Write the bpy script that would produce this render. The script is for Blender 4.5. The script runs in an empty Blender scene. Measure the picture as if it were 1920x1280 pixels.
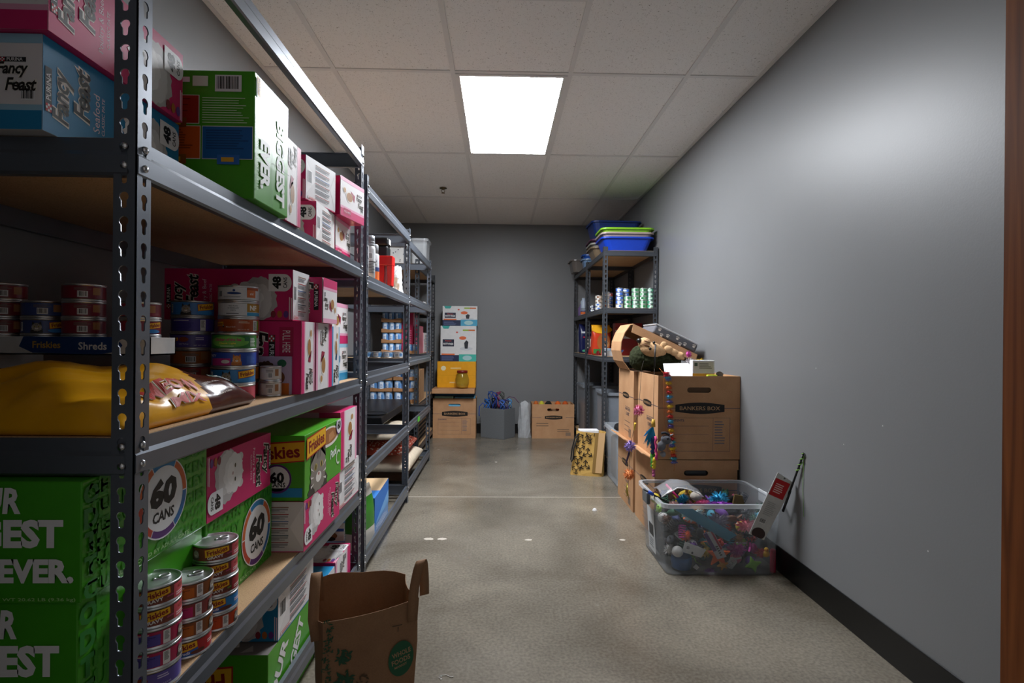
import bpy, bmesh, math, random
from mathutils import Vector, Matrix
S = bpy.context.scene
COL = S.collection
RND = random.Random(7)
PI = math.pi
# ------------------------------------------------------------------ camera
F_PX = 1012.0
CAM = Vector((0.0, 0.0, 1.09))
YAW = math.atan(23.0 / F_PX); ROLL = math.radians(0.5)
FW = Vector((math.sin(YAW), math.cos(YAW), 0))
R0 = Vector((math.cos(YAW), -math.sin(YAW), 0)); U0 = Vector((0, 0, 1))
RT = R0 * math.cos(ROLL) + U0 * math.sin(ROLL)
UP = U0 * math.cos(ROLL) - R0 * math.sin(ROLL)
cam_d = bpy.data.cameras.new('camera'); cam = bpy.data.objects.new('camera', cam_d); COL.objects.link(cam)
cam_d.sensor_width = 36.0; cam_d.lens = 36.0 * F_PX / 1920.0; cam_d.clip_start = 0.02
cam.matrix_world = Matrix(((RT.x, UP.x, -FW.x, CAM.x), (RT.y, UP.y, -FW.y, CAM.y), (RT.z, UP.z, -FW.z, CAM.z), (0, 0, 0, 1)))
S.camera = cam
def ray(x, y): return FW + RT * ((x - 960) / F_PX) + UP * ((640 - y) / F_PX)
def atY(x, y, Y): r = ray(x, y); return CAM + r * (Y / r.y)
def atX(x, y, X): r = ray(x, y); return CAM + r * (X / r.x)
def atZ(x, y, Z): r = ray(x, y); return CAM + r * ((Z - CAM.z) / r.z)
# ------------------------------------------------------------------ world and exposure
w = bpy.data.worlds.new('hallway_ambient'); S.world = w; w.use_nodes = True
w.node_tree.nodes['Background'].inputs[0].default_value = (1.0, 0.98, 0.95, 1)
w.node_tree.nodes['Background'].inputs[1].default_value = 0.26
LAMP = 55.0
vs = S.view_settings
vs.view_transform = 'Standard'; vs.look = 'None'; vs.exposure = 0.0; vs.gamma = 1.0; vs.use_curve_mapping = False
# ------------------------------------------------------------------ materials
def lin(h):
    h = h.lstrip('#'); o = []
    for i in (0, 2, 4):
        c = int(h[i:i + 2], 16) / 255
        o.append(c / 12.92 if c <= 0.04045 else ((c + 0.055) / 1.055) ** 2.4)
    return o
MATS = {}
def mat(key, hexc='#808080', rough=0.5, metal=0.0, var=0.06, scale=40.0, bump=0.0, bscale=200.0, emit=0, alpha=1.0, trans=0.0, spec=0.5, coat=0.0):
    if key in MATS: return MATS[key]
    m = bpy.data.materials.new(key); m.use_nodes = True; MATS[key] = m
    nt = m.node_tree; b = nt.nodes['Principled BSDF']; c = lin(hexc) if isinstance(hexc, str) else list(hexc)
    b.inputs['Base Color'].default_value = (*c, 1); b.inputs['Roughness'].default_value = rough
    b.inputs['Metallic'].default_value = metal; b.inputs['Specular IOR Level'].default_value = spec
    b.inputs['Alpha'].default_value = alpha; b.inputs['Transmission Weight'].default_value = trans
    b.inputs['Coat Weight'].default_value = coat
    m.diffuse_color = (*c, 1)
    if emit:
        b.inputs['Emission Color'].default_value = (*c, 1); b.inputs['Emission Strength'].default_value = emit
    if var or bump:
        tc = nt.nodes.new('ShaderNodeTexCoord')
    if var:
        n = nt.nodes.new('ShaderNodeTexNoise'); n.inputs['Scale'].default_value = scale; n.inputs['Detail'].default_value = 4
        r = nt.nodes.new('ShaderNodeValToRGB')
        r.color_ramp.elements[0].position = 0.3; r.color_ramp.elements[1].position = 0.7
        r.color_ramp.elements[0].color = (*[x * (1 - var) for x in c], 1); r.color_ramp.elements[1].color = (*[min(1, x * (1 + var)) for x in c], 1)
        nt.links.new(tc.outputs['Object'], n.inputs['Vector']); nt.links.new(n.outputs['Fac'], r.inputs['Fac']); nt.links.new(r.outputs['Color'], b.inputs['Base Color'])
    if bump:
        n2 = nt.nodes.new('ShaderNodeTexNoise'); n2.inputs['Scale'].default_value = bscale; n2.inputs['Detail'].default_value = 3
        bp = nt.nodes.new('ShaderNodeBump'); bp.inputs['Strength'].default_value = bump; bp.inputs['Distance'].default_value = 0.002
        nt.links.new(tc.outputs['Object'], n2.inputs['Vector']); nt.links.new(n2.outputs['Fac'], bp.inputs['Height']); nt.links.new(bp.outputs['Normal'], b.inputs['Normal'])
    return m
def ink(h):            # flat print colour
    return mat('ink_' + h.lstrip('#'), h, 0.5, var=0.0, spec=.4)
def node_mat(key):
    m = bpy.data.materials.new(key); m.use_nodes = True; MATS[key] = m
    nt = m.node_tree; return m, nt, nt.nodes['Principled BSDF'], nt.nodes.new('ShaderNodeTexCoord')
def ramp(nt, src, stops):
    r = nt.nodes.new('ShaderNodeValToRGB'); e = r.color_ramp.elements
    while len(e) < len(stops): e.new(0.5)
    for k, (p, c) in enumerate(stops): e[k].position = p; e[k].color = (*c, 1)
    nt.links.new(src, r.inputs['Fac']); return r.outputs['Color']
def noise(nt, tc, scale, detail=4, dist=0.0, vec=None):
    n = nt.nodes.new('ShaderNodeTexNoise'); n.inputs['Scale'].default_value = scale; n.inputs['Detail'].default_value = detail
    n.inputs['Distortion'].default_value = dist
    nt.links.new(vec or tc.outputs['Object'], n.inputs['Vector']); return n.outputs['Fac']
def mix(nt, a, b, fac, mode='MULTIPLY'):
    x = nt.nodes.new('ShaderNodeMix'); x.data_type = 'RGBA'; x.blend_type = mode
    if isinstance(fac, float): x.inputs[0].default_value = fac
    else: nt.links.new(fac, x.inputs[0])
    for s, i in ((a, 6), (b, 7)):
        if isinstance(s, tuple): x.inputs[i].default_value = (*s, 1)
        else: nt.links.new(s, x.inputs[i])
    return x.outputs[2]
def bumpn(nt, b, h, strength, dist=0.002):
    bp = nt.nodes.new('ShaderNodeBump'); bp.inputs['Strength'].default_value = strength; bp.inputs['Distance'].default_value = dist
    nt.links.new(h, bp.inputs['Height']); nt.links.new(bp.outputs['Normal'], b.inputs['Normal'])
# painted wall, eggshell with roller texture
def wall_mat(key, hexc, rough):
    m, nt, b, tc = node_mat(key)
    c = lin(hexc)
    col = ramp(nt, noise(nt, tc, 1.4, 5), [(0.3, [x * 0.965 for x in c]), (0.7, [x * 1.03 for x in c])])
    nt.links.new(col, b.inputs['Base Color']); b.inputs['Roughness'].default_value = rough
    b.inputs['Specular IOR Level'].default_value = 0.48
    bumpn(nt, b, noise(nt, tc, 160, 3), 0.16, 0.0012)
    return m
WALL = wall_mat('grey_wall_paint', '#7a7b7c', 0.42)
# polished concrete
FLOOR, nt, b, tc = node_mat('polished_concrete')
base = ramp(nt, noise(nt, tc, 1.6, 8, 0.6), [(0.30, lin('#686155')), (0.5, lin('#7e776b')), (0.72, lin('#938b7d'))])
spk = ramp(nt, noise(nt, tc, 90, 6), [(0.35, (0.70, 0.69, 0.67)), (0.64, (1.10, 1.09, 1.07))])
blot = ramp(nt, noise(nt, tc, 4.0, 9, 0.2), [(0.25, (0.80, 0.80, 0.80)), (0.75, (1.0, 1.0, 1.0))])
fleck = ramp(nt, noise(nt, tc, 420, 2), [(0.70, (0, 0, 0)), (0.76, (1, 1, 1))])
c1 = mix(nt, base, spk, 0.8); c2 = mix(nt, c1, blot, 0.9); c3 = mix(nt, c2, (0.62, 0.60, 0.55), mix(nt, fleck, (0.5, 0.5, 0.5), 1.0), 'MIX')
nt.links.new(c3, b.inputs['Base Color'])
rr = ramp(nt, noise(nt, tc, 2.5, 4), [(0.2, (0.17,) * 3), (0.8, (0.30,) * 3)]); nt.links.new(rr, b.inputs['Roughness'])
bumpn(nt, b, noise(nt, tc, 240, 4), 0.05, 0.001)
# mineral fibre ceiling tile with fissures
TILE, nt, b, tc = node_mat('mineral_fibre_tile')
mp = nt.nodes.new('ShaderNodeMapping'); mp.inputs['Scale'].default_value = (1, 1, 0.2); nt.links.new(tc.outputs['Object'], mp.inputs['Vector'])
f1 = ramp(nt, noise(nt, tc, 120, 4, 1.6, mp.outputs['Vector']), [(0.325, (0.30, 0.27, 0.23)), (0.365, (1, 1, 1))])
f2 = ramp(nt, noise(nt, tc, 230, 2, 0.5, mp.outputs['Vector']), [(0.285, (0.38, 0.33, 0.27)), (0.325, (1, 1, 1))])
c = mix(nt, mix(nt, tuple(lin('#f3f1ee')), f1, 0.85), f2, 0.7)
nt.links.new(c, b.inputs['Base Color']); b.inputs['Roughness'].default_value = 0.9; b.inputs['Specular IOR Level'].default_value = 0.15
bumpn(nt, b, noise(nt, tc, 120, 4, 1.6, mp.outputs['Vector']), 0.25, 0.002)
TBAR = mat('white_grid_enamel', '#e2e0dd', 0.5, var=0.02)
BASE = mat('black_rubber_base', '#0b0b0c', 0.32, var=0.1, bump=0.05)
STEEL = mat('grey_shelf_paint', '#6a7079', 0.34, metal=0.55, var=0.08, scale=6, bump=0.05, bscale=500)
DSTEEL = mat('charcoal_shelf_paint', '#43464b', 0.4, metal=0.3, var=0.08, scale=6, bump=0.05, bscale=500)
CHROME = mat('zinc_rivet', '#c9cacc', 0.22, metal=1.0, var=0.05)
# particle board
BOARD, nt, b, tc = node_mat('particle_board')
col = ramp(nt, noise(nt, tc, 3, 6), [(0.3, lin('#b8926a')), (0.7, lin('#cfae86'))])
sp = ramp(nt, noise(nt, tc, 330, 3), [(0.33, (0.70, 0.63, 0.54)), (0.5, (1, 1, 1)), (0.68, (1.1, 1.08, 1.04))])
nt.links.new(mix(nt, col, sp, 0.9), b.inputs['Base Color']); b.inputs['Roughness'].default_value = 0.6
# corrugated kraft board
def kraft(key, a, bb):
    m, nt, b, tc = node_mat(key)
    col = ramp(nt, noise(nt, tc, 9, 6), [(0.3, lin(a)), (0.7, lin(bb))])
    fib = ramp(nt, noise(nt, tc, 260, 4, 0.5), [(0.35, (0.9, 0.88, 0.86)), (0.65, (1.04, 1.03, 1.02))])
    nt.links.new(mix(nt, col, fib, 0.8), b.inputs['Base Color']); b.inputs['Roughness'].default_value = 0.72
    b.inputs['Specular IOR Level'].default_value = 0.3
    bumpn(nt, b, noise(nt, tc, 60, 3), 0.08, 0.002)
    return m
KRAFT = kraft('corrugated_kraft', '#b78a63', '#c69a72')
BAGP = kraft('kraft_bag_paper', '#8d6a4f', '#9c7859')
# ------------------------------------------------------------------ mesh kit
class MB:
    def __init__(s): s.v = []; s.f = []; s.m = []; s.sm = []
    def add(s, vs_, fs_, mi=0, smooth=False):
        o = len(s.v); s.v += [tuple(p) for p in vs_]
        for f in fs_: s.f.append(tuple(i + o for i in f)); s.m.append(mi); s.sm.append(smooth)
        return s
    def box(s, a, b, mi=0):
        x0, y0, z0 = a; x1, y1, z1 = b
        return s.add([(x0, y0, z0), (x1, y0, z0), (x1, y1, z0), (x0, y1, z0), (x0, y0, z1), (x1, y0, z1), (x1, y1, z1), (x0, y1, z1)],
              [(0, 3, 2, 1), (4, 5, 6, 7), (0, 1, 5, 4), (1, 2, 6, 5), (2, 3, 7, 6), (3, 0, 4, 7)], mi)
    def cbox(s, c, d, mi=0, mx=None):
        k = len(s.v); s.box((-d[0] / 2, -d[1] / 2, -d[2] / 2), (d[0] / 2, d[1] / 2, d[2] / 2), mi)
        for i in range(k, len(s.v)):
            p = Vector(s.v[i]); p = (mx @ p) if mx else p; s.v[i] = tuple(p + Vector(c))
        return s
    def lathe(s, prof, n=24, mi=0, c=(0, 0, 0), smooth=True, cap=True, mis=None):
        k = len(prof); vs_ = []
        for j in range(n):
            a = 2 * PI * j / n
            for r, z in prof: vs_.append((c[0] + r * math.cos(a), c[1] + r * math.sin(a), c[2] + z))
        o = len(s.v); s.v += vs_
        for j in range(n):
            j2 = (j + 1) % n
            for i in range(k - 1):
                s.f.append((o + j * k + i, o + j2 * k + i, o + j2 * k + i + 1, o + j * k + i + 1)); s.m.append(mis[i] if mis else mi); s.sm.append(smooth)
        if cap:
            if prof[0][0] > 1e-6: s.f.append(tuple(o + j * k for j in reversed(range(n)))); s.m.append(mis[0] if mis else mi); s.sm.append(False)
            if prof[-1][0] > 1e-6: s.f.append(tuple(o + j * k + k - 1 for j in range(n))); s.m.append(mis[-1] if mis else mi); s.sm.append(False)
        return s
    def tube(s, pts, r, n=8, mi=0, smooth=True, flat=1.0):
        pts = [Vector(p) for p in pts]; rs = r if isinstance(r, (list, tuple)) else [r] * len(pts)
        t0 = (pts[1] - pts[0]).normalized(); ref = Vector((0, 0, 1)) if abs(t0.z) < 0.9 else Vector((1, 0, 0))
        u = t0.cross(ref).normalized(); o = len(s.v); N = len(pts)
        for i, p in enumerate(pts):
            t = (pts[min(i + 1, N - 1)] - pts[max(i - 1, 0)]).normalized()
            u = (u - t * u.dot(t)); u = u.normalized() if u.length > 1e-6 else t.orthogonal().normalized(); wv = t.cross(u)
            for j in range(n):
                a = 2 * PI * j / n; s.v.append(tuple(p + (u * math.cos(a) + wv * math.sin(a) * flat) * rs[i]))
        for i in range(N - 1):
            for j in range(n):
                j2 = (j + 1) % n; s.f.append((o + i * n + j, o + i * n + j2, o + (i + 1) * n + j2, o + (i + 1) * n + j)); s.m.append(mi); s.sm.append(smooth)
        s.f.append(tuple(o + j for j in reversed(range(n)))); s.m.append(mi); s.sm.append(False)
        s.f.append(tuple(o + (N - 1) * n + j for j in range(n))); s.m.append(mi); s.sm.append(False)
        return s
    def prism(s, poly, a, b, mi=0):      # poly: list of 2-D points -> 3-D by functions a(p), b(p)
        n = len(poly); s.add([a(p) for p in poly] + [b(p) for p in poly],
            [tuple(reversed(range(n))), tuple(range(n, 2 * n))] + [(i, (i + 1) % n, n + (i + 1) % n, n + i) for i in range(n)], mi); return s
    def ball(s, c, r, mi=0, nu=12, nv=8, wob=0.0, rnd=None, mx=None):
        r = (r, r, r) if isinstance(r, (int, float)) else r; vs_ = []; fs_ = []
        for i in range(nv + 1):
            th = PI * i / nv
            for j in range(nu):
                a = 2 * PI * j / nu; k = 1 + (wob * (rnd or RND).uniform(-1, 1) if 0 < i < nv else 0)
                p = Vector((r[0] * math.sin(th) * math.cos(a) * k, r[1] * math.sin(th) * math.sin(a) * k, r[2] * math.cos(th)))
                if mx: p = mx @ p
                vs_.append(tuple(p + Vector(c)))
        for i in range(nv):
            for j in range(nu):
                j2 = (j + 1) % nu; fs_.append((i * nu + j, (i + 1) * nu + j, (i + 1) * nu + j2, i * nu + j2))
        return s.add(fs_ and vs_, fs_, mi, True)
    def mesh(s, name, mats):
        me = bpy.data.meshes.new(name); me.from_pydata(s.v, [], s.f)
        for m in (mats if isinstance(mats, (list, tuple)) else [mats]): me.materials.append(m)
        me.polygons.foreach_set('material_index', s.m); me.polygons.foreach_set('use_smooth', s.sm); me.update()
        return me
    def build(s, name, mats, parent=None, loc=(0, 0, 0), rot=(0, 0, 0)):
        return link(name, s.mesh(name, mats), parent, loc, rot)
def link(name, me, parent=None, loc=(0, 0, 0), rot=(0, 0, 0)):
    o = bpy.data.objects.new(name, me); COL.objects.link(o); o.location = loc; o.rotation_euler = rot
    if parent: o.parent = parent
    return o
def tag(o, label, cat, group=None, kind=None):
    if label: o['label'] = label
    if cat: o['category'] = cat
    if group: o['group'] = group
    if kind: o['kind'] = kind
    return o
def thing(name, label, cat, loc=(0, 0, 0), rz=0, group=None):
    o = bpy.data.objects.new(name, None); COL.objects.link(o); o.location = loc; o.rotation_euler = (0, 0, rz); o.empty_display_size = 0.05
    return tag(o, label, cat, group)
def struct(o): o['kind'] = 'structure'; return o
def dup(o, loc=None, rot=None, label=None, group=None):
    r = o.copy(); COL.objects.link(r)
    if loc is not None: r.location = loc
    if rot is not None: r.rotation_euler = rot
    if label: r['label'] = label
    if group: r['group'] = group
    for ch in o.children:
        c = ch.copy(); COL.objects.link(c); c.parent = r
        for g in ch.children:
            d = g.copy(); COL.objects.link(d); d.parent = c
    return r
def bevel(o, wd=0.003, seg=2):
    m = o.modifiers.new('edge', 'BEVEL'); m.width = wd; m.segments = seg; m.limit_method = 'ANGLE'; return o
# ------------------------------------------------------------------ the room
XL, XR, YN, YB, ZC = -1.233, 1.348, 0.50, 6.40, 2.478
fl = struct(MB().box((XL - 0.1, -0.8, -0.1), (XR + 0.1, YB + 0.1, 0.0)).build('floor', FLOOR))
yj = atZ(960, 931.5, 0).y
MB().box((XL, yj - 0.004, 0.0), (XR, yj + 0.004, 0.0006)).build('control_joint', mat('joint_filler', '#b5ada0', 0.6), fl)
prnd = random.Random(3)
for (px, py, wx, wy) in ((804, 1010, .030, .020), (829, 1010, .028, .019), (991, 1012, .022, .016), (1167, 1012, .018, .014), (1112, 839, .03, .012), (930, 866, .012, .01)):
    p = atZ(px, py, 0); mb = MB(); n = 16
    ring = [(p.x + wx * math.cos(2 * PI * k / n) * prnd.uniform(.7, 1.1), p.y + wy * math.sin(2 * PI * k / n) * prnd.uniform(.7, 1.1)) for k in range(n)]
    mb.prism(ring, lambda q: (q[0], q[1], 0), lambda q: (q[0], q[1], 0.0007)); mb.build('patch', mat('filler_patch', '#b9b0a3', 0.7), fl)
struct(MB().box((XL - 0.1, YN - 0.14, 0), (XL, YB + 0.1, 2.7)).build('wall_left', WALL))
wr = struct(MB().box((XR, YN - 0.14, 0), (XR + 0.1, YB + 0.1, 2.7)).build('wall_right', WALL))
struct(MB().box((XL, YB, 0), (XR, YB + 0.1, 2.7)).build('wall_back', WALL))
DX0, DX1, DZ = -0.52, 0.4875, 2.08
mb = MB(); mb.box((XL, YN - 0.14, 0), (DX0 - 0.04, YN, 2.7)); mb.box((DX1 + 0.04, YN - 0.14, 0), (XR, YN, 2.7)); mb.box((DX0 - 0.04, YN - 0.14, DZ + 0.04), (DX1 + 0.04, YN, 2.7))
struct(mb.build('wall_front', WALL))
def base(name, a, b):
    o = struct(MB().box(a, b).build(name, BASE)); bevel(o, 0.004); return o
base('baseboard_right', (XR - 0.006, YN, 0), (XR, YB, 0.121))
base('baseboard_back', (XL + .006, YB - 0.006, 0), (XR - .006, YB, 0.121))
base('baseboard_left', (XL, YN, 0), (XL + 0.006, YB, 0.121))
# scuffs on the right wall
for px, py in ((1740, 1033), (1655, 798), (1582, 833), (1530, 690)):
    p = atX(px, py, XR - 0.0003); MB().cbox(p, (0.0006, 0.0035, 0.005)).build('scuff', mat('wall_chip', '#c8c8c6', 0.7), wr)
# stained wood door frame with a strike plate
WOOD, nt, b, tc = node_mat('stained_oak')
mp = nt.nodes.new('ShaderNodeMapping'); mp.inputs['Scale'].default_value = (30, 30, 1.2); nt.links.new(tc.outputs['Object'], mp.inputs['Vector'])
nt.links.new(ramp(nt, noise(nt, tc, 3, 6, 1.0, mp.outputs['Vector']), [(0.3, lin('#6e3a1a')), (0.7, lin('#a45f2e'))]), b.inputs['Base Color']); b.inputs['Roughness'].default_value = 0.35
dr = struct(MB().box((DX1, YN - 0.15, 0), (DX1 + 0.04, YN + 0.012, DZ + 0.04)).build('trim_1', WOOD))
struct(MB().box((DX0 - 0.04, YN - 0.15, 0), (DX0, YN + 0.012, DZ + 0.04)).build('trim_2', WOOD))
struct(MB().box((DX0, YN - 0.15, DZ), (DX1, YN + 0.012, DZ + 0.04)).build('trim_3', WOOD))
mb = MB().box((DX1 - 0.0015, YN - 0.05, 1.005), (DX1, YN - 0.012, 1.12)); mb.build('strike_plate', CHROME, dr)
# ceiling: slab, tiles one by one, T-bars
ce = struct(MB().box((XL - .1, -0.0, ZC + 0.03), (XR + .1, YB + .1, ZC + 0.1)).build('ceiling', mat('plenum', '#777777', 0.9)))
CX = [XL, -0.865, -0.255, 0.355, 0.965, XR]
RY = [YN, 1.576, 2.796, 4.016, 5.236, YB]
LX0, LX1, LY0, LY1 = -0.255, 0.355, 2.796, 4.016
tm = {}
for i in range(5):
    for j in range(5):
        x0, x1, y0, y1 = CX[i], CX[i + 1], RY[j], RY[j + 1]
        if (i, j) == (2, 2): continue
        spans = [(y0, 2.186), (2.186, y1)] if (i, j) == (2, 1) else [(y0, y1)]
        for (a, c_) in spans:
            g = 0.010; kx, ky = round(x1 - x0 - 2 * g, 4), round(c_ - a - 2 * g, 4)
            if (kx, ky) not in tm: tm[(kx, ky)] = bevel(MB().box((0, 0, 0.0), (kx, ky, 0.014)).build('ceiling_tile', TILE, ce, (x0 + g, a + g, ZC + 0.006)), 0.002, 1)
            else: link('ceiling_tile', tm[(kx, ky)].data, ce, (x0 + g, a + g, ZC + 0.006))
for x in CX[1:-1]: MB().box((x - 0.012, YN, ZC), (x + 0.012, YB, ZC + 0.008)).build('grid_bar', TBAR, ce)
for y in RY[1:-1]:
    for i in range(5): MB().box((CX[i] + 0.012, y - 0.012, ZC + 0.0012), (CX[i + 1] - 0.012, y + 0.012, ZC + 0.008)).build('grid_bar', TBAR, ce)
MB().box((CX[2] + .012, 2.174, ZC + .0012), (CX[3] - .012, 2.198, ZC + .008)).build('grid_bar', TBAR, ce)
for x0, x1, y0, y1 in ((XL, XL + .02, YN, YB), (XR - .02, XR, YN, YB), (XL, XR, YB - .02, YB), (XL, XR, YN, YN + .02)):
    MB().box((x0, y0, ZC - .0006), (x1, y1, ZC + .004)).build('wall_angle', TBAR, ce)
# flat LED panel in the grid
lp = thing('ceiling_light', 'bright flat rectangular light panel set in the ceiling grid', 'ceiling light', ((LX0 + LX1) / 2, (LY0 + LY1) / 2, ZC))
hw, hl = (LX1 - LX0) / 2 - 0.012, (LY1 - LY0) / 2 - 0.012
mb = MB()
for a, c_ in (((-hw, -hl), (-hw + .022, hl)), ((hw - .022, -hl), (hw, hl)), ((-hw + .022, -hl), (hw - .022, -hl + .022)), ((-hw + .022, hl - .022), (hw - .022, hl))):
    mb.box((a[0], a[1], -.003), (c_[0], c_[1], .012))
mb.build('frame', TBAR, lp)
MB().box((-hw + .02, -hl + .02, 0.0), (hw - .02, hl - .02, .010)).build('diffuser', mat('lit_diffuser', '#f2f6fc', 0.5, var=0, emit=LAMP), lp)
# sprinkler head
p = atZ(831, 357, ZC - 0.02)
sp_ = thing('sprinkler_head', 'small brass fire sprinkler head under the ceiling tile', 'sprinkler', (p.x, p.y, ZC))
BRASS = mat('dull_brass', '#6d5c3f', 0.45, metal=0.8)
MB().lathe([(0.0, 0.006), (0.030, 0.004), (0.034, -0.002), (0.012, -0.004), (0.012, -0.012), (0.0, -0.012)], 20).build('escutcheon', BRASS, sp_)
mb = MB()
for s_ in (-1, 1): mb.tube([(0.008 * s_, 0, -0.01), (0.016 * s_, 0, -0.024), (0.004 * s_, 0, -0.042)], 0.0025, 6)
mb.build('yoke', BRASS, sp_)
MB().lathe([(0.0, -0.040), (0.017, -0.042), (0.017, -0.044), (0.0, -0.045)], 16).build('deflector', BRASS, sp_)
# ------------------------------------------------------------------ steel shelving
PITCH = 0.0412; PW = 0.038; TH = 0.0022
def key_loop(n=5):
    pts = []
    R, hw_, cy, by = 0.0080, 0.0048, 0.0045, -0.0115
    a0 = math.asin(hw_ / R)
    for k in range(2 * n + 1):           # big circle from lower right counter-clockwise to lower left
        a = -PI / 2 + a0 + (2 * PI - 2 * a0) * k / (2 * n); pts.append((R * math.cos(a), cy + R * math.sin(a)))
    for k in range(n): a = PI + PI * (k + 0.5) / n; pts.append((hw_ * math.cos(a), by + hw_ * 0.8 * math.sin(a)))
    return pts
def flange(mb, h, fmap, n=5):            # perforated strip: u in 0..PW, v in 0..h
    kl = key_loop(n); K = len(kl); rows = int((h - 0.012) / PITCH); v0 = (h - rows * PITCH) / 2
    for side in (0, TH):
        for k in range(rows):
            b0 = v0 + k * PITCH; cy = b0 + PITCH / 2; cx = PW * 0.54
            pts = [(cx + p[0], cy + p[1]) for p in kl]; out = []
            for p in kl:                 # project hole point on the cell rectangle
                dx, dy = p[0], p[1]; sx = ((PW - cx) if dx > 0 else cx) / max(abs(dx), 1e-6); sy = (PITCH / 2) / max(abs(dy), 1e-6); s = min(sx, sy); out.append((cx + dx * s, cy + dy * s))
            vs_ = [fmap(u, v, side) for u, v in pts] + [fmap(u, v, side) for u, v in out]; fs_ = []
            for i in range(K):
                j = (i + 1) % K; fs_.append((i, j, K + j, K + i)) ; ui, uj = out[i], out[j]
            corners = [(0, b0), (PW, b0), (PW, b0 + PITCH), (0, b0 + PITCH)]
            for i in range(K):           # fill the rectangle corners
                j = (i + 1) % K; (ua, va), (ub, vb) = out[i], out[j]
                ea = (abs(ua) < 1e-6 or abs(ua - PW) < 1e-6); eb = (abs(ub) < 1e-6 or abs(ub - PW) < 1e-6)
                if ea != eb:
                    cu = 0 if min(ua, ub) < 1e-6 else PW; cv = b0 if min(va, vb) < b0 + 1e-6 else b0 + PITCH
                    vs_.append(fmap(cu, cv, side)); fs_.append((K + i, K + j, len(vs_) - 1))
            mb.add(vs_, fs_)
            if side == 0:
                mb.add([fmap(u, v, 0) for u, v in pts] + [fmap(u, v, TH) for u, v in pts], [(i, (i + 1) % K, K + (i + 1) % K, K + i) for i in range(K)], 0, True)
        for a, c_ in ((0, v0), (v0 + rows * PITCH, h)):
            mb.add([fmap(0, a, side), fmap(PW, a, side), fmap(PW, c_, side), fmap(0, c_, side)], [(0, 1, 2, 3)])
    for u in (0, PW): mb.add([fmap(u, 0, 0), fmap(u, h, 0), fmap(u, h, TH), fmap(u, 0, TH)], [(0, 1, 2, 3)])
    for v in (0, h): mb.add([fmap(0, v, 0), fmap(PW, v, 0), fmap(PW, v, TH), fmap(0, v, TH)], [(0, 1, 2, 3)])
POSTM = {}
def post_mesh(h, sx, sy, m):              # outer corner at origin, flanges run to sx*X and sy*Y
    k = (round(h, 3), sx, sy, m.name)
    if k not in POSTM:
        mb = MB(); flange(mb, h, lambda u, v, t: (sx * u, sy * t, v)); flange(mb, h, lambda u, v, t: (sx * t, sy * u, v)); POSTM[k] = mb.mesh('post', m)
    return POSTM[k]
BEAM_P = [(0, 0), (0.0, -0.020), (-0.0045, -0.027), (-0.0045, -0.054), (-0.0005, -0.058), (0.014, -0.058), (0.014, -0.0565), (0.0015, -0.0555), (0.0018, -0.002), (0.012, -0.0015), (0.012, 0.0)]
def beam(parent, a, b, inward, m, sc=1.0):     # from a to b along the outer face, profile's +u goes inward
    iv = Vector(inward); A, B = Vector(a), Vector(b)
    poly = [(u, v * sc) for u, v in BEAM_P]
    mb = MB(); mb.prism(poly, lambda p: A + iv * p[0] + Vector((0, 0, p[1])), lambda p: B + iv * p[0] + Vector((0, 0, p[1])))
    return mb.build('beam', m, parent)
def rivets(parent, pts, nrm):
    global RIV
    if 'rivet' not in globals().get('_RC', {}):
        globals()['_RC'] = {'rivet': MB().lathe([(0.0065, 0), (0.0065, 0.002), (0.005, 0.0045), (0.0, 0.0055)], 12).mesh('rivet', CHROME)}
    q = Vector((0, 0, 1)).rotation_difference(Vector(nrm)).to_euler()
    for p in pts: link('rivet', _RC['rivet'], parent, p, q)
def shelf_unit(label, x0, x1, y0, y1, h, levels, m, sc=1.0, riv=(), group=None, name='shelving_unit'):
    """levels: list of (z of beam top, board?)"""
    t = thing(name, label, 'shelving', ((x0 + x1) / 2, (y0 + y1) / 2, 0), 0, group)
    cx, cy = (x0 + x1) / 2, (y0 + y1) / 2; hx, hy = (x1 - x0) / 2, (y1 - y0) / 2
    for sx in (-1, 1):
        for sy in (-1, 1): link('post', post_mesh(h, -sx, -sy, m), t, (sx * hx, sy * hy, 0))
    e = 0.0026
    for z, bd in levels:
        for sx in (-1, 1): beam(t, (sx * (hx - e), -hy + e, z), (sx * (hx - e), hy - e, z), (-sx, 0, 0), m, sc)
        for sy in (-1, 1): beam(t, (-hx + e + .012, sy * (hy - e), z), (hx - e - .012, sy * (hy - e), z), (0, -sy, 0), m, sc)
        if bd: MB().box((-hx + .006, -hy + .006, z - .012), (hx - .006, hy - .006, z + .0015)).build('shelf_board', BOARD, t)
        for sx, sy in riv:
            rivets(t, [(sx * (hx + .0002), sy * (hy - .020), z - dz) for dz in (.014, .046)], (sx, 0, 0))
            rivets(t, [(sx * (hx - .020), sy * (hy + .0002), z - dz) for dz in (.014, .046)], (0, sy, 0))
    return t
XF = -0.61
ZA, ZB1, ZC1, ZD = 1.425, 0.922, 0.432, 0.108
U1 = shelf_unit('tall grey steel shelving loaded with pet food cartons beside the doorway', -1.222, XF, 0.917, 2.41, 1.945, [(1.915, 0), (ZA, 1), (ZB1, 1), (ZC1, 1), (ZD, 0)], STEEL, 1.08, ((1, -1), (1, 1)))
U2 = shelf_unit('grey steel shelving with one board, holding the cleaning bottles', -1.222, XF, 2.47, 3.67, 1.845, [(1.81, 0), (1.392, 1), (0.942, 0), (0.522, 0), (0.114, 0)], STEEL, 1.08, ((1, -1), (1, 1)))
U3 = shelf_unit('grey steel shelving holding the pet beds and black feeding trays', -1.222, -0.628, 3.73, 4.93, 1.82, [(1.79, 0), (1.405, 0), (0.967, 0), (0.507, 0), (0.10, 0)], STEEL, 1.0, ((1, -1), (1, 1)))
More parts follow.
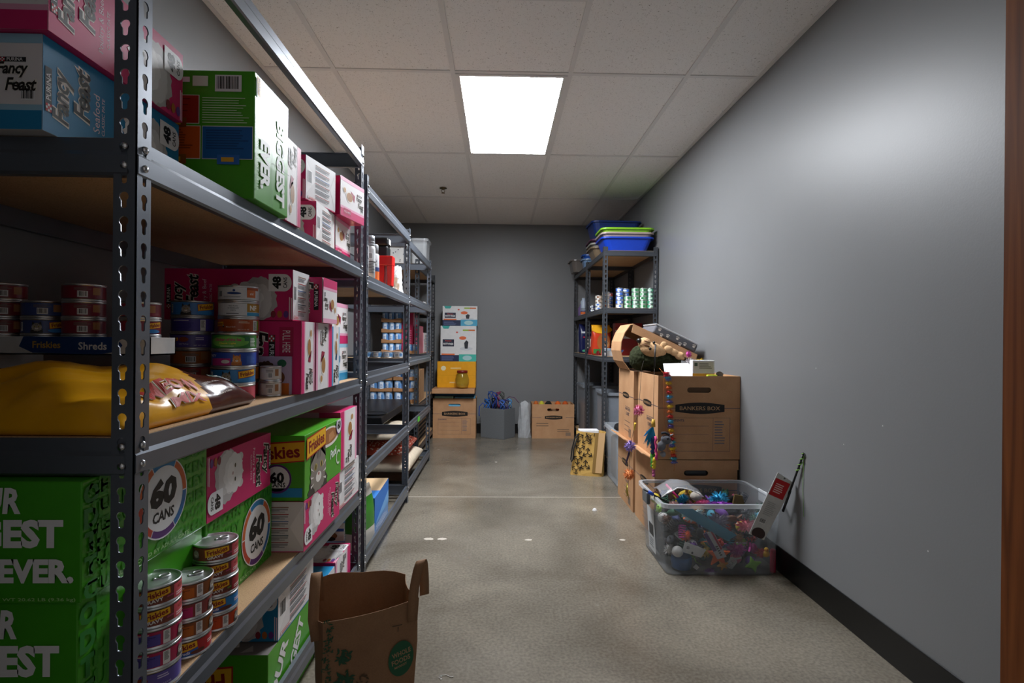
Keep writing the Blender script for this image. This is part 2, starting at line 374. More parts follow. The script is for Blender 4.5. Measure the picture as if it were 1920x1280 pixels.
U4 = shelf_unit('dark shelving in the far corner stacked with trays of blue cans', -1.222, -0.745, 4.98, 6.20, 1.84, [(1.80, 1), (1.40, 1), (0.967, 1), (0.507, 1), (0.10, 1)], DSTEEL, 0.9)
R1 = shelf_unit('charcoal shelving against the right wall with litter pans on top', 0.872, 1.336, 4.55, 5.43, 1.90, [(1.868, 1), (1.382, 1), (0.968, 1), (0.11, 1)], DSTEEL, 0.8)
R2 = shelf_unit('charcoal shelving in the back right corner beside the litter pan shelves', 0.872, 1.336, 5.46, 6.35, 1.90, [(1.868, 1), (1.382, 1), (0.968, 1), (0.11, 1)], DSTEEL, 0.8)
# ------------------------------------------------------------------ print kit: flat lettering and pictures on faces
_TC = {}
def text_geo(s, bold=0.0, shear=0.0, sp=1.0):
    k = (s, bold, shear, sp)
    if k not in _TC:
        cu = bpy.data.curves.new('t', 'FONT'); cu.body = s; cu.size = 1.0; cu.offset = bold; cu.shear = shear; cu.space_character = sp
        cu.resolution_u = 2; cu.fill_mode = 'FRONT'; ob = bpy.data.objects.new('t', cu); COL.objects.link(ob)
        me = bpy.data.meshes.new_from_object(ob); vs_ = [(v.co.x, v.co.y) for v in me.vertices]; fs_ = [tuple(p.vertices) for p in me.polygons]
        bpy.data.objects.remove(ob); bpy.data.curves.remove(cu); bpy.data.meshes.remove(me)
        xs = [v[0] for v in vs_] or [0]; ys = [v[1] for v in vs_] or [0]
        x0, x1, y0, y1 = min(xs), max(xs), min(ys), max(ys)
        _TC[k] = ([(a - (x0 + x1) / 2, b - (y0 + y1) / 2) for a, b in vs_], fs_, x1 - x0, y1 - y0)
    return _TC[k]
LAY = 0.00035
class Printer:
    """collects flat print for one thing; every part name becomes one child mesh"""
    def __init__(s, parent): s.p = parent; s.parts = {}; s.fks = []
    def face(s, o, u, v, W, H, rot=0, warp=None):
        o, u, v = Vector(o), Vector(u).normalized(), Vector(v).normalized(); s.n = u.cross(v)
        s.rot = rot % 360; s.o, s.u, s.v, s.w0, s.h0 = o, u, v, W, H; s.warp = warp; s.fk = len(s.fks) if (tuple(o), tuple(u), tuple(v)) not in s.fks else s.fks.index((tuple(o), tuple(u), tuple(v)))
        if s.fk == len(s.fks): s.fks.append((tuple(o), tuple(u), tuple(v)))
        s.W, s.H = (W, H) if s.rot % 180 == 0 else (H, W); return s
    def pt(s, a, b, lay):
        if not s.warp: a = min(max(a, 0), s.W)
        b = min(max(b, 0), s.H)
        r = s.rot
        if r == 90: a, b = s.w0 - b, a
        elif r == 180: a, b = s.w0 - a, s.h0 - b
        elif r == 270: a, b = b, s.h0 - a
        if s.warp: return s.warp(a, b, lay * LAY)
        return s.o + s.u * a + s.v * b + s.n * (lay * LAY)
    def put(s, part, pts, fs_, hexc, lay):
        mb, ms = s.parts.setdefault((part, s.fk), (MB(), [])); 
        if hexc not in ms: ms.append(hexc)
        if s.warp:                       # cut long faces into strips so they follow the curve
            P2, F2, st = [], [], .006
            for f in fs_:
                pl = [pts[i] for i in f]; lo, hi = min(p[0] for p in pl), max(p[0] for p in pl); n = max(1, math.ceil((hi - lo) / st))
                for k in range(n):
                    q = pl
                    if n > 1:
                        for lim, sg in ((lo + (hi - lo) * k / n, 1), (lo + (hi - lo) * (k + 1) / n, -1)):
                            o_ = []
                            for i in range(len(q)):
                                A, B = q[i], q[(i + 1) % len(q)]; da, db = (A[0] - lim) * sg, (B[0] - lim) * sg
                                if da >= 0: o_.append(A)
                                if (da > 0 > db) or (da < 0 < db): t = da / (da - db); o_.append((lim, A[1] + (B[1] - A[1]) * t))
                            q = o_
                            if len(q) < 3: break
                    if len(q) >= 3: F2.append(tuple(range(len(P2), len(P2) + len(q)))); P2 += q
            pts, fs_ = P2, F2
        mb.add([s.pt(a, b, lay) for a, b in pts], fs_, ms.index(hexc)); return s
    def rect(s, a, b, c, d, hexc, lay=1, part='printed_panel', nu=1):
        pts = []; fs_ = []
        for i in range(nu + 1): x = a + (c - a) * i / nu; pts += [(x, b), (x, d)]
        for i in range(nu): fs_.append((2 * i, 2 * i + 2, 2 * i + 3, 2 * i + 1))
        return s.put(part, pts, fs_, hexc, lay)
    def ell(s, cx, cy, rx, ry, hexc, lay=1, part='printed_panel', n=24, a0=0, a1=360):
        full = (a1 - a0) >= 360
        pts = [(cx + rx * math.cos(math.radians(a0 + (a1 - a0) * k / n)), cy + ry * math.sin(math.radians(a0 + (a1 - a0) * k / n))) for k in range(n if full else n + 1)]
        if not full: pts.append((cx, cy))
        return s.put(part, pts, [tuple(range(len(pts)))], hexc, lay)
    def ring(s, cx, cy, r0, r1, hexc, lay=1, part='printed_panel', a0=0, a1=360, n=16):
        pts = []; fs_ = []
        for k in range(n + 1):
            a = math.radians(a0 + (a1 - a0) * k / n); pts += [(cx + r0 * math.cos(a), cy + r0 * math.sin(a)), (cx + r1 * math.cos(a), cy + r1 * math.sin(a))]
        for k in range(n): fs_.append((2 * k, 2 * k + 1, 2 * k + 3, 2 * k + 2))
        return s.put(part, pts, fs_, hexc, lay)
    def poly(s, pts, hexc, lay=1, part='printed_panel'): return s.put(part, pts, [tuple(range(len(pts)))], hexc, lay)
    def txt(s, t, cx, cy, h, hexc, lay=2, part='lettering', rot=0, bold=0.02, shear=0.0, maxw=None, sp=1.0, fit=None):
        vs_, fs_, tw, th = text_geo(t, bold, shear, sp); k = h / max(th, 0.4); kx = k
        if maxw and tw * k > maxw: kx = maxw / tw
        if fit: kx = fit / tw
        c, sn = math.cos(math.radians(rot)), math.sin(math.radians(rot))
        return s.put(part, [(cx + a * kx * c - b * k * sn, cy + a * kx * sn + b * k * c) for a, b in vs_], fs_, hexc, lay)
    def bar(s, x, y, w, h, lay=1, n=15, back='#e9e9ea'):
        s.rect(x, y, x + w, y + h, back, lay, 'barcode'); r = random.Random(int(w * 1e5) + n); xx = x + w * .07
        for k in range(n):
            bw = w * .86 / n; s.rect(xx, y + h * .16, xx + bw * r.uniform(.3, .75), y + h * .92, '#1b1b1d', lay + 1, 'barcode'); xx += bw
        return s
    def lines(s, x, y, w, h, n, hexc, lay=1, part='small_print', fill=0.5):
        r = random.Random(n * 31 + int(w * 1e4))
        for k in range(n):
            yy = y + h * (n - 1 - k) / n; s.rect(x, yy, x + w * r.uniform(.72, 1), yy + h / n * fill, hexc, lay, part)
        return s
    def done(s):
        for (k, _), (mb, ms) in s.parts.items(): mb.build(k.split('#')[0], [ink(h) for h in ms], s.p)
# generic pictures -------------------------------------------------
def fluffy(P, cx, cy, r, col='#e4e2e0', lay=3, seed=1, ry=None):
    rn = random.Random(seed); ry = ry or r; n = 40
    P.poly([(cx + r * rn.uniform(.9, 1.08) * math.cos(2 * PI * k / n), cy + ry * rn.uniform(.9, 1.08) * math.sin(2 * PI * k / n)) for k in range(n)], col, lay, 'cat_picture')
def white_cat(P, cx, cy, r, lay=3, flip=1):
    fluffy(P, cx, cy - r * .50, r * 1.0, '#bdb9b8', lay, 3, r * .85); fluffy(P, cx - r * .1, cy - r * .42, r * .82, '#d6d3d1', lay + .4, 7, r * .7)
    for sx in (-1, 1): P.ell(cx + sx * r * .50, cy + r * .52, r * .17, r * .22, '#dcd6d3', lay + .8, 'cat_picture', 12)
    fluffy(P, cx, cy, r * .74, '#ebe9e7', lay + 1, 5); fluffy(P, cx, cy - r * .22, r * .42, '#f4f2f0', lay + 1.4, 11, r * .26)
    for sx in (-1, 1): P.ell(cx + sx * r * .26, cy + r * .10, r * .085, r * .06, '#54503c', lay + 2, 'cat_picture', 10)
    P.ell(cx, cy - r * .08, r * .07, r * .045, '#b08a84', lay + 2, 'cat_picture', 8)
def tabby(P, cx, cy, r, lay=3, base='#8b8379', dark='#3a3530'):
    fluffy(P, cx, cy - r * .8, r * .95, dark, lay, 8, r * .8); fluffy(P, cx, cy, r * .74, base, lay + 1, 9)
    for sx in (-1, 1):
        P.poly([(cx + sx * r * .18, cy + r * .58), (cx + sx * r * .62, cy + r * 1.05), (cx + sx * r * .70, cy + r * .25)], dark, lay + 1, 'cat_picture')
        P.ell(cx + sx * r * .27, cy + r * .1, r * .13, r * .11, '#c7b25a', lay + 2, 'cat_picture', 10); P.ell(cx + sx * r * .27, cy + r * .1, r * .05, r * .1, '#111111', lay + 3, 'cat_picture', 8)
        for q in (-.18, 0, .18): P.poly([(cx + sx * r * .4, cy - r * .2 + q * r), (cx + sx * r * .72, cy - r * .12 + q * r * 1.6), (cx + sx * r * .7, cy - r * .2 + q * r * 1.6)], '#e6e1da', lay + 2, 'cat_picture')
    for q in (-.2, 0, .2): P.poly([(cx + q * r - r * .04, cy + r * .62), (cx + q * r + r * .04, cy + r * .62), (cx + q * r * .5, cy + r * .28)], dark, lay + 2, 'cat_picture')
    P.ell(cx, cy - r * .26, r * .26, r * .17, '#e9e4dc', lay + 2, 'cat_picture', 12); P.ell(cx, cy - r * .16, r * .08, r * .055, '#b4736a', lay + 3, 'cat_picture', 8)
# the fancy cat food art: portrait panel, logo on top
PINK, TEAL, GREEN = '#cf2168', '#1d84b6', '#4aa31c'
def ff_logo(P, cx, cy, w, lay=3, rot=0):
    k = w / 1.0; c, s = math.cos(math.radians(rot)), math.sin(math.radians(rot))
    def at(a, b): return (cx + (a * c - b * s) * k, cy + (a * s + b * c) * k)
    for t, a, b, h in (('Fancy', -.08, .17, .40), ('Feast', .14, -.20, .34)):
        x, y = at(a, b); P.txt(t, x, y, h * k, '#f1ece2', lay, 'logo', rot, .085, .25, fit=.86 * k); P.txt(t, x, y, h * k, '#1d1510', lay + 1, 'logo', rot, .025, .25, fit=.80 * k)
    x, y = at(-.02, .44); a1, b1 = at(-.42, .38), at(.20, .52)
    P.poly([at(-.40, .38), at(.26, .38), at(.26, .50), at(-.40, .50)], '#1a1a1a', lay, 'logo'); P.txt('PURINA', *at(-.02, .44), .085 * k, '#f2f2f2', lay + 1, 'logo', rot, .01, fit=.40 * k)
    for q in range(9): P.poly([at(-.39 + .04 * (q % 3), .385 + .035 * (q // 3)), at(-.355 + .04 * (q % 3), .385 + .035 * (q // 3)), at(-.355 + .04 * (q % 3), .415 + .035 * (q // 3)), at(-.39 + .04 * (q % 3), .415 + .035 * (q // 3))], '#cf2030' if q % 2 == 0 else '#f2f2f2', lay + 1, 'logo')
def badge48(P, cx, cy, w, lay=3):
    P.rect(cx - w / 2, cy - w * .15, cx + w / 2, cy + w * .75, '#f0eff0', lay, 'count_badge'); P.ell(cx, cy - w * .15, w / 2, w * .42, '#f0eff0', lay, 'count_badge', 20, 180, 360)
    P.txt('48', cx, cy + w * .28, w * .50, '#151515', lay + 1, 'count_badge', 0, .05, fit=w * .72); P.txt('CANS', cx, cy - w * .20, w * .22, '#151515', lay + 1, 'count_badge', 0, .02, fit=w * .62)
def ff_main(P, col, prod):
    W, H = P.W, P.H; P.rect(0, 0, W, H, col, 1)
    ff_logo(P, W * .50, H * .84, W * .72, 3); P.txt(prod, W * .48, H * .685, W * .10, '#f3dfe6', 2, 'lettering', 0, 0, maxw=W * .8); P.txt('CLASSIC PATE', W * .48, H * .64, W * .05, '#f3dfe6', 2, 'lettering', 0, 0)
    white_cat(P, W * .42, H * .36, W * .44, 2); badge48(P, W * .74, H * .085, W * .34, 6)
    P.lines(W * .02, H * .005, W * .5, H * .03, 2, '#f0d8e2', 2)
    for q, cc in enumerate(('#6b3a8a', '#b96a2c', '#8a2c3a')): P.ell(W * .12, H * (.05 + .05 * q), W * .07, H * .02, cc, 5, 'flavour_dots', 14)
def ff_ingr(P, col):
    W, H = P.W, P.H; P.rect(0, 0, W, H, '#dedcdc', 1)
    P.rect(0, 0, W, H * .02, col, 2)
    P.poly([(0, H * .12), (W * .30, H * .5), (0, H * .9)], '#eceaea', 2, 'end_flap'); P.poly([(W, H * .05), (W * .80, H * .5), (W, H * .95)], '#eceaea', 2, 'end_flap#2')
    P.bar(W * .04, H * .36, W * .15, H * .34, 3)
    for q, cc in enumerate(('#a33', '#356', '#a33', '#36a', '#a33', '#853')):
        cc = '#' + ''.join(x * 2 for x in cc[1:]); yy = H * (.10 + .14 * q); P.rect(W * .30, yy + H * .085, W * .78, yy + H * .10, cc, 3, 'small_print'); P.lines(W * .30, yy, W * .48, H * .075, 4, '#77757a', 3)
    P.rect(W * .06, H * .04, W * .34, H * .10, '#c9483a', 3, 'small_print'); P.rect(W * .065, H * .047, W * .335, H * .093, '#eceaea', 4, 'small_print'); P.lines(W * .09, H * .055, W * .22, H * .035, 2, '#c9483a', 5)
def ff_bowl(P, col, rot_logo=0, pull=True):
    W, H = P.W, P.H; P.rect(0, 0, W, H, '#e7e2e2', 1); lc = '#e6a2bd' if col == PINK else '#9cc8de'
    P.rect(0, 0, W, H * .20, col, 2); P.rect(0, H * .20, W, H * .26, lc, 2); P.rect(0, H * .9, W, H, lc, 2)
    if pull: P.rect(W * .12, H * .06, W * .42, H * .22, '#b5184f' if col == PINK else '#15658c', 3, 'pull_tab_print'); P.txt('PULL HERE', W * .27, H * .14, H * .05, '#f5e6ec', 4, 'lettering', 0, 0, maxw=W * .26)
    P.ell(W * .36, H * .56, W * .15, H * .15, '#efe9e0', 3, 'bowl_picture'); P.ell(W * .36, H * .56, W * .12, H * .115, '#a7743f', 4, 'bowl_picture'); P.poly([(W * .40, H * .74), (W * .58, H * .66), (W * .56, H * .48), (W * .46, H * .56)], '#9c1e3e' if col == PINK else '#174d76', 3, 'bowl_picture')
    P.ell(W * .16, H * .68, W * .07, H * .09, '#efe9e0', 3, 'bowl_picture#2', 14); P.ell(W * .16, H * .68, W * .05, H * .065, '#b98b55', 4, 'bowl_picture#2', 14)
    ff_logo(P, W * .80, H * .55, W * .30, 3); P.bar(W * .84, H * .30, W * .11, H * .12, 3, 9)
def fr_words(P, col='#2f8a17', words=('TURKEY', 'CHICKEN', 'SEAFOOD', 'VEGGIES'), rows=6):
    W, H = P.W, P.H
    for r in range(rows):
        P.txt('  '.join(words[(r + k) % 4] for k in range(2)), W * .5, H * (r + .5) / rows, H / rows * .72, col, 2, 'tone_lettering', 0, .02, fit=W * .94)
def badge60(P, cx, cy, r, lay=4):
    P.ell(cx, cy, r, r, '#efefef', lay, 'count_badge', 40)
    for k, cc in enumerate(('#d0642a', '#2b7fb4', '#d0642a', '#c2462c', '#5d2a78', '#2e6fae')): P.ring(cx, cy, r * .80, r * .96, cc, lay + 1, 'count_badge', k * 60, k * 60 + 58, 10)
    P.txt('60', cx, cy + r * .16, r * .72, '#131313', lay + 1, 'count_badge', 0, .06, .12, fit=r * 1.08); P.txt('CANS', cx, cy - r * .42, r * .27, '#131313', lay + 1, 'count_badge', 0, .03, .12, fit=r * .86)
def fr_logo(P, cx, cy, w, lay=4, rot=0):
    h = w * .42; c, s = math.cos(math.radians(rot)), math.sin(math.radians(rot))
    def at(a, b): return (cx + a * c - b * s, cy + a * s + b * c)
    P.poly([at(-w * .52, -h * .52), at(w * .52, -h * .30), at(w * .52, h * .56), at(-w * .52, h * .40)], '#b5261f', lay, 'logo')
    P.poly([at(-w * .50, -h * .46), at(w * .50, -h * .25), at(w * .50, h * .50), at(-w * .50, h * .34)], '#f3b922', lay + 1, 'logo')
    P.txt('Friskies', *at(0, h * .04), h * .52, '#8e1a17', lay + 2, 'logo', rot + 5, .03, fit=w * .84)
def fr_big(P):
    W, H = P.W, P.H
    P.txt('OUR', W * .575, H * .845, H * .22, '#e8e8e8', 2, 'lettering', 0, .04, .1, fit=W * .29); P.txt('BIGGEST', W * .575, H * .575, H * .235, '#e8e8e8', 2, 'lettering', 0, .05, .0, fit=W * .69)
    P.txt('VARIETY EVER.', W * .485, H * .27, H * .20, '#e8e8e8', 2, 'lettering', 0, .05, .0, fit=W * .97); P.txt('60-5.5 OZ (156 g) CANS   TOTAL NET WT 20.62 LB (9.36 kg)', W * .5, H * .035, H * .035, '#a9d690', 2, 'small_print', 0, .01, fit=W * .96)
def fr_pate(P, flip=False):
    W, H = P.W, P.H
    P.ell(W * .62, H * .78, W * .30, H * .17, '#f0e9df', 2, 'bowl_picture'); P.ell(W * .62, H * .79, W * .25, H * .13, '#a96f3f', 3, 'bowl_picture'); P.poly([(W * .60, H * .68), (W * .78, H * .74), (W * .72, H * .86), (W * .60, H * .82)], '#c98f5c', 4, 'bowl_picture')
    tabby(P, W * .33, H * .36, W * .27, 2); fr_logo(P, W * .27, H * .80, W * .46, 6); P.txt('Paté', W * .74, H * .46, H * .15, '#eef3ea', 4, 'lettering', 8, .03, .2, maxw=W * .42)
    P.ring(W * .9, H * .32, W * .05, W * .07, '#dfead7', 3, 'printed_panel', 40, 300)
    P.ell(W * .90, H * .90, W * .09, W * .09, '#efefef', 7, 'count_badge', 20); P.ring(W * .90, H * .90, W * .078, W * .09, '#5d2a78', 8, 'count_badge'); P.txt('60', W * .90, H * .905, W * .085, '#131313', 8, 'count_badge', 0, .05)
def fr_side(P):
    W, H = P.W, P.H; fr_logo(P, W * .70, H * .72, W * .6, 2); P.ell(W * .72, H * .34, W * .15, W * .15, '#efefef', 2, 'count_badge', 28); P.ring(W * .72, H * .34, W * .13, W * .15, '#5d2a78', 3, 'count_badge', n=28)
    P.txt('60', W * .72, H * .36, W * .12, '#131313', 3, 'count_badge', 0, .05); P.txt('CANS', W * .72, H * .25, W * .05, '#131313', 3, 'count_badge', 0, .02); P.rect(W * .42, H * .06, W * .98, H * .20, '#2b8fc7', 2)
def fr_nutri(P):          # base panel with flavour tables; the carton stands upside down
    W, H = P.W, P.H
    P.bar(W * .72, H * .83, W * .19, H * .13, 3); P.rect(W * .56, H * .87, W * .67, H * .95, '#dfead7', 3, 'small_print'); P.rect(W * .38, H * .90, W * .54, H * .94, '#e6e6e6', 3, 'small_print')
    def panel(x0, y0, x1, y1, c, d):
        P.rect(W * x0, H * y0, W * x1, H * y1, '#e9e9e2', 3); P.rect(W * x0 + .0015, H * y0 + .0015, W * x1 - .0015, H * y1 - .0015, c, 4); P.lines(W * (x0 + .03), H * (y0 + .08), W * (x1 - x0 - .06), H * (y1 - y0 - .1), 8, d, 5)
    panel(.63, .30, .995, .56, '#1763a8', '#0f4a80'); panel(.02, .30, .62, .56, '#cf5a14', '#8f3c0c'); panel(.02, .575, .61, .80, '#a5280f', '#6d1a08')
    P.lines(W * .63, H * .585, W * .34, H * .21, 11, '#cfe8c0', 3, 'small_print', .3)
    for x, y, c in ((.74, .26, '#2f6fc0'), (.36, .26, '#9a5a1c'), (.36, .545, '#8a4a14')): P.rect(W * x, H * y, W * (x + .16), H * (y + .075), c, 6, 'can_picture#' + c); P.rect(W * x + W * .03, H * y + H * .02, W * x + W * .12, H * y + H * .055, '#e8b22c', 7, 'can_picture#' + c)
def odt(P):
    W, H = P.W, P.H
    for k, ch in enumerate('ODTTC'): P.txt(ch, W * .3, H * (.88 - .2 * k), H * .17, '#2b7a2f', 2, 'tone_lettering', 0, .05); P.txt('EFHUI'[k], W * .75, H * (.92 - .2 * k), H * .17, '#37901c', 2, 'tone_lettering', 0, .05)
# ------------------------------------------------------------------ cartons: origin at the near right bottom corner
def carton(label, loc, rz, dims, cols, art=None, group=None, name='food_carton', cat='carton', rough=0.36, wob=0.0, seam=True):
    """cols: colour or dict of front,right,back,left,top,bottom ; art: {face: function(Printer)}; rotations via (function, rot)"""
    w_, d_, h_ = dims; order = ('front', 'right', 'back', 'left', 'top', 'bottom')
    cs = [cols if isinstance(cols, str) else cols.get(k, cols['all']) for k in order]; uniq = list(dict.fromkeys(cs))
    mb = MB(); n = 3                     # slightly bulging panels
    def grid(o, u, v, nn, mi):
        vs_ = []; fs_ = []
        for i in range(n + 1):
            for j in range(n + 1):
                a, b = i / n, j / n; bulge = (wob if abs(nn[2]) < .5 else 0) * math.sin(PI * a) * math.sin(PI * b); vs_.append(Vector(o) + Vector(u) * a + Vector(v) * b + Vector(nn) * bulge)
        for i in range(n):
            for j in range(n): k = i * (n + 1) + j; fs_.append((k, k + n + 1, k + n + 2, k + 1))
        mb.add(vs_, fs_, mi, False)
    FR = {'front': ((-w_, 0, 0), (w_, 0, 0), (0, 0, h_), (0, -1, 0)), 'right': ((0, 0, 0), (0, d_, 0), (0, 0, h_), (1, 0, 0)), 'back': ((0, d_, 0), (-w_, 0, 0), (0, 0, h_), (0, 1, 0)),
          'left': ((-w_, d_, 0), (0, -d_, 0), (0, 0, h_), (-1, 0, 0)), 'top': ((-w_, 0, h_), (w_, 0, 0), (0, d_, 0), (0, 0, 1)), 'bottom': ((-w_, d_, 0), (w_, 0, 0), (0, -d_, 0), (0, 0, -1))}
    for k, f in enumerate(order): grid(*FR[f], uniq.index(cs[k]))
    me = mb.mesh(name, [mat('card_' + c.lstrip('#'), c, rough, var=0.04, scale=25, bump=0.06, bscale=30) for c in uniq])
    bm = bmesh.new(); bm.from_mesh(me); bmesh.ops.remove_doubles(bm, verts=bm.verts, dist=1e-5); bm.to_mesh(me); bm.free()
    o = link(name, me, None, loc, (0, 0, rz)); tag(o, label, cat, group); bevel(o, 0.0022, 2)
    if art:
        P = Printer(o)
        for f, fn in art.items():
            rot = 0
            if isinstance(fn, tuple): fn, rot = fn
            of, u, v, nn = FR[f]; P.face(Vector(of) + Vector(nn) * ((wob * .8 if abs(nn[2]) < .5 else 0) + .0002), u, v, Vector(u).length, Vector(v).length, rot); fn(P)
        P.done()
    return o
def ffm(col, prod): return lambda P: ff_main(P, col, prod)
def ffi(col): return lambda P: ff_ingr(P, col)
def ffb(col, pull=True): return lambda P: ff_bowl(P, col, 0, pull)
WH = '#e3e0e0'
zA = ZA + .002; zB = ZB1 + .002; zC = ZC1 + .002
FFL, FFW, FFH = 0.37, 0.21, 0.155
# upper shelf
p = atZ(79, 243, zA)
carton('blue cat food carton with white cat, lying under a pink one on the top shelf', (p.x, p.y, zA), 0, (FFW, FFL, FFH), {'all': TEAL, 'front': WH, 'bottom': '#cfcfcf'}, {'right': (ffm(TEAL, 'Seafood'), 90), 'front': ffb(TEAL)})
p = atZ(90, 56, zA + FFH + .001)
carton('pink poultry cat food carton lying on the blue carton', (p.x, p.y, zA + FFH + .001), math.radians(0.4), (FFW, FFL, FFH), {'all': PINK, 'front': WH, 'top': WH, 'bottom': PINK}, {'right': (ffm(PINK, 'Poultry & Beef'), 90), 'front': ffb(PINK)})
p = atZ(476, 372, zA)
def gr_right(P):
    W, H = P.W, P.H; P.txt('EVER.', W * .26, H * .31, W * .26, '#e6eae4', 2, 'lettering', -90, .05, fit=H * .40); P.txt('BIGGEST', W * .72, H * .42, W * .26, '#e6eae4', 2, 'lettering#2', -90, .05, fit=H * .72)
    P.txt('60-5.5 OZ CANS  NET WT 20.62 LB', W * .06, H * .38, W * .05, '#a9d690', 2, 'small_print', -90, .01, fit=H * .6); fr_logo(P, W * .07, H * .90, W * .22, 2, -90)
    P.rect(W * .462, 0, W * .468, H, '#20560c', 2, 'flap_seam'); P.rect(W * .468, H * .38, W, H * .384, '#20560c', 2, 'flap_seam')
carton('large green cat food carton standing upside down on the top shelf', (p.x, p.y, zA), 0, (0.33, 0.205, 0.305), GREEN, {'front': fr_nutri, 'right': gr_right}, wob=0.003)
carton('narrow white and pink cat food carton wedged behind the upside-down green carton', (-0.606, 1.53, zA), 0, (0.2, 0.115, 0.236), {'all': WH, 'bottom': PINK}, {'right': (ffb(PINK, False), 90)})
def gg(i): return None
carton('pink cat food carton, lower left of four stacked at the shelf end', (-0.655, 1.93, zA), 0, (FFL, FFW, FFH), {'all': PINK, 'right': WH}, {'front': (ffm(PINK, 'Poultry & Beef'), 90), 'right': ffi(PINK)}, 'pink cartons stacked on the top shelf')
carton('pink cat food carton, upper left of four stacked at the shelf end', (-0.684, 1.905, zA + FFH + .001), math.radians(-11), (FFL, FFW, FFH), {'all': PINK, 'right': WH, 'top': WH}, {'front': (ffm(PINK, 'Poultry & Beef'), 90), 'right': ffi(PINK)}, 'pink cartons stacked on the top shelf')
carton('white-ended cat food carton, lower right of four stacked at the shelf end', (-0.655, 2.150, zA), 0, (FFL, FFW, FFH), {'all': PINK, 'right': WH}, {'right': ffb(PINK)}, 'pink cartons stacked on the top shelf', wob=.002)
carton('white-ended cat food carton, upper right of four stacked at the shelf end', (-0.632, 2.135, zA + FFH + .001), math.radians(-11), (FFL, FFW, FFH), {'all': PINK, 'right': WH, 'top': WH}, {'right': ffb(PINK)}, 'pink cartons stacked on the top shelf', wob=.002)
# middle shelf
zB2 = zB + .222
carton('long pink carton with a white cat, lying across the standing cartons', (-0.632, 1.66, zB2 + .002), 0, (0.385, 0.138, FFH), {'all': PINK, 'right': WH}, {'front': (ffm(PINK, 'Poultry & Beef'), 90), 'right': ffi(PINK)})
def ff_big_logo(P):
    W, H = P.W, P.H; P.rect(0, 0, W, H, '#e0a9c0', 1); P.rect(W * .62, 0, W, H, PINK, 2); ff_logo(P, W * .52, H * .52, H * .72, 3, -90); P.rect(W * .80, H * .52, W * .93, H * .92, '#b5184f', 3); P.txt('PULL HERE', W * .865, H * .72, W * .07, '#f5e6ec', 4, 'lettering', -90, 0, fit=H * .3); P.bar(W * .68, H * .04, W * .2, H * .2, 3)
def ff_logo_v(P):
    W, H = P.W, P.H; ff_logo(P, W * .62, H * .5, H * .86, 3, -90)
carton('pink carton with sideways logo jutting out beside the long pink carton', (-0.588, 1.80, zB2 + .001), 0, (0.20, 0.15, 0.15), {'all': PINK, 'right': WH}, {'front': ff_logo_v, 'right': (ffb(PINK, False), 180)}, wob=.003)
carton('pink carton standing on edge behind the cat food can stacks', (-0.603, 1.655, zB), 0, (0.33, 0.118, 0.222), {'all': PINK, 'right': WH}, {'front': ff_big_logo, 'right': (ffb(PINK, False), -90 % 360)})
carton('pale pink carton standing on edge, second along from the can stacks', (-0.600, 1.778, zB), 0, (0.33, 0.165, 0.222), {'all': '#dca7bd', 'front': PINK}, {'right': (ffb(PINK, False), 90)})
carton('white seafood carton standing on edge, third along from the can stacks', (-0.604, 1.948, zB), 0, (0.33, 0.10, 0.215), {'all': WH}, {'right': (ffb(TEAL, False), -90 % 360)})
carton('blue and white seafood carton lying under a pink one by the far post', (-0.655, 2.09, zB), 0, (0.33, 0.25, 0.150), {'all': TEAL, 'right': WH}, {'right': ffb(TEAL)})
carton('white and pink carton lying on the blue seafood carton by the far post', (-0.655, 2.09, zB + .151), 0, (0.33, 0.25, 0.165), {'all': PINK, 'right': WH}, {'right': ffb(PINK)})
# lower shelf
FR60 = (0.34, 0.37, 0.222)
def g60(P):
    fr_words(P); badge60(P, P.W * .56, P.H * .56, P.H * .405); P.txt('ALL ENJOYED BY ADULT CATS', P.W * .5, P.H * .06, P.H * .05, '#a9d690', 3, 'small_print', 0, .01, fit=P.W * .6)
def g60b(P):
    fr_words(P); badge60(P, P.W * .71, P.H * .50, P.H * .41); P.txt('ALL ENJOYED BY ADULT CATS', P.W * .4, P.H * .06, P.H * .05, '#a9d690', 3, 'small_print', 0, .01, fit=P.W * .6)
DG = '#3f9a1a'
p = atZ(508, 1042, zC); XG = p.x
carton('green variety carton at the bottom of the pair behind the near post', (XG, 0.90, zC), 0, FR60, DG, {'front': fr_big, 'right': lambda P: (odt(P.face(P.o, P.u, P.v, P.w0 * .18, P.h0)), None)}, 'green variety cartons on the lower shelf', wob=.002)
carton('green variety carton with 60 badge, on top of another behind the near post', (-0.677, 0.893, zC + .224), 0, (0.34, 0.375, 0.198), DG, {'front': fr_big, 'right': lambda P: (g60(P), odt(P.face(P.o, P.u, P.v, P.w0 * .16, P.h0)))}, 'green variety cartons on the lower shelf', wob=.002)
carton('green variety carton with 60 badge, under a pink carton behind the gravy cans', (XG, 1.285, zC), 0, FR60, DG, {'right': g60b}, 'green variety cartons on the lower shelf', wob=.002)
carton('pink carton with fluffy white cat lying on the green variety carton', (-0.680, 1.275, zC + .224), 0, (FFW, 0.348, FFH), PINK, {'right': (ffm(PINK, 'Poultry & Beef'), -90 % 360)})
p = atZ(569, 1035, zC)
carton('pink carton with ingredient end, lying under the green tabby carton', (p.x, p.y, zC), 0, (FFW, FFL, FFH), {'all': PINK, 'front': WH}, {'right': (ffm(PINK, 'Poultry & Beef'), -90 % 360), 'front': ffi(PINK)})
carton('green carton with tabby cat and bowl picture lying on a pink carton', (p.x, p.y + .003, zC + FFH + .001), 0, (0.30, 0.385, 0.203), GREEN, {'right': fr_pate, 'front': fr_side})
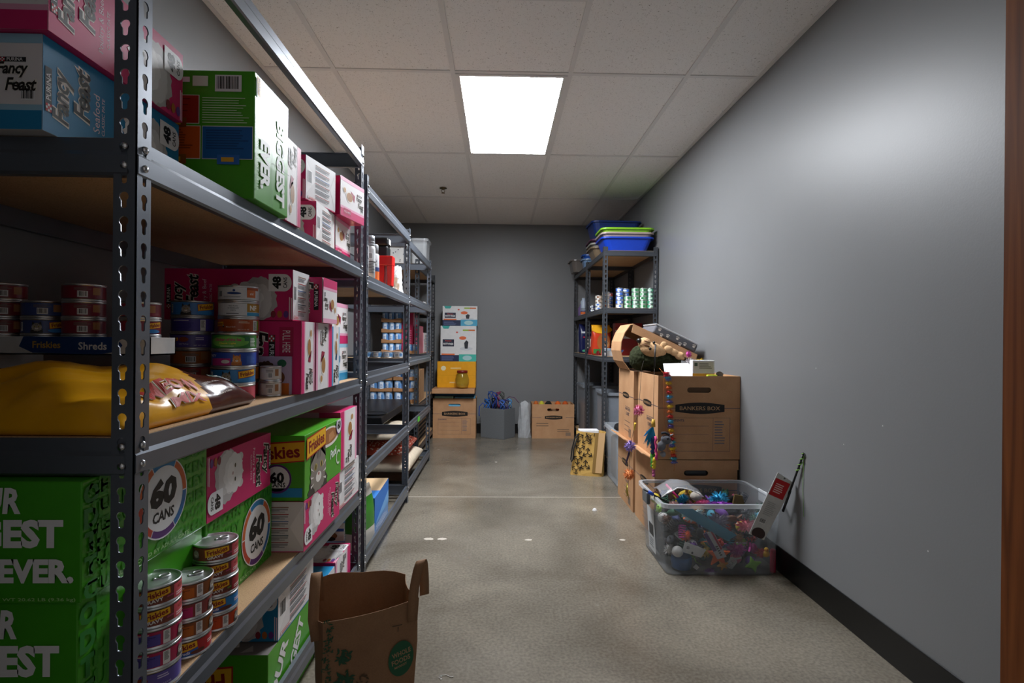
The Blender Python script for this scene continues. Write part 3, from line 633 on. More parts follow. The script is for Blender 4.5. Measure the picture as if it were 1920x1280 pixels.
carton('white ingredient-panel carton lying at the far end of the lower shelf', (-0.612, p.y + .385, zC), 0, (0.33, 0.305, FFH), {'all': WH, 'front': PINK}, {'right': ffi(PINK)})
carton('pink carton with sideways logo standing on the ingredient-panel carton', (-0.606, 2.075, zC + FFH + .001), 0, (0.21, 0.235, 0.222), {'all': PINK, 'right': WH}, {'front': ff_big_logo, 'right': (ffb(PINK, False), -90 % 360)})
# on the floor under the shelving
def floor_pate(P):
    W, H = P.W, P.H; P.txt('Paté', W * .36, H * .30, H * .20, '#e8ede5', 2, 'lettering', 180, .03, -.2); fr_logo(P, W * .40, H * .66, W * .62, 2, 180); P.ring(W * .86, H * .30, W * .10, W * .12, '#dfead7', 2, 'printed_panel', 90, 270)
def floor_our(P):
    W, H = P.W, P.H; P.txt('OUR', W * .20, H * .62, W * .14, '#e8e8e8', 2, 'lettering', 52, .04, fit=H * .75); P.txt('BIGGEST', W * .50, H * .5, W * .14, '#e8e8e8', 2, 'lettering', 52, .04, fit=H * 1.0)
def fur_top(P):
    W, H = P.W, P.H; r = random.Random(4)
    P.rect(0, 0, W, H, '#75706c', 1, 'cat_picture')
    for k in range(60):
        x, y = r.uniform(.02, .9) * W, r.uniform(.02, .8) * H; P.poly([(x, y), (x + W * .10, y + H * .02), (x + W * .06, y + H * .10)], r.choice(('#3c3836', '#a8a29c', '#d8d4cf', '#555')) if False else r.choice(('#3c3836', '#a8a29c', '#d8d4cf')), 2 + k % 3, 'cat_picture')
carton('green tabby carton standing upside down on the floor beside the paper bag', (-0.630, 1.50, 0), 0, (0.34, 0.37, 0.221), GREEN, {'front': floor_pate, 'right': floor_our, 'top': fur_top})
def ffm_t(P): badge48(P, P.W * .85, P.H * .25, P.W * .2, 2)
carton('blue cat food carton with 48 badge on the floor-level green carton', (-0.630, 1.565, .223), 0, (0.37, 0.29, FFH), {'all': TEAL, 'right': WH, 'top': '#55585c'}, {'front': (ffm(TEAL, 'Seafood'), 90), 'right': ffi(TEAL), 'top': ffm_t})  # top face is dark grey: its shade is put into the card colour
carton('blue-topped cat food carton on the floor behind the paper bag', (-0.632, 1.905, 0), 0, (0.33, 0.20, 0.215), {'all': TEAL, 'right': WH}, {'right': ffi(TEAL)})
carton('pink-topped cat food carton on the floor by the far post', (-0.632, 2.115, 0), 0, (0.33, 0.21, 0.222), {'all': PINK, 'right': WH}, {'right': (ffb(PINK), 90), 'top': (ffm(PINK, 'Poultry & Beef'), 90)})
# ------------------------------------------------------------------ tin cans
TIN = mat('tin_plate', '#dcdee0', 0.36, metal=1.0, var=0.05, scale=90)
def can_base(D, h, full=True):
    R = D / 2; r = 0.0022
    prof = [(0, .0015), (R * .86, .0015), (R * .90, 0), (R - r * .2, 0), (R, r * .6), (R, r * 1.6), (R - .0016, r * 2.2), (R - .0016, h - r * 2.2), (R, h - r * 1.6), (R, h - r * .4), (R - r * .5, h), (R - r * 1.4, h - .0006), (R * .90, h - .003), (R * .6, h - .0026), (0, h - .0026)]
    return prof
def can(label, loc, D, h, base, art=None, face=None, group=None, ring=False, ring_rz=0.5, parts=True, seg=32, name='food_can', tin=None):
    """face: world direction (angle) the label art looks to"""
    o = MB().lathe(can_base(D, h), seg).build(name, tin or TIN, None, loc); tag(o, label, 'can', group)
    R = D / 2 - .0008; lo, hi = .0056, h - .0056
    lb = MB().lathe([(R, lo), (R, hi)], seg, cap=False).build('paper_label', mat('label_' + base.lstrip('#'), base, 0.33, var=0.04, scale=60), o)
    if art:
        W = 2 * PI * R * .62; th0 = face if face is not None else math.atan2(CAM.y - loc[1], CAM.x - loc[0])
        def warp(a, b, l): t = th0 + (a - W / 2) / R; q = R + .0001 + l * .6; return Vector((q * math.cos(t), q * math.sin(t), lo + b))
        P = Printer(lb); P.face((0, 0, 0), (1, 0, 0), (0, 1, 0), W, hi - lo, 0, warp); art(P); P.done()
    if ring:
        k = h - .0022; a = D * .17; mb = MB(); mb.tube([(D * .20 + a * .62 * math.cos(2 * PI * q / 14), a * .48 * math.sin(2 * PI * q / 14), k + .0018) for q in range(15)], .0016, 6); mb.box((D * .20 - a * 1.25, -.004, k), (D * .20 - a * .4, .004, k + .0018)); mb.lathe([(.0035, 0), (.0035, .002), (0, .0026)], 10, c=(D * .20 - a * 1.1, 0, k))
        mb.build('pull_ring', TIN, o, (0, 0, 0), (0, 0, ring_rz))
    return o
# label art (W about 5.5 times as wide as high)
def a_gravy(side, word):
    def f(P):
        W, H = P.W, P.H; P.rect(W * .70, 0, W * .98, H, side, 1, nu=4); P.ell(W * .82, H * .72, W * .07, H * .16, '#a33a35', 2, 'fish_picture', 12); P.lines(W * .73, H * .15, W * .2, H * .3, 2, '#f0d6d6', 2)
        tabby(P, W * .26, H * .50, H * .40, 2, '#b3aca6', '#5e5650'); fr_logo(P, W * .52, H * .68, W * .27, 4, 4); P.txt('GRAVY', W * .50, H * .27, H * .26, '#f0e8e2', 4, 'lettering', 6, .03, fit=W * .18); P.txt(word, W * .66, H * .36, H * .16, '#d95a98' if word != 'pate' else '#7ec14c', 4, 'lettering', 6, .02)
        for k in range(7): P.ell(W * (.32 + .05 * k), H * .08, W * .025, H * .09, '#8c4a38', 3, 'bowl_picture', 8)
    return f
def a_back(panel, ln='#5a2a10', cat=True):
    def f(P):
        W, H = P.W, P.H; P.rect(W * .20, H * .06, W * .56, H * .80, panel, 1, nu=5); P.lines(W * .22, H * .12, W * .30, H * .60, 7, ln, 2); P.lines(W * .24, H * .84, W * .26, H * .10, 1, '#f1e6da', 2); P.rect(W * .585, H * .04, W * .655, H * .94, '#ece9e6', 1, 'barcode'); P.lines(W * .595, H * .30, W * .05, H * .6, 12, '#2a2a2c', 2, 'barcode', .45)
        if cat: tabby(P, W * .80, H * .48, H * .42, 2, '#9a938b', '#4c453f')
    return f
def a_shreds(P):
    W, H = P.W, P.H; P.rect(W * .36, 0, W * .62, H * .55, '#2d62ad', 1, nu=4); fr_logo(P, W * .47, H * .66, W * .28, 3, 4); P.txt('Shreds', W * .47, H * .22, H * .24, '#eef', 3, 'lettering', 6, .02, .2) if False else P.txt('Shreds', W * .47, H * .22, H * .24, '#eeeeff', 3, 'lettering', 6, .02, .2)
    P.ell(W * .62, H * .18, W * .08, H * .15, '#6d3a2a', 2, 'bowl_picture', 14); tabby(P, W * .24, H * .4, H * .4, 2, '#6d625a', '#2e2926'); P.lines(W * .74, H * .4, W * .12, H * .3, 2, '#f4dcdc', 2)
def a_blue(P):
    W, H = P.W, P.H; tabby(P, W * .42, H * .46, H * .44, 2, '#9d958c', '#37322e'); fr_logo(P, W * .68, H * .66, W * .24, 3, 3); P.ell(W * .66, H * .2, W * .12, H * .16, '#3a8fd6', 2, 'printed_panel', 18); P.rect(W * .19, H * .15, W * .23, H * .85, '#e9ecef', 2, 'barcode'); P.lines(W * .195, H * .3, W * .03, H * .5, 8, '#333333', 3, 'barcode', .4)
def a_white(badge, word, orange=True):
    def f(P):
        W, H = P.W, P.H; P.ell(W * .44, H * .50, W * .09, H * .10, '#23407e', 2, 'logo', 20); P.ell(W * .44, H * .74, W * .018, H * .10, '#23407e', 2, 'logo', 10); P.lines(W * .30, H * .16, W * .26, H * .12, 2, '#8a8f96', 2); P.bar(W * .20, H * .14, W * .08, H * .6, 1, 7, '#dcdcdc')
        P.rect(W * .60, H * .18, W * .73, H * .80, '#d2713a', 2, nu=3); P.txt(badge, W * .665, H * .5, H * .2, '#f5e9de', 3, 'lettering', 0, .02); P.rect(W * .60, H * .80, W * .80, H, '#b0562c', 1, nu=3)
    return f
def a_nf(P):
    W, H = P.W, P.H; P.rect(W * .60, H * .30, W * .84, H, '#b98a35', 1, nu=4); P.txt('NF', W * .69, H * .64, H * .42, '#f6f1e6', 3, 'diet_code', 0, .05); P.rect(W * .60, 0, W * .84, H * .26, '#3a9fd4', 1, nu=4)
    P.txt('PRO PLAN', W * .43, H * .78, H * .11, '#4c525a', 2, 'lettering', 0, 0); P.txt('VETERINARY', W * .43, H * .60, H * .11, '#4c525a', 2, 'lettering', 0, 0); P.txt('DIETS', W * .43, H * .42, H * .11, '#4c525a', 2, 'lettering', 0, 0); P.lines(W * .34, H * .12, W * .2, H * .12, 1, '#6a7078', 2)
def a_orange(P):
    W, H = P.W, P.H; P.txt('Mixed Grill', W * .40, H * .38, H * .12, '#f2dccb', 2, 'lettering', 0, .01); P.lines(W * .50, H * .7, W * .14, H * .2, 2, '#e9c9ae', 2); P.txt('NET WT 5.5 OZ', W * .56, H * .16, H * .09, '#f2dccb', 2, 'lettering', 0, .01); P.rect(W * .69, H * .06, W * .76, H * .94, '#e9e6e0', 2, 'barcode'); P.lines(W * .70, H * .15, W * .05, H * .7, 10, '#333333', 3, 'barcode', .4); P.rect(W * .765, H * .1, W * .80, H * .9, '#79a83a', 2); fr_logo(P, W * .22, H * .6, W * .16, 3); tabby(P, W * .30, H * .5, H * .1, 2)
def a_sea(P):
    W, H = P.W, P.H; P.ell(W * .44, H * .5, W * .24, H * .42, '#6db04a', 1, 'printed_panel', 30); P.txt('Chicken of the Sea', W * .42, H * .66, H * .22, '#b52a63', 3, 'lettering', 0, .03, .15, fit=W * .32); P.txt('Chunk Light', W * .42, H * .36, H * .16, '#e9d94a', 3, 'lettering', 0, .02, fit=W * .20); P.lines(W * .34, H * .14, W * .16, H * .1, 1, '#d8ecd0', 3)
    P.rect(W * .62, H * .55, W * .68, H * .88, '#2f6f4a', 2); P.lines(W * .70, H * .15, W * .10, H * .7, 6, '#d8e2d8', 2)
def a_cat2(P):
    W, H = P.W, P.H; P.rect(W * .20, 0, W * .46, H * .55, '#b8307c', 1, nu=4); P.ell(W * .40, H * .3, W * .05, H * .14, '#d9d2cc', 2, 'bowl_picture', 16); tabby(P, W * .53, H * .46, H * .40, 2, '#d98a42', '#b5682a'); P.rect(W * .64, H * .1, W * .80, H * .85, '#2a54ad', 1, 'text_panel', nu=3); P.lines(W * .65, H * .15, W * .13, H * .6, 8, '#4a74cd', 2); P.txt('TASTY', W * .22, H * .75, H * .18, '#e8e8f5', 2, 'lettering', 0, .02)
def a_salmon(P):
    W, H = P.W, P.H; P.ell(W * .60, H * .6, W * .09, H * .14, '#c23a4a', 2, 'bowl_picture', 14); P.txt('with Salmon', W * .58, H * .28, H * .14, '#f7e3e6', 2, 'lettering', 0, .01); P.lines(W * .46, H * .08, W * .26, H * .1, 1, '#f7e3e6', 2); tabby(P, W * .3, H * .5, H * .4, 2, '#9d958c', '#37322e')
def a_turkey(P):
    W, H = P.W, P.H; P.ell(W * .40, H * .64, W * .06, H * .2, '#8f3f22', 2, 'bowl_picture', 14); P.txt('with Turkey', W * .40, H * .26, H * .14, '#e6dff0', 2, 'lettering', 0, .01); P.txt('NET WT 5.5 OZ', W * .60, H * .15, H * .1, '#e6dff0', 2, 'lettering', 0, .01); P.lines(W * .54, H * .6, W * .12, H * .3, 2, '#cfc4e6', 2); fr_logo(P, W * .27, H * .62, W * .12, 3)
def a_plain(P):
    W, H = P.W, P.H; P.bar(W * .42, H * .1, W * .12, H * .5, 1, 8); P.lines(W * .38, H * .65, W * .2, H * .25, 3, '#7a6a60', 2); P.rect(W * .60, H * .3, W * .70, H * .9, '#a8764c', 1, nu=3)
def stack(x, y, z, D, h, rows, grp, where, rings=True, jit=.0015):
    n = len(rows)
    for k, (lab, base, art) in enumerate(rows[::-1]):
        pos = 'topmost' if k == n - 1 else ('bottom' if k == 0 else ('first', 'second', 'third', 'fourth', 'fifth', 'sixth', 'seventh')[k] + ' from the bottom')
        can('%s can, %s of %s' % (lab, pos, where), (x + RND.uniform(-jit, jit), y + RND.uniform(-jit, jit), z + k * (h + .0002)), D, h, base, art, None, grp, rings and k == n - 1, 0.9)
CD, CH = 0.095, 0.0385
gv = ('brown and pink gravy', '#7b3a31', a_gravy('#d0555e', 'chunky')); gg_ = ('brown and green gravy', '#6a3329', a_gravy('#a8333a', 'pate')); ob = ('orange-brown panelled', '#8a4a1e', a_back('#c06a1d')); pb = ('pink panelled', '#8a3a36', a_back('#c2266c', '#7a1646')); pu = ('violet and red', '#b3214f', a_back('#5a4a9e', '#352a66'))
stack(-0.662, 1.056, zC, CD, CH, [gv, gv, pu, pu, ('violet', '#5d4f9f', a_turkey)], 'cans stacked on the lower shelf', 'the stack beside the near post')
stack(-0.657, 1.160, zC, CD, CH, [ob, pb, ob, ('red shreds', '#b3222a', a_shreds)], 'cans stacked on the lower shelf', 'the four-can stack on the lower shelf')
stack(-0.653, 1.264, zC, CD, CH, [gv, gv, gg_, ('blue logo', '#2b7fc0', a_shreds), ('orange-red panelled', '#b8401e', a_back('#cf4d1c', '#8a2c0c'))], 'cans stacked on the lower shelf', 'the stack before the 60 badge')
BD, BH = 0.110, 0.0453
wo = ('white prescription', '#dcdde0', a_white('c/d', '')); 
stack(-0.884, 1.575, zB, BD, BH, [('blue tabby', '#3c7fc4', a_blue), ('violet panelled', '#4a3d98', a_back('#52459f', '#34297a', False)), ('violet turkey', '#5b4b9b', a_turkey), ('orange barcode', '#a45a1c', a_plain), ('red', '#a52a2a', a_plain), ('blue', '#3c6fb4', a_plain)], 'mixed cans stacked on the middle shelf', 'the stack before the long pink carton')
stack(-0.762, 1.592, zB, BD, BH, [wo, ('white and gold veterinary', '#dedfe1', a_nf), ('burnt orange grill', '#b5501d', a_orange), wo, ('violet', '#5b4b9b', a_turkey), ('orange', '#b56a1e', a_plain), ('red and blue', '#a8262c', a_plain)], 'mixed cans stacked on the middle shelf', 'the tallest stack')
stack(-0.7195, 1.478, zB, BD, BH, [('green tuna', '#2f7a2c', a_sea), ('blue ginger-cat', '#2747a5', a_cat2), ('sky blue tabby', '#2f7fc0', a_blue), ('pink salmon', '#d05a6c', a_salmon)], 'mixed cans stacked on the middle shelf', 'the stack behind the yellow bag tip')
for k in range(2): can('small white can, %s of two beside the tallest stack' % ('lower', 'upper')[k], (-0.673, 1.605, zB + k * .0442), 0.060, 0.044, '#d9d4cf', a_plain, None, 'small white cans')
# treat pouch with animal picture
def pouch(P):
    W, H = P.W, P.H; P.rect(0, 0, W, H, '#b9a8c6', 1); P.ell(W * .76, H * .82, W * .12, H * .1, '#2f6b4a', 2, 'logo'); fluffy(P, W * .34, H * .62, W * .26, '#4a2d1e', 2, 3); P.ell(W * .70, H * .45, W * .14, H * .16, '#7a4a2a', 2, 'dog_picture'); P.rect(W * .55, 0, W * .95, H * .3, '#c96a22', 2); fluffy(P, W * .2, H * .2, W * .25, '#e9e4dc', 2, 6)
carton('flat lavender pet treat pouch leaning between cans and pink carton', (-0.628, 1.642, zB), 0, (0.115, 0.010, 0.115), '#b9a8c6', {'front': pouch}, name='treat_pouch', cat='pouch')
# tray of cans at the back of the middle shelf
t = thing('can_tray', 'white cardboard tray with blue shreds banner behind the yellow bag', 'tray', (-0.9825, 1.262, 1.052))
mb = MB(); w_, d_ = .2075, .047; mb.box((-w_, -d_, 0), (w_, d_, .003)); mb.box((-w_, -d_, 0), (w_, -d_ + .003, .040)); mb.box((-w_, d_ - .003, 0), (w_, d_, .040)); mb.box((-w_, -d_, 0), (-w_ + .003, d_, .040)); mb.box((w_ - .003, -d_, 0), (w_, d_, .040))
mb.build('tray_body', mat('tray_card', '#d5d6d6', 0.5), t)
P = Printer(t); P.face((-.2075, -.0472, 0), (1, 0, 0), (0, 0, 1), .415, .04); P.poly([(.16, .004), (.30, .001), (.345, .008), (.355, .022), (.34, .04), (.14, .04), (.13, .018)], '#1d3f7a', 1, 'banner'); P.txt('Shreds', .29, .020, .017, '#e6e8ee', 2, 'lettering', 0, .02); P.txt('Friskies', .19, .022, .015, '#c9a040', 2, 'logo', 0, .02); P.done()
carton('plain white carton propping up the can tray', (-1.126, 1.12, zB), 0, (0.085, 0.24, .1275), '#cfd0d1', name='prop_carton')
dc = ('dark red', '#7a1f26'), ('violet', '#433a74'), ('teal', '#1d4f5e'), ('maroon', '#6d1a2a')
for nm, cx_, cy_, n_, c_ in (('end', -1.135, 1.262, 4, '#7d2028'), ('second', -1.045, 1.262, 3, '#3b4c86'), ('third', -0.955, 1.262, 4, '#7d1f33'), ('fourth', -0.828, 1.262, 3, '#8a2238')):
    for k in range(n_):
        col_ = c_ if k > 0 else '#3d4f7c'
        can('dark %s can in the tray behind the yellow bag, %s stack, level %s' % ('blue' if k == 0 else 'labelled', nm, ('one', 'two', 'three', 'four')[k]), (cx_, cy_, 1.0552 + k * .0392), 0.083, 0.039, col_, a_blue if k == 1 and n_ == 3 else a_plain, None, 'cans in the white tray')
# big yellow bag of dry food lying on the middle shelf
def pillow(name, label, cat, c, ax, ay, h, z0, fcol, mats, rz=0, nu=36, nv=36, wr=.006, pw=3.0, seed=2, ex=.55, crease=0.0):
    rn = random.Random(seed); fr_ = [(rn.uniform(2, 9), rn.uniform(2, 9), rn.uniform(0, 6), rn.uniform(.4, 1)) for _ in range(6)]
    def S_(s, t):
        e = max(0.0, 1 - abs(s) ** pw) ** ex * max(0.0, 1 - abs(t) ** pw) ** ex
        wv = sum(a * math.sin(f * s + g * t + p) for f, g, p, a in fr_) / 3
        if crease: wv += crease * sum(a * (.5 - abs(math.sin(.8 * f * s - .9 * g * t + 2 * p))) for f, g, p, a in fr_)
        return Vector((ax * s * (1 - .04 * e), ay * t * (1 - .04 * e), z0 + .012 + e * (h - .012) + wr * wv * min(1, e * 2)))
    mb = MB(); vs_ = []; fs_ = []; ms = []
    for top in (1, 0):
        for i in range(nu + 1):
            for j in range(nv + 1):
                s, t = -1 + 2 * i / nu, -1 + 2 * j / nv; s = math.copysign(abs(s) ** .7, s); t = math.copysign(abs(t) ** .7, t); p_ = S_(s, t)
                vs_.append(p_ if top else Vector((p_.x, p_.y, z0 + max(0, .012 - .012 * min(1, (p_.z - z0 - .012) / .012)))))
    N = (nu + 1) * (nv + 1)
    for top in (0, 1):
        for i in range(nu):
            for j in range(nv):
                k = i * (nv + 1) + j + (0 if top == 0 else N); q = (k, k + nv + 1, k + nv + 2, k + 1); fs_.append(q if top == 0 else q[::-1])
                ms.append(fcol(-1 + 2 * (i + .5) / nu, -1 + 2 * (j + .5) / nv))
    mb.add(vs_, fs_, 0, True); mb.m = ms
    o = mb.build(name, mats, None, c, (0, 0, rz)); me = o.data; bm = bmesh.new(); bm.from_mesh(me); bmesh.ops.remove_doubles(bm, verts=bm.verts, dist=1e-4); bm.to_mesh(me); bm.free()
    tag(o, label, cat); return o, S_
YB_ = mat('yellow_film', '#e2a211', 0.30, var=0.12, scale=9, bump=1.0, bscale=14); BR_ = mat('brown_film', '#4a1c10', 0.22, var=0.15, scale=6, bump=0.4, bscale=22); BK_ = mat('black_film', '#1d1513', 0.2, var=0.1, bump=.4, bscale=22)
bag, SB = pillow('food_bag', 'yellow and brown bag of dry cat food lying on the middle shelf', 'bag', (-0.875, 1.165, 0), .245, .245, .108, zB + .001, lambda s, t: (2 if s < .35 else 1) if t + .35 * (s - .3) > .30 else 0, [YB_, BR_, BK_], wr=.010, crease=.9, ex=.42, nu=60, nv=60)
P = Printer(bag)
def bw(s0, s1, t0, t1, W, H):            # a runs along +t, b climbs from the aisle edge over the top
    def f(a, b, l):
        s, t = s0 + (s1 - s0) * b / H, t0 + (t1 - t0) * a / W
        if s0 > 2: s = max(.01, 1 - (s0 - 10 + (s1 - s0) * b / H) ** (1 / .42)) ** (1 / 3)
        p_ = SB(s, t); e = .01; n_ = (SB(s + e, t) - p_).cross(SB(s, t + e) - p_).normalized(); return p_ + n_ * (.0018 + l * 2)
    return f
P.face((0, 0, 0), (1, 0, 0), (0, 1, 0), .20, .13, 0, bw(10.12, 10.86, -.80, .20, .20, .13))
for tx, xx, yy in (('MEOW', .118, .088), ('MIX', .13, .040)): P.txt(tx, xx, yy, .037, '#f3e8cf', 1, 'logo', 0, .06, fit=.145 if tx == 'MEOW' else .095); P.txt(tx, xx, yy, .036, '#c2301c', 2, 'logo', 0, .03, fit=.14 if tx == 'MEOW' else .09)
P.face((0, 0, 0.1), (1, 0, 0), (0, 1, 0), .12, .13, 0, bw(10.15, 10.93, .22, .95, .12, .13))
P.ell(.092, .095, .024, .027, '#d9dcd6', 1, 'badge'); P.ell(.092, .099, .022, .020, '#1c5a3c', 2, 'badge'); P.txt('VITALITY', .092, .104, .008, '#e8eee8', 3, 'badge', -8, .02, fit=.034); P.txt('BURSTS', .092, .093, .008, '#e8eee8', 3, 'badge', -8, .02, fit=.03); P.txt('THE DELICIOUS FLAVORS OF', .04, .045, .006, '#e4d8cc', 1, 'lettering', -8, .01, fit=.06); P.txt('SALMON & TURKEY', .035, .033, .006, '#e4d8cc', 1, 'lettering', -8, .01, fit=.045); P.txt('ESSENTIAL VITAMINS', .03, .08, .006, '#c9c2bc', 1, 'lettering', -8, .01, fit=.04)
P.face((0, 0, 0.2), (1, 0, 0), (0, 1, 0), .20, .13, 0, bw(-.95, -.2, .4, -.75, .20, .13)); P.rect(.02, .08, .18, .11, '#a3281a', 1, 'printed_panel', nu=10); P.done()
# ------------------------------------------------------------------ brown paper grocery bag on the floor
FL, FR_, BR, BL = Vector((-.431, 1.342, .392)), Vector((-.207, 1.430, .412)), Vector((-.270, 1.590, .405)), Vector((-.497, 1.500, .432))
bagr = thing('grocery_bag', 'brown paper grocery bag with handles and green logo standing on the floor', 'bag', (-.351, 1.465, 0))
O = Vector((-.351, 1.465, 0))
def rim(a, b, n, sag, out, up=0):
    r_ = []
    d_ = (b - a); nn = Vector((d_.y, -d_.x, 0)).normalized()
    for k in range(n): q = k / n; r_.append(a + d_ * q + nn * out * math.sin(PI * q) + Vector((0, 0, sag * math.sin(PI * q) + up * math.sin(3 * PI * q))))
    return r_
top = rim(FL, FR_, 8, -.004, .008) + rim(FR_, BR, 6, -.004, -.012) + rim(BR, BL, 8, .012, .01, .004) + rim(BL, FL, 6, -.028, .018)
foot = rim(FL + Vector((.0, .012, 0)), FR_ + Vector((-.022, .015, 0)), 8, 0, .002) + rim(FR_ + Vector((-.022, .015, 0)), BR + Vector((-.02, -.01, 0)), 6, 0, 0) + rim(BR + Vector((-.02, -.01, 0)), BL + Vector((.006, -.006, 0)), 8, 0, 0) + rim(BL + Vector((.006, -.006, 0)), FL + Vector((.0, .012, 0)), 6, 0, 0)
mb = MB(); n = len(top); RWS = 7; vs_ = []; rb = random.Random(5)
for r_ in range(RWS + 1):
    q = r_ / RWS
    for k in range(n):
        p_ = Vector((foot[k].x, foot[k].y, 0)).lerp(top[k], q); 
        if 0 < r_ < RWS: p_ += Vector((rb.uniform(-.002, .002), rb.uniform(-.002, .002), 0))
        p_ = p_ - O; p_.z = p_.z if r_ else 0.001; vs_.append(p_)
fs_ = [(r_ * n + k, r_ * n + (k + 1) % n, (r_ + 1) * n + (k + 1) % n, (r_ + 1) * n + k) for r_ in range(RWS) for k in range(n)] + [tuple(reversed(range(n)))]
mb.add(vs_, fs_, 0, False); ob_ = mb.build('bag_body', BAGP, bagr); sm = ob_.modifiers.new('paper', 'SOLIDIFY'); sm.thickness = .0012; sm.offset = -1
def strap(pts, wdt, side):
    mb = MB(); pts = [Vector(p) - O for p in pts]; vs_ = []; sd = Vector(side).normalized() * wdt / 2
    for p_ in pts: vs_ += [p_ - sd, p_ + sd]
    mb.add(vs_, [(2 * k, 2 * k + 2, 2 * k + 3, 2 * k + 1) for k in range(len(pts) - 1)], 0, True); s_ = mb.build('handle', BAGP, bagr); m_ = s_.modifiers.new('paper', 'SOLIDIFY'); m_.thickness = .0014
fd = (FR_ - FL).normalized()
def loop(base_, base2, hgt, lean, n=14): return [Vector(base_).lerp(Vector(base2), k / n) + Vector(lean) * math.sin(PI * k / n) + Vector((0, 0, hgt * math.sin(PI * k / n) ** .7)) for k in range(n + 1)]
a_ = FR_ - fd * .012 + Vector((0, 0, -.055)); strap([a_ + Vector((-.004, -.008, 0))] + [p_ for p_ in loop(a_ + Vector((-.004, -.008, .045)), a_ + Vector((.016, .075, .03)), .105, (.006, 0, 0))], .026, fd)
a_ = FL + fd * -.02 + Vector((0, .02, -.05)); strap([a_] + loop(a_ + Vector((-.012, .01, .05)), a_ + Vector((-.028, .10, .05)), .095, (.0, 0, 0)), .026, (.9, .4, 0))
P = Printer(bagr); u = FR_ - FL; o_ = FL - O; o_.z = 0
def fw(a, b, l):
    q = b / .40; base_ = (foot[0] + (FR_ + Vector((-.022, .015, 0)) - foot[0]) * (a / .24)); t_ = FL + (FR_ - FL) * (a / .24); p_ = Vector((base_.x, base_.y, 0)).lerp(Vector((t_.x, t_.y, .40)), q); nn = Vector((fd.y, -fd.x, 0)); return p_ - O + nn * (.004 + .008 * q * math.sin(PI * a / .24) + l * 2)
P.face((0, 0, 0), (1, 0, 0), (0, 0, 1), .24, .40, 0, fw)
P.ell(.198, .262, .034, .047, '#1d5c3e', 1, 'logo', 36)
for tx, yy, ww in (('WHOLE', .277, .050), ('FOODS', .258, .050), ('MARKET', .243, .034)): P.txt(tx, .198, yy, .0135 if tx != 'MARKET' else .006, '#a98a68', 2, 'logo', 12, .02, fit=ww)
gr = random.Random(9)
def sprig(x, y, r, n, c):
    for k in range(n):
        a = gr.uniform(0, 2 * PI); q = r * gr.uniform(.2, 1); cx_, cy_ = x + q * math.cos(a) * .8, y + q * math.sin(a); b_ = gr.uniform(0, PI); L = r * gr.uniform(.2, .4)
        P.poly([(cx_ - L * math.cos(b_), cy_ - L * math.sin(b_)), (cx_ + L * .35 * math.sin(b_), cy_ - L * .35 * math.cos(b_)), (cx_ + L * math.cos(b_), cy_ + L * math.sin(b_)), (cx_ - L * .35 * math.sin(b_), cy_ + L * .35 * math.cos(b_))], c, 1, 'leaf_print')
for k in range(9): sprig(.012 + .004 * math.sin(k), .40 - .025 * k, .014, 16, '#24513a')
sprig(.050, .300, .026, 30, '#24513a'); sprig(.052, .235, .030, 34, '#24513a'); sprig(.10, .235, .022, 10, '#54402c'); P.rect(.17, .352, .196, .354, '#4b3d30', 1); P.rect(.185, .336, .187, .349, '#4b3d30', 1); P.done()
# ------------------------------------------------------------------ second shelving: bottles on the board
z2 = 1.392 + .002
PLW = mat('white_plastic', '#d9dadb', 0.35); PLG = mat('grey_plastic', '#8b8e92', 0.4); PLK = mat('black_plastic', '#141517', 0.38, var=.1); PLR = mat('red_plastic', '#c31a16', 0.33)
def bottle(label, loc, prof, cols, group=None, cat='bottle', art=None, name='spray_bottle', capat=None, capm=PLG):
    o = thing(name, label, cat, loc, 0, group); MB().lathe(prof, 24).build('body', cols, o)
    if capat: MB().lathe(capat, 24).build('cap', capm, o)
    if art: r_, h0, h1, fn = art; W = 2 * PI * r_ * .6; th0 = math.atan2(CAM.y - loc[1], CAM.x - loc[0]); P = Printer(o); P.face((0, 0, 0), (1, 0, 0), (0, 0, 1), W, h1 - h0, 0, lambda a, b, l: Vector(((r_ + .0004 + l) * math.cos(th0 + (a - W / 2) / r_), (r_ + .0004 + l) * math.sin(th0 + (a - W / 2) / r_), h0 + b))); fn(P); P.done()
    return o
def aer(P):
    W, H = P.W, P.H; P.rect(0, H * .55, W, H, '#cfd0d2', 1, nu=8); P.bar(W * .3, H * .6, W * .35, H * .25, 2, 8); P.lines(W * .2, H * .1, W * .6, H * .4, 7, '#5a5d62', 1); P.rect(0, H * .5, W, H * .53, '#1f2023', 1, nu=8)
def aer2(P):
    W, H = P.W, P.H; P.rect(0, H * .0, W, H * .35, '#d4682c', 1, nu=8); P.rect(0, H * .36, W, H * .52, '#31406e', 1, nu=8); P.lines(W * .2, H * .6, W * .5, H * .3, 4, '#5a5d62', 1)
bottle('tall white spray bottle at the near end of the bottle row', (-0.642, 2.535, z2), [(.024, 0), (.026, .004), (.026, .14), (.012, .165), (.012, .185), (0, .185)], mat('white_bottle', '#cfd0d2', .4), 'bottles on the second shelving', art=(.026, .02, .13, aer), capat=[(.014, .18), (.014, .205), (.009, .212), (0, .212)], capm=PLW)
bottle('white aerosol can with ribbed grey cap and barcode', (-0.640, 2.655, z2), [(.025, 0), (.027, .003), (.027, .148), (.022, .156), (0, .156)], mat('aerosol_white', '#c4c5c7', .3), 'bottles on the second shelving', 'aerosol can', art=(.027, .01, .14, aer), name='aerosol_can', capat=[(.024, .155), (.025, .158), (.025, .165), (.023, .167), (.025, .169), (.025, .177), (.023, .179), (.025, .181), (.024, .205), (.0, .208)])
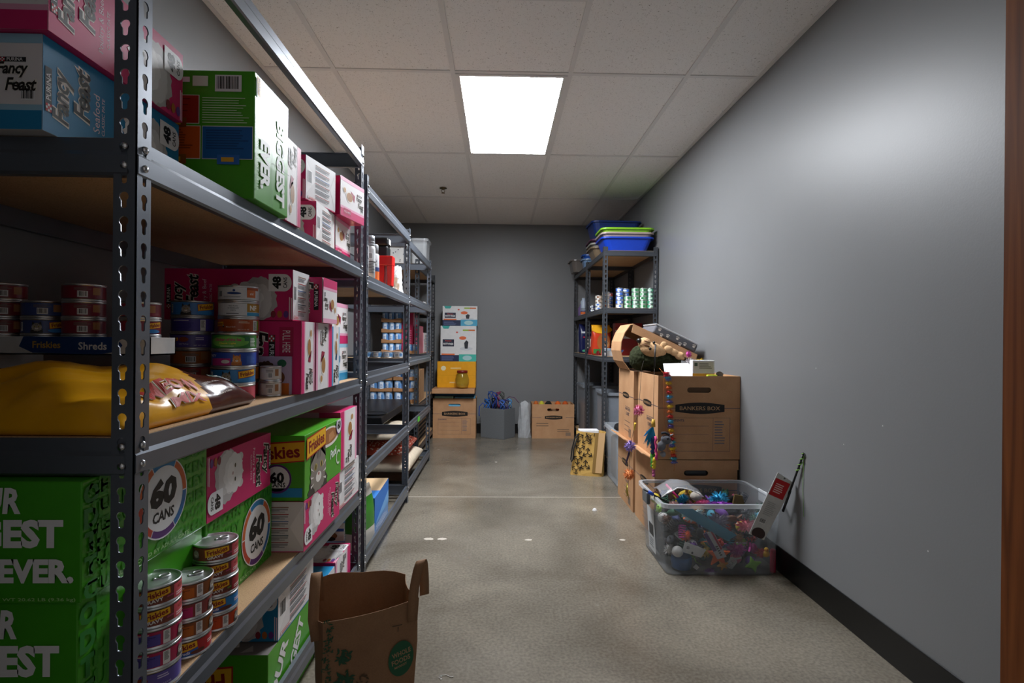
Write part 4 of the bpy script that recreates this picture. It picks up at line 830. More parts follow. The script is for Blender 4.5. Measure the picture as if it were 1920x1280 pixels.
bottle('grey aerosol can with orange and blue label', (-0.652, 2.800, z2), [(.024, 0), (.026, .003), (.026, .135), (.02, .142), (0, .142)], mat('aerosol_grey', '#b0b1b4', .3), 'bottles on the second shelving', 'aerosol can', art=(.026, .005, .13, aer2), name='aerosol_can', capat=[(.022, .141), (.022, .185), (.018, .19), (0, .19)])
o = thing('black_canister', 'tall black square canister with white sticker behind the red holder', 'canister', (-0.705, 3.22, z2))
mb = MB(); mb.box((-.045, -.045, 0), (.045, .045, .25)); bevel(mb.build('body', PLK, o), .012, 3); mb = MB(); mb.box((-.048, -.048, .251), (.048, .048, .30)); bevel(mb.build('lid', PLK, o), .014, 3); P = Printer(o); P.face((.0482, -.03, .262), (0, 1, 0), (0, 0, 1), .05, .03); P.rect(0, 0, .05, .03, '#e4e4e4', 1, 'sticker'); P.done()
o = thing('scoop_holder', 'red plastic holder with two legs beside the black canister', 'holder', (-0.640, 3.06, z2))
bevel(MB().box((-.038, -.038, .115), (.038, .038, .168)).build('block', PLR, o), .004)
for sx in (-1, 1): mb = MB(); mb.prism([(sx * .006, .116), (sx * .037, .116), (sx * .033, 0), (sx * .010, 0)], lambda q: (q[0], -.034, q[1]), lambda q: (q[0], .034, q[1])); bevel(mb.build('leg', PLR, o), .004)
def crumple(name, label, cat, loc, r, h, m, seed=1, group=None, n=22, amp=.35, top=.5):
    rn = random.Random(seed); mb = MB(); vs_ = []; fs_ = []; R_ = 9
    ph = [(rn.randint(2, 6), rn.uniform(0, 6), rn.uniform(.3, 1)) for _ in range(5)]
    for i in range(R_ + 1):
        q = i / R_; k = (1 - (1 - top) * q ** 1.6)
        for j in range(n):
            a = 2 * PI * j / n; w_ = 1 + amp * .25 * sum(c * math.sin(f * a + p_ + q * 4) for f, p_, c in ph) / 2 + rn.uniform(-amp, amp) * .12
            vs_.append((r[0] * k * w_ * math.cos(a), r[1] * k * w_ * math.sin(a), max(0.0, h * q * (1 + (rn.uniform(-.12, .12) if i == R_ else 0)))))
    for i in range(R_):
        for j in range(n): j2 = (j + 1) % n; fs_.append((i * n + j, i * n + j2, (i + 1) * n + j2, (i + 1) * n + j))
    fs_.append(tuple(reversed(range(n)))); fs_.append(tuple(R_ * n + j for j in range(n))); mb.add(vs_, fs_, 0, False)
    return tag(mb.build(name, m, None, loc), label, cat, group)
FILM = mat('white_film', '#e3e4e6', 0.3, var=.05, trans=0.0, alpha=.86)
crumple('plastic_bag', 'crumpled white plastic bag at the end of the bottle row', 'bag', (-0.655, 3.44, z2), (.034, .07), .155, FILM, 4, amp=1.1, top=.75)
# floor of the second shelving: litter carton, green and white sack
def litter(P):
    W, H = P.W, P.H; P.rect(0, H * .45, W, H, '#2f74c8', 1); P.poly([(0, H * .45), (W, H * .75), (W, H * .45)], '#7db2e6', 2); P.lines(W * .1, H * .05, W * .8, H * .36, 7, '#cfd6e2', 2)
def litter_top(P):
    W, H = P.W, P.H; P.rect(0, 0, W, H, '#d9b98f', 1); P.rect(0, 0, W, H * .35, '#3f86d6', 2); sp = random.Random(2)
    for k in range(22): x, y = sp.uniform(.05, .6) * W, sp.uniform(.4, .6) * H; P.ell(x, y, W * .05, H * .03, sp.choice(('#4f5a24', '#6d5a2e', '#7a8a3a')), 3, 'plant_picture', 8)
carton('blue cat litter carton with tan top standing on the floor', (-0.648, 2.845, 0), math.radians(2), (0.30, 0.42, 0.262), {'all': '#7fa6d8'}, {'right': litter, 'front': litter, 'top': litter_top})
def sack(name, label, loc, rz, w_, d_, h_, cols, zones, art=None, seed=1, group=None, cat='sack'):
    """upright filled sack: cross-section bulges, top pinched to a crimped edge"""
    rn = random.Random(seed); n = 28; R_ = 14; mb = MB(); vs_ = []; fs_ = []; ms = []
    def prof(q): return 1 - .10 * (1 - min(1, q / .08)) ** 2, (1.0 if q < .55 else max(.06, 1 - ((q - .55) / .45) ** 2 * .94))
    for i in range(R_ + 1):
        q = i / R_; kx, ky = prof(q)
        for j in range(n):
            a = 2 * PI * j / n; c, s = math.cos(a), math.sin(a); e = .45
            x = math.copysign(abs(c) ** e, c) * w_ / 2 * kx; y = math.copysign(abs(s) ** e, s) * d_ / 2 * ky
            k = 1 + .03 * math.sin(3 * a + q * 7 + seed) + rn.uniform(-.012, .012); vs_.append((x * k, y * k, h_ * q))
    for i in range(R_):
        for j in range(n): j2 = (j + 1) % n; fs_.append((i * n + j, i * n + j2, (i + 1) * n + j2, (i + 1) * n + j)); ms.append(zones((i + .5) / R_, 2 * PI * (j + .5) / n))
    fs_.append(tuple(reversed(range(n)))); ms.append(0); fs_.append(tuple(R_ * n + j for j in range(n))); ms.append(0)
    mb.add(vs_, fs_, 0, True); mb.m = ms
    o = mb.build(name, [mat('film_' + c.lstrip('#'), c, .32, var=.07, scale=14, bump=.3, bscale=25) for c in cols], None, loc, (0, 0, rz)); tag(o, label, cat, group)
    if art: P = Printer(o); P.face((-w_ / 2, -d_ / 2 * 1.045, 0), (1, 0, 0), (0, 0, 1), w_, h_, 0, lambda a, b, l: Vector((a - w_ / 2, -d_ / 2 * prof(b / h_)[1] * (1.05) - .002 - l, b))); art(P); P.done()
    return o
sack('food_sack', 'white sack with green panel slumped before the litter carton', (-0.690, 2.72, 0), math.radians(80), .20, .09, .355, ['#d5d0c6', '#2d7d1c', '#8f8a86'], lambda q, a: 1 if .42 < q < .84 else (2 if q < .25 else 0), seed=3)
def beagle(P):
    W, H = P.W, P.H; P.rect(0, 0, W, H, '#dcd8d2', 1); P.rect(0, H * .55, W, H * .72, '#2d4fa0', 2); P.ell(W * .5, H * .3, W * .3, H * .25, '#8a5a34', 2, 'dog_picture'); P.ell(W * .5, H * .12, W * .25, H * .14, '#2a201a', 3, 'dog_picture'); P.ell(W * .6, H * .85, W * .12, H * .1, '#3a8a3a', 2)
carton('small printed treat box leaning inside beside the post', (-0.665, 2.345, .223), 0, (.14, .012, .075), '#dcd8d2', {'front': beagle}, name='treat_box', cat='box')
# ------------------------------------------------------------------ third shelving: pet beds, feeder trays, cans
FLEECE = mat('cream_fleece', '#cdbfa9', 0.95, var=.08, scale=30, bump=.6, bscale=60, spec=.1)
RUST, nt, b, tc = node_mat('rust_paisley')
vor = nt.nodes.new('ShaderNodeTexVoronoi'); vor.inputs['Scale'].default_value = 55; nt.links.new(tc.outputs['Object'], vor.inputs['Vector'])
nt.links.new(ramp(nt, vor.outputs['Distance'], [(0.28, lin('#e3cdb9')), (0.36, lin('#a9402a'))]), b.inputs['Base Color']); b.inputs['Roughness'].default_value = .9
o = thing('folded_pet_crate', 'flat brown folded pet crate with black strap under the beds', 'crate', (-0.93, 4.16, .1012))
bevel(MB().box((-.268, -.35, 0), (.268, .35, .060)).build('panel', mat('brown_canvas', '#5b3f2a', .8, bump=.3), o), .01, 2)
MB().box((-.06, -.3525, -.001), (-.03, .3525, .0645)).build('strap', PLK, o); MB().box((-.14, -.354, .02), (.06, -.3502, .034)).build('strap', PLK, o)
for sx in (-.062, .0): bevel(MB().box((sx - .012, -.362, .030), (sx + .012, -.3502, .055)).build('buckle', CHROME, o), .003)
p1_, _ = pillow('pet_bed', 'thick cream fleece pet bed at the bottom of the pile', 'pet bed', (-0.905, 4.16, 0), .275, .37, .105, .1655, lambda s, t: 0, [FLEECE], wr=.008, ex=.45, seed=5)
p2_, _ = pillow('pet_bed', 'rust red patterned pet bed in the middle of the pile', 'pet bed', (-0.925, 4.10, 0), .265, .30, .095, .282, lambda s, t: 0, [RUST], wr=.008, ex=.45, seed=6)
p3_, _ = pillow('pet_bed', 'flat cream fleece pet bed on top of the pile', 'pet bed', (-0.935, 4.10, 0), .255, .31, .075, .392, lambda s, t: 0, [FLEECE], wr=.012, ex=.5, seed=7)
MB().box((-.289, -.592, .967 - .012), (.289, -.42, .967 + .0015)).build('shelf_board', BOARD, U3)
for k, (xa, xb, lab, nb) in enumerate(((-1.195, -0.80, 'long black feeding tray with round wells above the pet beds', 2),)):
    o = thing('feeding_tray', lab, 'tray', ((xa + xb) / 2, 4.33, .5085)); w_ = xb - xa
    mb = MB(); mb.prism([(-w_ / 2, 0), (w_ / 2, 0), (w_ / 2 - .012, .05), (-w_ / 2 + .012, .05)], lambda q: (q[0], -.592, q[1]), lambda q: (q[0], .592, q[1])); bevel(mb.build('body', PLK, o), .006)
    for q in range(nb): cx_ = (q - (nb - 1) / 2) * .195; r_ = min(.09, w_ / 2 - .015); MB().lathe([(r_, .05), (r_ + .004, .056), (r_ - .003, .057), (r_ * .9, .052), (r_ * .8, .0515), (0, .0512)], 32, c=(cx_, -.40, 0)).build('well', mat('well_black', '#26282b', .3), o)
BLUE = '#86aed6'
def a_blue2(P):
    W, H = P.W, P.H; P.rect(W * .30, H * .1, W * .55, H * .9, '#dfe8f2', 1, nu=4); P.ell(W * .62, H * .5, W * .1, H * .3, '#4f86c0', 1, 'printed_panel', 14); P.lines(W * .33, H * .3, W * .18, H * .4, 3, '#5c7fb0', 2)
for k, (x_, c_) in enumerate(((-0.935, BLUE), (-0.858, '#7fa8d4'), (-0.781, '#8fb4da'), (-0.712, '#b9cbe0'))):
    can('low pale blue can on the bare shelf, %s from the wall side' % ('first', 'second', 'third', 'fourth')[k], (x_, 3.805 + .01 * (k == 3), .967 + .002), .074, .042, c_, a_blue2, None, 'low blue cans on the third shelving', seg=24)
# ------------------------------------------------------------------ far corner shelving: trays of blue cans
KTR = mat('tray_kraft', '#a8794f', .75, var=.08)
def can_tray(label, x0, x1, y0, z, nx, ny, D, h, tray_h=.036, group='kraft trays of blue cans', lc=BLUE):
    w_, d_ = x1 - x0, ny * D + .008; t = thing('can_tray', label, 'tray', ((x0 + x1) / 2, y0 + d_ / 2, z), 0, group)
    mb = MB(); a, b_ = w_ / 2, d_ / 2; mb.box((-a, -b_, 0), (a, b_, .002)); mb.box((-a, b_ - .002, 0), (a, b_, tray_h)); mb.box((-a, -b_, 0), (-a + .002, b_, tray_h)); mb.box((a - .002, -b_, 0), (a, b_, tray_h)); n = 12
    mb.prism([(-a, 0), (a, 0)] + [(a - 2 * a * k / n, tray_h * (1 - .28 * math.sin(PI * k / n) ** 4)) for k in range(n + 1)], lambda q: (q[0], -b_, q[1]), lambda q: (q[0], -b_ + .002, q[1])); mb.build('tray_body', KTR, t)
    return [((x0 + (w_ - nx * D) / 2 + D * (i + .5)), y0 + .004 + D * (j + .5), z + .0022) for i in range(nx) for j in range(ny)]
PROTO = {}
def quick_can(label, loc, D, h, c, group):
    k = (D, h, c)
    if k not in PROTO: PROTO[k] = can(label, loc, D, h, c, a_blue2, -PI / 2 + .25, group, seg=18); return PROTO[k]
    return dup(PROTO[k], loc, (0, 0, RND.uniform(-.5, .5)), label, group)
LV = ('bottom', 'second', 'third', 'top')
for k in range(4):
    pts = can_tray('kraft tray of slim blue cans, %s of four on the upper can shelf' % LV[k], -1.100, -0.915, 5.03, .9695 + k * .0965, 3, 2, .060, .092)
    for q in pts: quick_can('slim pale blue can in the %s tray of the four-tray stack' % LV[k], q, .0595, .0935, (BLUE, '#7aa5d6')[k % 2], 'slim blue cans in kraft trays')
pts = can_tray('small kraft tray of blue cans before the pink cartons', -0.872, -0.757, 5.03, .9695, 2, 1, .056, .085)
for q in pts: quick_can('blue can in the small tray before the pink cartons', q, .055, .085, '#7fa9d8', 'cans in the small kraft tray')
for k, (x_, w_, h_) in enumerate(((-0.872, .05, .30), (-0.815, .05, .38), (-0.757, .05, .26))):
    carton('tall narrow pink carton behind the small can tray, %s from the wall' % ('first', 'second', 'third')[k], (x_ + .0, 5.095, .9695), 0, (w_, .25, h_), '#b8224c', {'front': lambda P: P.lines(P.W * .2, P.H * .1, P.W * .6, P.H * .5, 9, '#e07a98', 1)}, 'tall pink cartons')
carton('pale pink and white carton at the shelf end by the can trays', (-0.760, 5.42, .9695), 0, (.10, .30, .20), '#c9a3a8', {'right': ffi(PINK)})
for c_ in range(2):
    for k in range(3):
        xa = (-1.215, -0.985)[c_]
        pts = can_tray('kraft tray of wide blue cans, %s of three, %s stack on the lower can shelf' % (('bottom', 'middle', 'top')[k], ('wall-side', 'aisle-side')[c_]), xa, xa + .222, 5.03, .5095 + k * .1055, 3, 1, .0725, .10)
        for q in pts: quick_can('wide blue can in the %s %s tray on the lower can shelf' % (('wall-side', 'aisle-side')[c_], ('bottom', 'middle', 'top')[k]), q, .072, .1015, ('#8fb3da', '#7fa6d2', '#a7c3e0')[k], 'wide blue cans in kraft trays')
carton('plain kraft carton lying by the aisle-side can trays', (-0.760, 5.16, .5095 + .0), 0, (.19, .30, .30), '#b48a63', name='kraft_carton', rough=.75)
TRK = mat('tray_black', '#1b1d1f', .35, var=.05)
for k in range(5):
    o = MB(); o.prism([(-.215, 0), (.215, 0), (.225, .036), (-.225, .036)], lambda q: (q[0], -.33, q[1]), lambda q: (q[0], .33, q[1])); o.box((-.232, -.338, .036), (.232, .338, .042))
    tag(bevel(o.build('plastic_tray', TRK, None, (-0.985, 5.36, .1025 + k * .0425)), .004), 'flat black plastic tray in the floor-level stack, %s up' % ('lowest', 'second', 'third', 'fourth', 'fifth')[k], 'tray', 'stacked black trays')
def spots(P):
    r = random.Random(3)
    for k in range(10): P.ell(P.W * r.uniform(.1, .9), P.H * r.uniform(.1, .9), P.W * .03, P.H * .03, '#5a5c60', 1, 'printed_panel', 8)
carton('white spotted carton on top of the far corner shelving', (-0.862, 5.08, 1.8025), 0, (.20, .25, .20), '#d2d2d0', {'front': spots, 'right': spots})
CLR = mat('clear_plastic', '#dfe3e6', 0.22, var=0, alpha=.38); CLR2 = mat('frosted_plastic', '#ccd2d8', 0.3, var=0, alpha=.30)
def tote(label, c, w_, d_, h_, m, rz=0, name='storage_tote', rimh=.022, th=.003, taper=.92, r=.03, group=None, rimm=None, cat='tote'):
    """open tub with rounded corners, tapered walls and a rolled rim"""
    t = thing(name, label, cat, c, rz, group)
    def loop(sx, sy, z, rr):
        L = []
        for (qx, qy, a0) in ((1, 1, 0), (-1, 1, 90), (-1, -1, 180), (1, -1, 270)):
            for k in range(5): a = math.radians(a0 + 22.5 * k); L.append((qx * (sx - rr) + rr * math.cos(a), qy * (sy - rr) + rr * math.sin(a), z))
        return L
    rings = [loop(w_ / 2 * taper, d_ / 2 * taper, 0, r), loop(w_ / 2 * (taper + .01), d_ / 2 * (taper + .01), .008, r), loop(w_ / 2, d_ / 2, h_, r), loop(w_ / 2 - th, d_ / 2 - th, h_, r), loop(w_ / 2 * taper - th, d_ / 2 * taper - th, th + .002, r)]
    mb = MB(); n = 20; vs_ = sum(rings, []); fs_ = [tuple(reversed(range(n)))]
    for i in range(len(rings) - 1):
        for k in range(n): k2 = (k + 1) % n; fs_.append((i * n + k, i * n + k2, (i + 1) * n + k2, (i + 1) * n + k))
    fs_.append(tuple((len(rings) - 1) * n + k for k in range(n))); mb.add(vs_, fs_, 0, False); mb.build('tub', m, t)
    o1, i1 = loop(w_ / 2 + .014, d_ / 2 + .014, h_ + .002, r + .012), loop(w_ / 2 - th, d_ / 2 - th, h_ + .002, r); o0 = loop(w_ / 2 + .014, d_ / 2 + .014, h_ - rimh, r + .012); i0 = loop(w_ / 2 + .010, d_ / 2 + .010, h_ - rimh, r + .01); i2 = loop(w_ / 2 + .0005, d_ / 2 + .0005, h_ - .003, r)
    mb = MB(); R_ = [i1, o1, o0, i0, i2]; fs_ = []
    for i in range(4):
        for k in range(n): k2 = (k + 1) % n; fs_.append((i * n + k, (i + 1) * n + k, (i + 1) * n + k2, i * n + k2))
    mb.add(sum(R_, []), fs_, 0, False); mb.build('rim', rimm or m, t)
    return t
tote('empty clear plastic tub on top of the far corner shelving', (-0.775, 5.26, 1.8025), .15, .26, .255, CLR)
for k, (x_, y_, w_, h_, c_) in enumerate(((-0.76, 5.15, .05, .05, '#c9c9c9'), (-0.76, 5.30, .04, .07, '#8a3a3a'), (-0.77, 5.6, .05, .09, '#d8d8d8'), (-0.78, 5.95, .05, .10, '#b9b2a6'))):
    carton('small %s box on the second shelf of the far corner shelving' % ('light grey', 'dull red', 'white', 'beige')[k], (x_, y_, 1.4025), 0, (.09, w_, h_), c_, name='small_box', cat='box')
# ------------------------------------------------------------------ against the back wall
def moving_box(label, loc, rz, dims, open_=True, art_front=True, handle='hole', group=None, flap=None, name='moving_box', lid=False, small=False, left_art=True):
    """corrugated box with hand holes; origin = near right bottom corner like carton()"""
    w_, d_, h_ = dims; t = .005; o = thing(name, label, 'box', loc, rz, group)
    hx0, hx1, hz0, hz1 = -w_ / 2 - .068, -w_ / 2 + .068, h_ * .80, h_ * .80 + .030
    def panel(yy0, yy1):       # end panel with a rounded hand hole
        mb = MB(); n = 8; hole = []
        cx_, cz, rw, rh = -w_ / 2, (hz0 + hz1) / 2, (hx1 - hx0) / 2 - .015, (hz1 - hz0) / 2
        for k in range(n + 1): a = -PI / 2 + PI * k / n; hole.append((cx_ + rw + rh * math.cos(a), cz + rh * math.sin(a)))
        for k in range(n + 1): a = PI / 2 + PI * k / n; hole.append((cx_ - rw + rh * math.cos(a), cz + rh * math.sin(a)))
        H = len(hole); m_ = rh + .012; outl = []
        for i in range(H):
            a = (-PI / 2 + PI * i / n) if i <= n else (PI / 2 + PI * (i - n - 1) / n); c_, s_ = math.cos(a), math.sin(a); k_ = m_ / max(abs(c_), abs(s_)); outl.append((cx_ + (rw if i <= n else -rw) + c_ * k_, cz + s_ * k_))
        X0, X1, Z0, Z1 = cx_ - rw - m_, cx_ + rw + m_, cz - m_, cz + m_
        for yy in (yy0, yy1):
            mb.add([(x, yy, z) for x, z in hole] + [(x, yy, z) for x, z in outl], [(i, (i + 1) % H, H + (i + 1) % H, H + i) for i in range(H)])
            for (xa, za, xb, zb) in ((-w_, 0, 0, Z0), (-w_, Z1, 0, h_), (-w_, Z0, X0, Z1), (X1, Z0, 0, Z1)): mb.add([(xa, yy, za), (xb, yy, za), (xb, yy, zb), (xa, yy, zb)], [(0, 1, 2, 3)])
        mb.add([(x, yy0, z) for x, z in hole] + [(x, yy1, z) for x, z in hole], [(i, (i + 1) % H, H + (i + 1) % H, H + i) for i in range(H)])
        for (xa, za), (xb, zb) in (((-w_, 0), (-w_, h_)), ((-w_, h_), (0, h_)), ((0, h_), (0, 0)), ((0, 0), (-w_, 0))): mb.add([(xa, yy0, za), (xb, yy0, zb), (xb, yy1, zb), (xa, yy1, za)], [(0, 1, 2, 3)])
        return mb.build('end_panel', KRAFT, o)
    fp = panel(0, t); panel(d_ - t, d_)
    lpn = MB().box((-w_, t, 0), (-w_ + t, d_ - t, h_)).build('side_panel', KRAFT, o); MB().box((-t, t, 0), (0, d_ - t, h_)).build('side_panel', KRAFT, o)
    MB().box((-w_ + t, t, 0), (-t, d_ - t, t)).build('base_panel', KRAFT, o)
    if not open_: MB().box((-w_ + t, t, h_ - t), (-t, d_ - t, h_)).build('top_panel', KRAFT, o)
    NAVY, BKX = '#2f3a55', '#1f1a16'; P = Printer(fp)
    if handle == 'cap': P.face((-w_, -.0004, 0), (1, 0, 0), (0, 0, 1), w_, h_); bevel(MB().box((hx0 + .003, -.004, hz0 - .006), (hx1 - .003, .034, hz1 + .006)).build('hand_grip', PLK, o), .0185, 4)
    def bb(P, cx_, cz, ww, full=True):
        hh = ww * .23; n = 10; top_ = [(cx_ - ww / 2 + ww * k / n, cz + hh * (.30 + .20 * math.sin(PI * k / n))) for k in range(n + 1)]; bot = [(x, 2 * cz - z) for x, z in top_[::-1]]; P.poly(top_ + bot, BKX, 2, 'logo'); P.txt('BANKERS BOX', cx_, cz, hh * .34, '#b08c66', 3, 'logo', 0, .012, fit=ww * .82)
    if art_front:
        P.face((-w_, -.0003, 0), (1, 0, 0), (0, 0, 1), w_, h_); z_ = h_ * .615
        P.rect(0, z_ - .0015, w_ * .22, z_ + .0015, NAVY, 1, 'line_print'); P.rect(w_ * .80, z_ - .0015, w_, z_ + .0015, NAVY, 1, 'line_print#2'); bb(P, w_ * .51, z_, w_ * .60 if not small else w_ * .42)
        if not small:
            def fr(x0, z0, x1, z1): 
                for a in ((x0, z0, x1, z0 + .0014), (x0, z1 - .0014, x1, z1), (x0, z0, x0 + .0014, z1), (x1 - .0014, z0, x1, z1)): P.rect(*[v_ for v_ in a], NAVY, 1, 'contents_table')
            fr(w_ * .12, h_ * .10, w_ * .88, h_ * .50); P.rect(w_ * .67, h_ * .10, w_ * .673, h_ * .50, NAVY, 1, 'contents_table')
            for q in (.40, .30, .20): P.rect(w_ * .15, h_ * q, w_ * .62, h_ * q + .0012, NAVY, 1, 'contents_table')
            P.txt('CONTENTS:', w_ * .22, h_ * .47, .013, NAVY, 1, 'lettering', 0, .02); P.lines(w_ * .69, h_ * .19, w_ * .13, h_ * .29, 9, '#6d6a72', 1, 'small_print', .35)
        else: P.lines(w_ * .10, h_ * .36, w_ * .3, h_ * .14, 2, '#6a5648', 1, 'small_print', .3); P.lines(w_ * .6, h_ * .2, w_ * .3, h_ * .10, 2, '#6a5648', 1, 'small_print#2', .3); P.rect(w_ * .80, h_ * .08, w_ * .92, h_ * .18, '#8a7360', 1, 'small_print#2')
    P.done()
    if left_art:
        P = Printer(lpn); P.face((-w_ - .0003, d_, 0), (0, -1, 0), (0, 0, 1), d_, h_); z_ = h_ * .63; P.rect(0, z_ - .0015, d_, z_ + .0015, NAVY, 1, 'line_print'); bb(P, d_ * .5, z_ + .0, d_ * .40); P.rect(d_ * .46, h_ * .42, d_ * .80, h_ * .47, NAVY, 1, 'lettering'); P.rect(d_ * .465, h_ * .425, d_ * .795, h_ * .465, '#b18862', 2, 'lettering'); P.txt('smooth move', d_ * .63, h_ * .445, .014, NAVY, 3, 'lettering', 0, .01, fit=d_ * .28); P.txt('CLASSIC', d_ * .63, h_ * .37, .022, '#4b4652', 1, 'lettering', 0, .01, fit=d_ * .22)
        P.lines(d_ * .42, h_ * .12, d_ * .45, h_ * .2, 3, '#6d5f58', 1, 'small_print', .12); P.rect(d_ * .70, h_ * .05, d_ * .85, h_ * .17, '#7a6656', 1, 'small_print'); P.done()
    return o
b1 = moving_box('kraft moving box with folded cloths beneath the puppy pad cartons', (-0.262, 6.07, 0), 0, (.480, .30, .445))
cl = mat('mint_cloth', '#a9d9c4', .9, bump=.3), mat('sky_cloth', '#6fb3d6', .9, bump=.3), mat('navy_cloth', '#28506e', .9, bump=.3)
tag(bevel(MB().box((-.735, 6.085, .40), (-.515, 6.30, .468)).build('folded_cloth', cl[0]), .012, 3), 'folded mint green cloth filling the box under the cartons', 'cloth')
tag(bevel(MB().box((-.505, 6.085, .40), (-.275, 6.30, .462)).build('folded_cloth', cl[1]), .012, 3), 'folded sky blue cloth filling the box under the cartons', 'cloth')
tag(bevel(MB().box((-.732, 6.10, .4685), (-.28, 6.33, .508)).build('folded_cloth', cl[2]), .014, 3), 'folded dark teal cloth beneath the cardboard lid', 'cloth')
lid_ = MB().box((-.742, 5.95, .5095), (-.272, 6.36, .562)); o = lid_.build('cardboard_lid', KRAFT); tag(bevel(o, .003), 'flat kraft lid carrying the yellow carton and the jar', 'lid')
def yel(P):
    W, H = P.W, P.H; P.ell(W * .16, H * .74, W * .065, H * .09, '#e6dcb4', 1, 'logo', 24); P.lines(W * .34, H * .72, W * .34, H * .06, 2, '#f0dca0', 1); P.txt('puppy pads', W * .44, H * .20, H * .07, '#f3e7c0', 1, 'lettering', 0, .01); P.rect(0, H * .47, W, H * .475, '#c98d12', 1, 'flap_seam')
carton('yellow carton behind the jar, under the puppy pad cartons', (-0.268, 6.12, .563), 0, (.435, .24, .295), '#e8a31a', {'front': yel})
def pads(small):
    def f(P):
        W, H = P.W, P.H; k = 1.6 if small else 1.0
        P.poly([(W * .04, H), (W * .26, H), (W * .22, H - H * .08 * k), (W * .08, H - H * .08 * k)], '#3fa9a0', 1, 'corner_tab'); P.rect(W * .06, H * (.42 if not small else .40), W * .38, H * (.62 if not small else .66), '#23263c', 1, 'logo'); P.txt('Premium', W * .22, H * (.58 if not small else .60), H * .035 * k, '#d24a3a', 2, 'logo', 0, .02); P.txt('POTTY PADS', W * .22, H * (.49 if not small else .50), H * .06 * k, '#e8e8e8', 2, 'logo', 0, .03, fit=W * .28)
        P.rect(0, 0, W * .52, H * .18 * k, '#1f2a4c', 1); P.rect(W * .52, 0, W, H * .20 * k, '#45b5a4' if not small else '#4aa3c4', 1); P.rect(W * .03, H * .18 * k, W * .40, H * .22 * k, '#e0703a', 2); P.ell(W * .75, H * .1 * k, W * .13, H * .07 * k, '#a8cfd0', 2, 'printed_panel', 16); P.lines(W * .04, H * .03 * k, W * .36, H * .12 * k, 4, '#5a668c', 2)
        P.rect(W * .62, H * .86, W * .96, H * .90 if not small else H * .93, '#d0703c', 1, 'size_band'); P.rect(W * .62, H * .86, W * .78, H * .90 if not small else H * .93, '#9bb63a', 2, 'size_band'); P.ell(W * .46, H * .82, W * .03, H * .022 * k, '#d8503a', 1, 'dot_print', 12); P.ell(W * .62, H * .66, W * .1, H * .05 * k, '#dd6a3c', 1, 'speech_bubble', 14)
        P.poly([(W * .68, H * .36), (W * .76, H * .36), (W * .78, H * .55), (W * .72, H * .60), (W * .66, H * .52)], '#26282e', 2, 'dog_picture'); P.ell(W * .72, H * .36, W * .18, H * .05, '#c9ccd0', 1, 'dog_picture', 16)
    return f
carton('white puppy pad carton with green foot band on the yellow carton', (-0.266, 6.13, .859), 0, (.405, .23, .402), '#dcdcdb', {'front': pads(False)})
carton('shorter white puppy pad carton with blue foot band at the very top', (-0.256, 6.14, 1.262), 0, (.395, .22, .225), '#dcdcdb', {'front': pads(True)})
o = thing('treat_jar', 'clear barrel jar with red lid standing on the kraft lid', 'jar', (-0.415, 6.036, .563))
MB().lathe([(0, .002), (.055, .002), (.066, .015), (.077, .06), (.078, .10), (.066, .145), (.055, .165), (.055, .178), (.052, .178), (.052, .165), (.063, .145), (.075, .10), (.074, .06), (.063, .017), (.053, .005), (0, .005)], 32, cap=False).build('glass', mat('amber_clear', '#c9a83a', .08, var=0, alpha=.28), o)
MB().lathe([(0, .20), (.056, .20), (.060, .195), (.060, .172), (.056, .172)], 32, cap=False).build('lid', mat('red_lid', '#7d1c14', .35), o); MB().lathe([(0, .006), (.058, .008), (.066, .03), (.0, .034)], 24, cap=False).build('contents', mat('jar_treats', '#c98a22', .6), o)
# grey fabric tote with leashes
GF = mat('grey_felt', '#6f7274', .95, var=.1, scale=120, bump=.4, bscale=400, spec=.1)
tt = thing('fabric_bin', 'grey felt storage bin full of leashes against the back wall', 'bin', (.052, 5.98, 0), math.radians(-34))
W_, D_, H_ = .315, .235, .335; mb = MB(); mb.box((-W_, 0, 0), (0, .008, H_)); mb.box((-W_, D_ - .008, 0), (0, D_, H_)); mb.box((-W_, .008, 0), (-W_ + .008, D_ - .008, H_)); mb.box((-.008, .008, 0), (0, D_ - .008, H_)); mb.box((-W_ + .008, .008, 0), (-.008, D_ - .008, .01)); bevel(mb.build('walls', GF, tt), .003)
lr = random.Random(11); cB = Matrix.Rotation(math.radians(-34), 3, 'Z')
def inbin(x, y, z): v_ = cB @ Vector((x, y, 0)); return Vector((.052 + v_.x, 5.98 + v_.y, z))
tag(MB().add([inbin(x, y, .20) for x, y in ((-W_ + .01, .01), (-.01, .01), (-.01, D_ - .01), (-W_ + .01, D_ - .01))] + [inbin(x, y, .30) for x, y in ((-W_ + .01, .01), (-.01, .01), (-.01, D_ - .01), (-W_ + .01, D_ - .01))], [(0, 3, 2, 1), (4, 5, 6, 7), (0, 1, 5, 4), (1, 2, 6, 5), (2, 3, 7, 6), (3, 0, 4, 7)]).build('harness_pile', mat('dark_webbing', '#24211f', .8, var=.4, scale=30, bump=.8, bscale=50)), 'dark tangle of harness webbing filling the grey felt bin', 'harness', kind='stuff')
LC = [('#2a6fc4', 'bright blue'), ('#1f3a8c', 'navy blue'), ('#3a62b0', 'cobalt'), ('#2b4f8a', 'steel blue'), ('#8a3c62', 'dusty rose'), ('#3a2f6e', 'violet'), ('#1d1c1e', 'black'), ('#4a4d44', 'olive grey'), ('#5ba0d8', 'pale blue')]
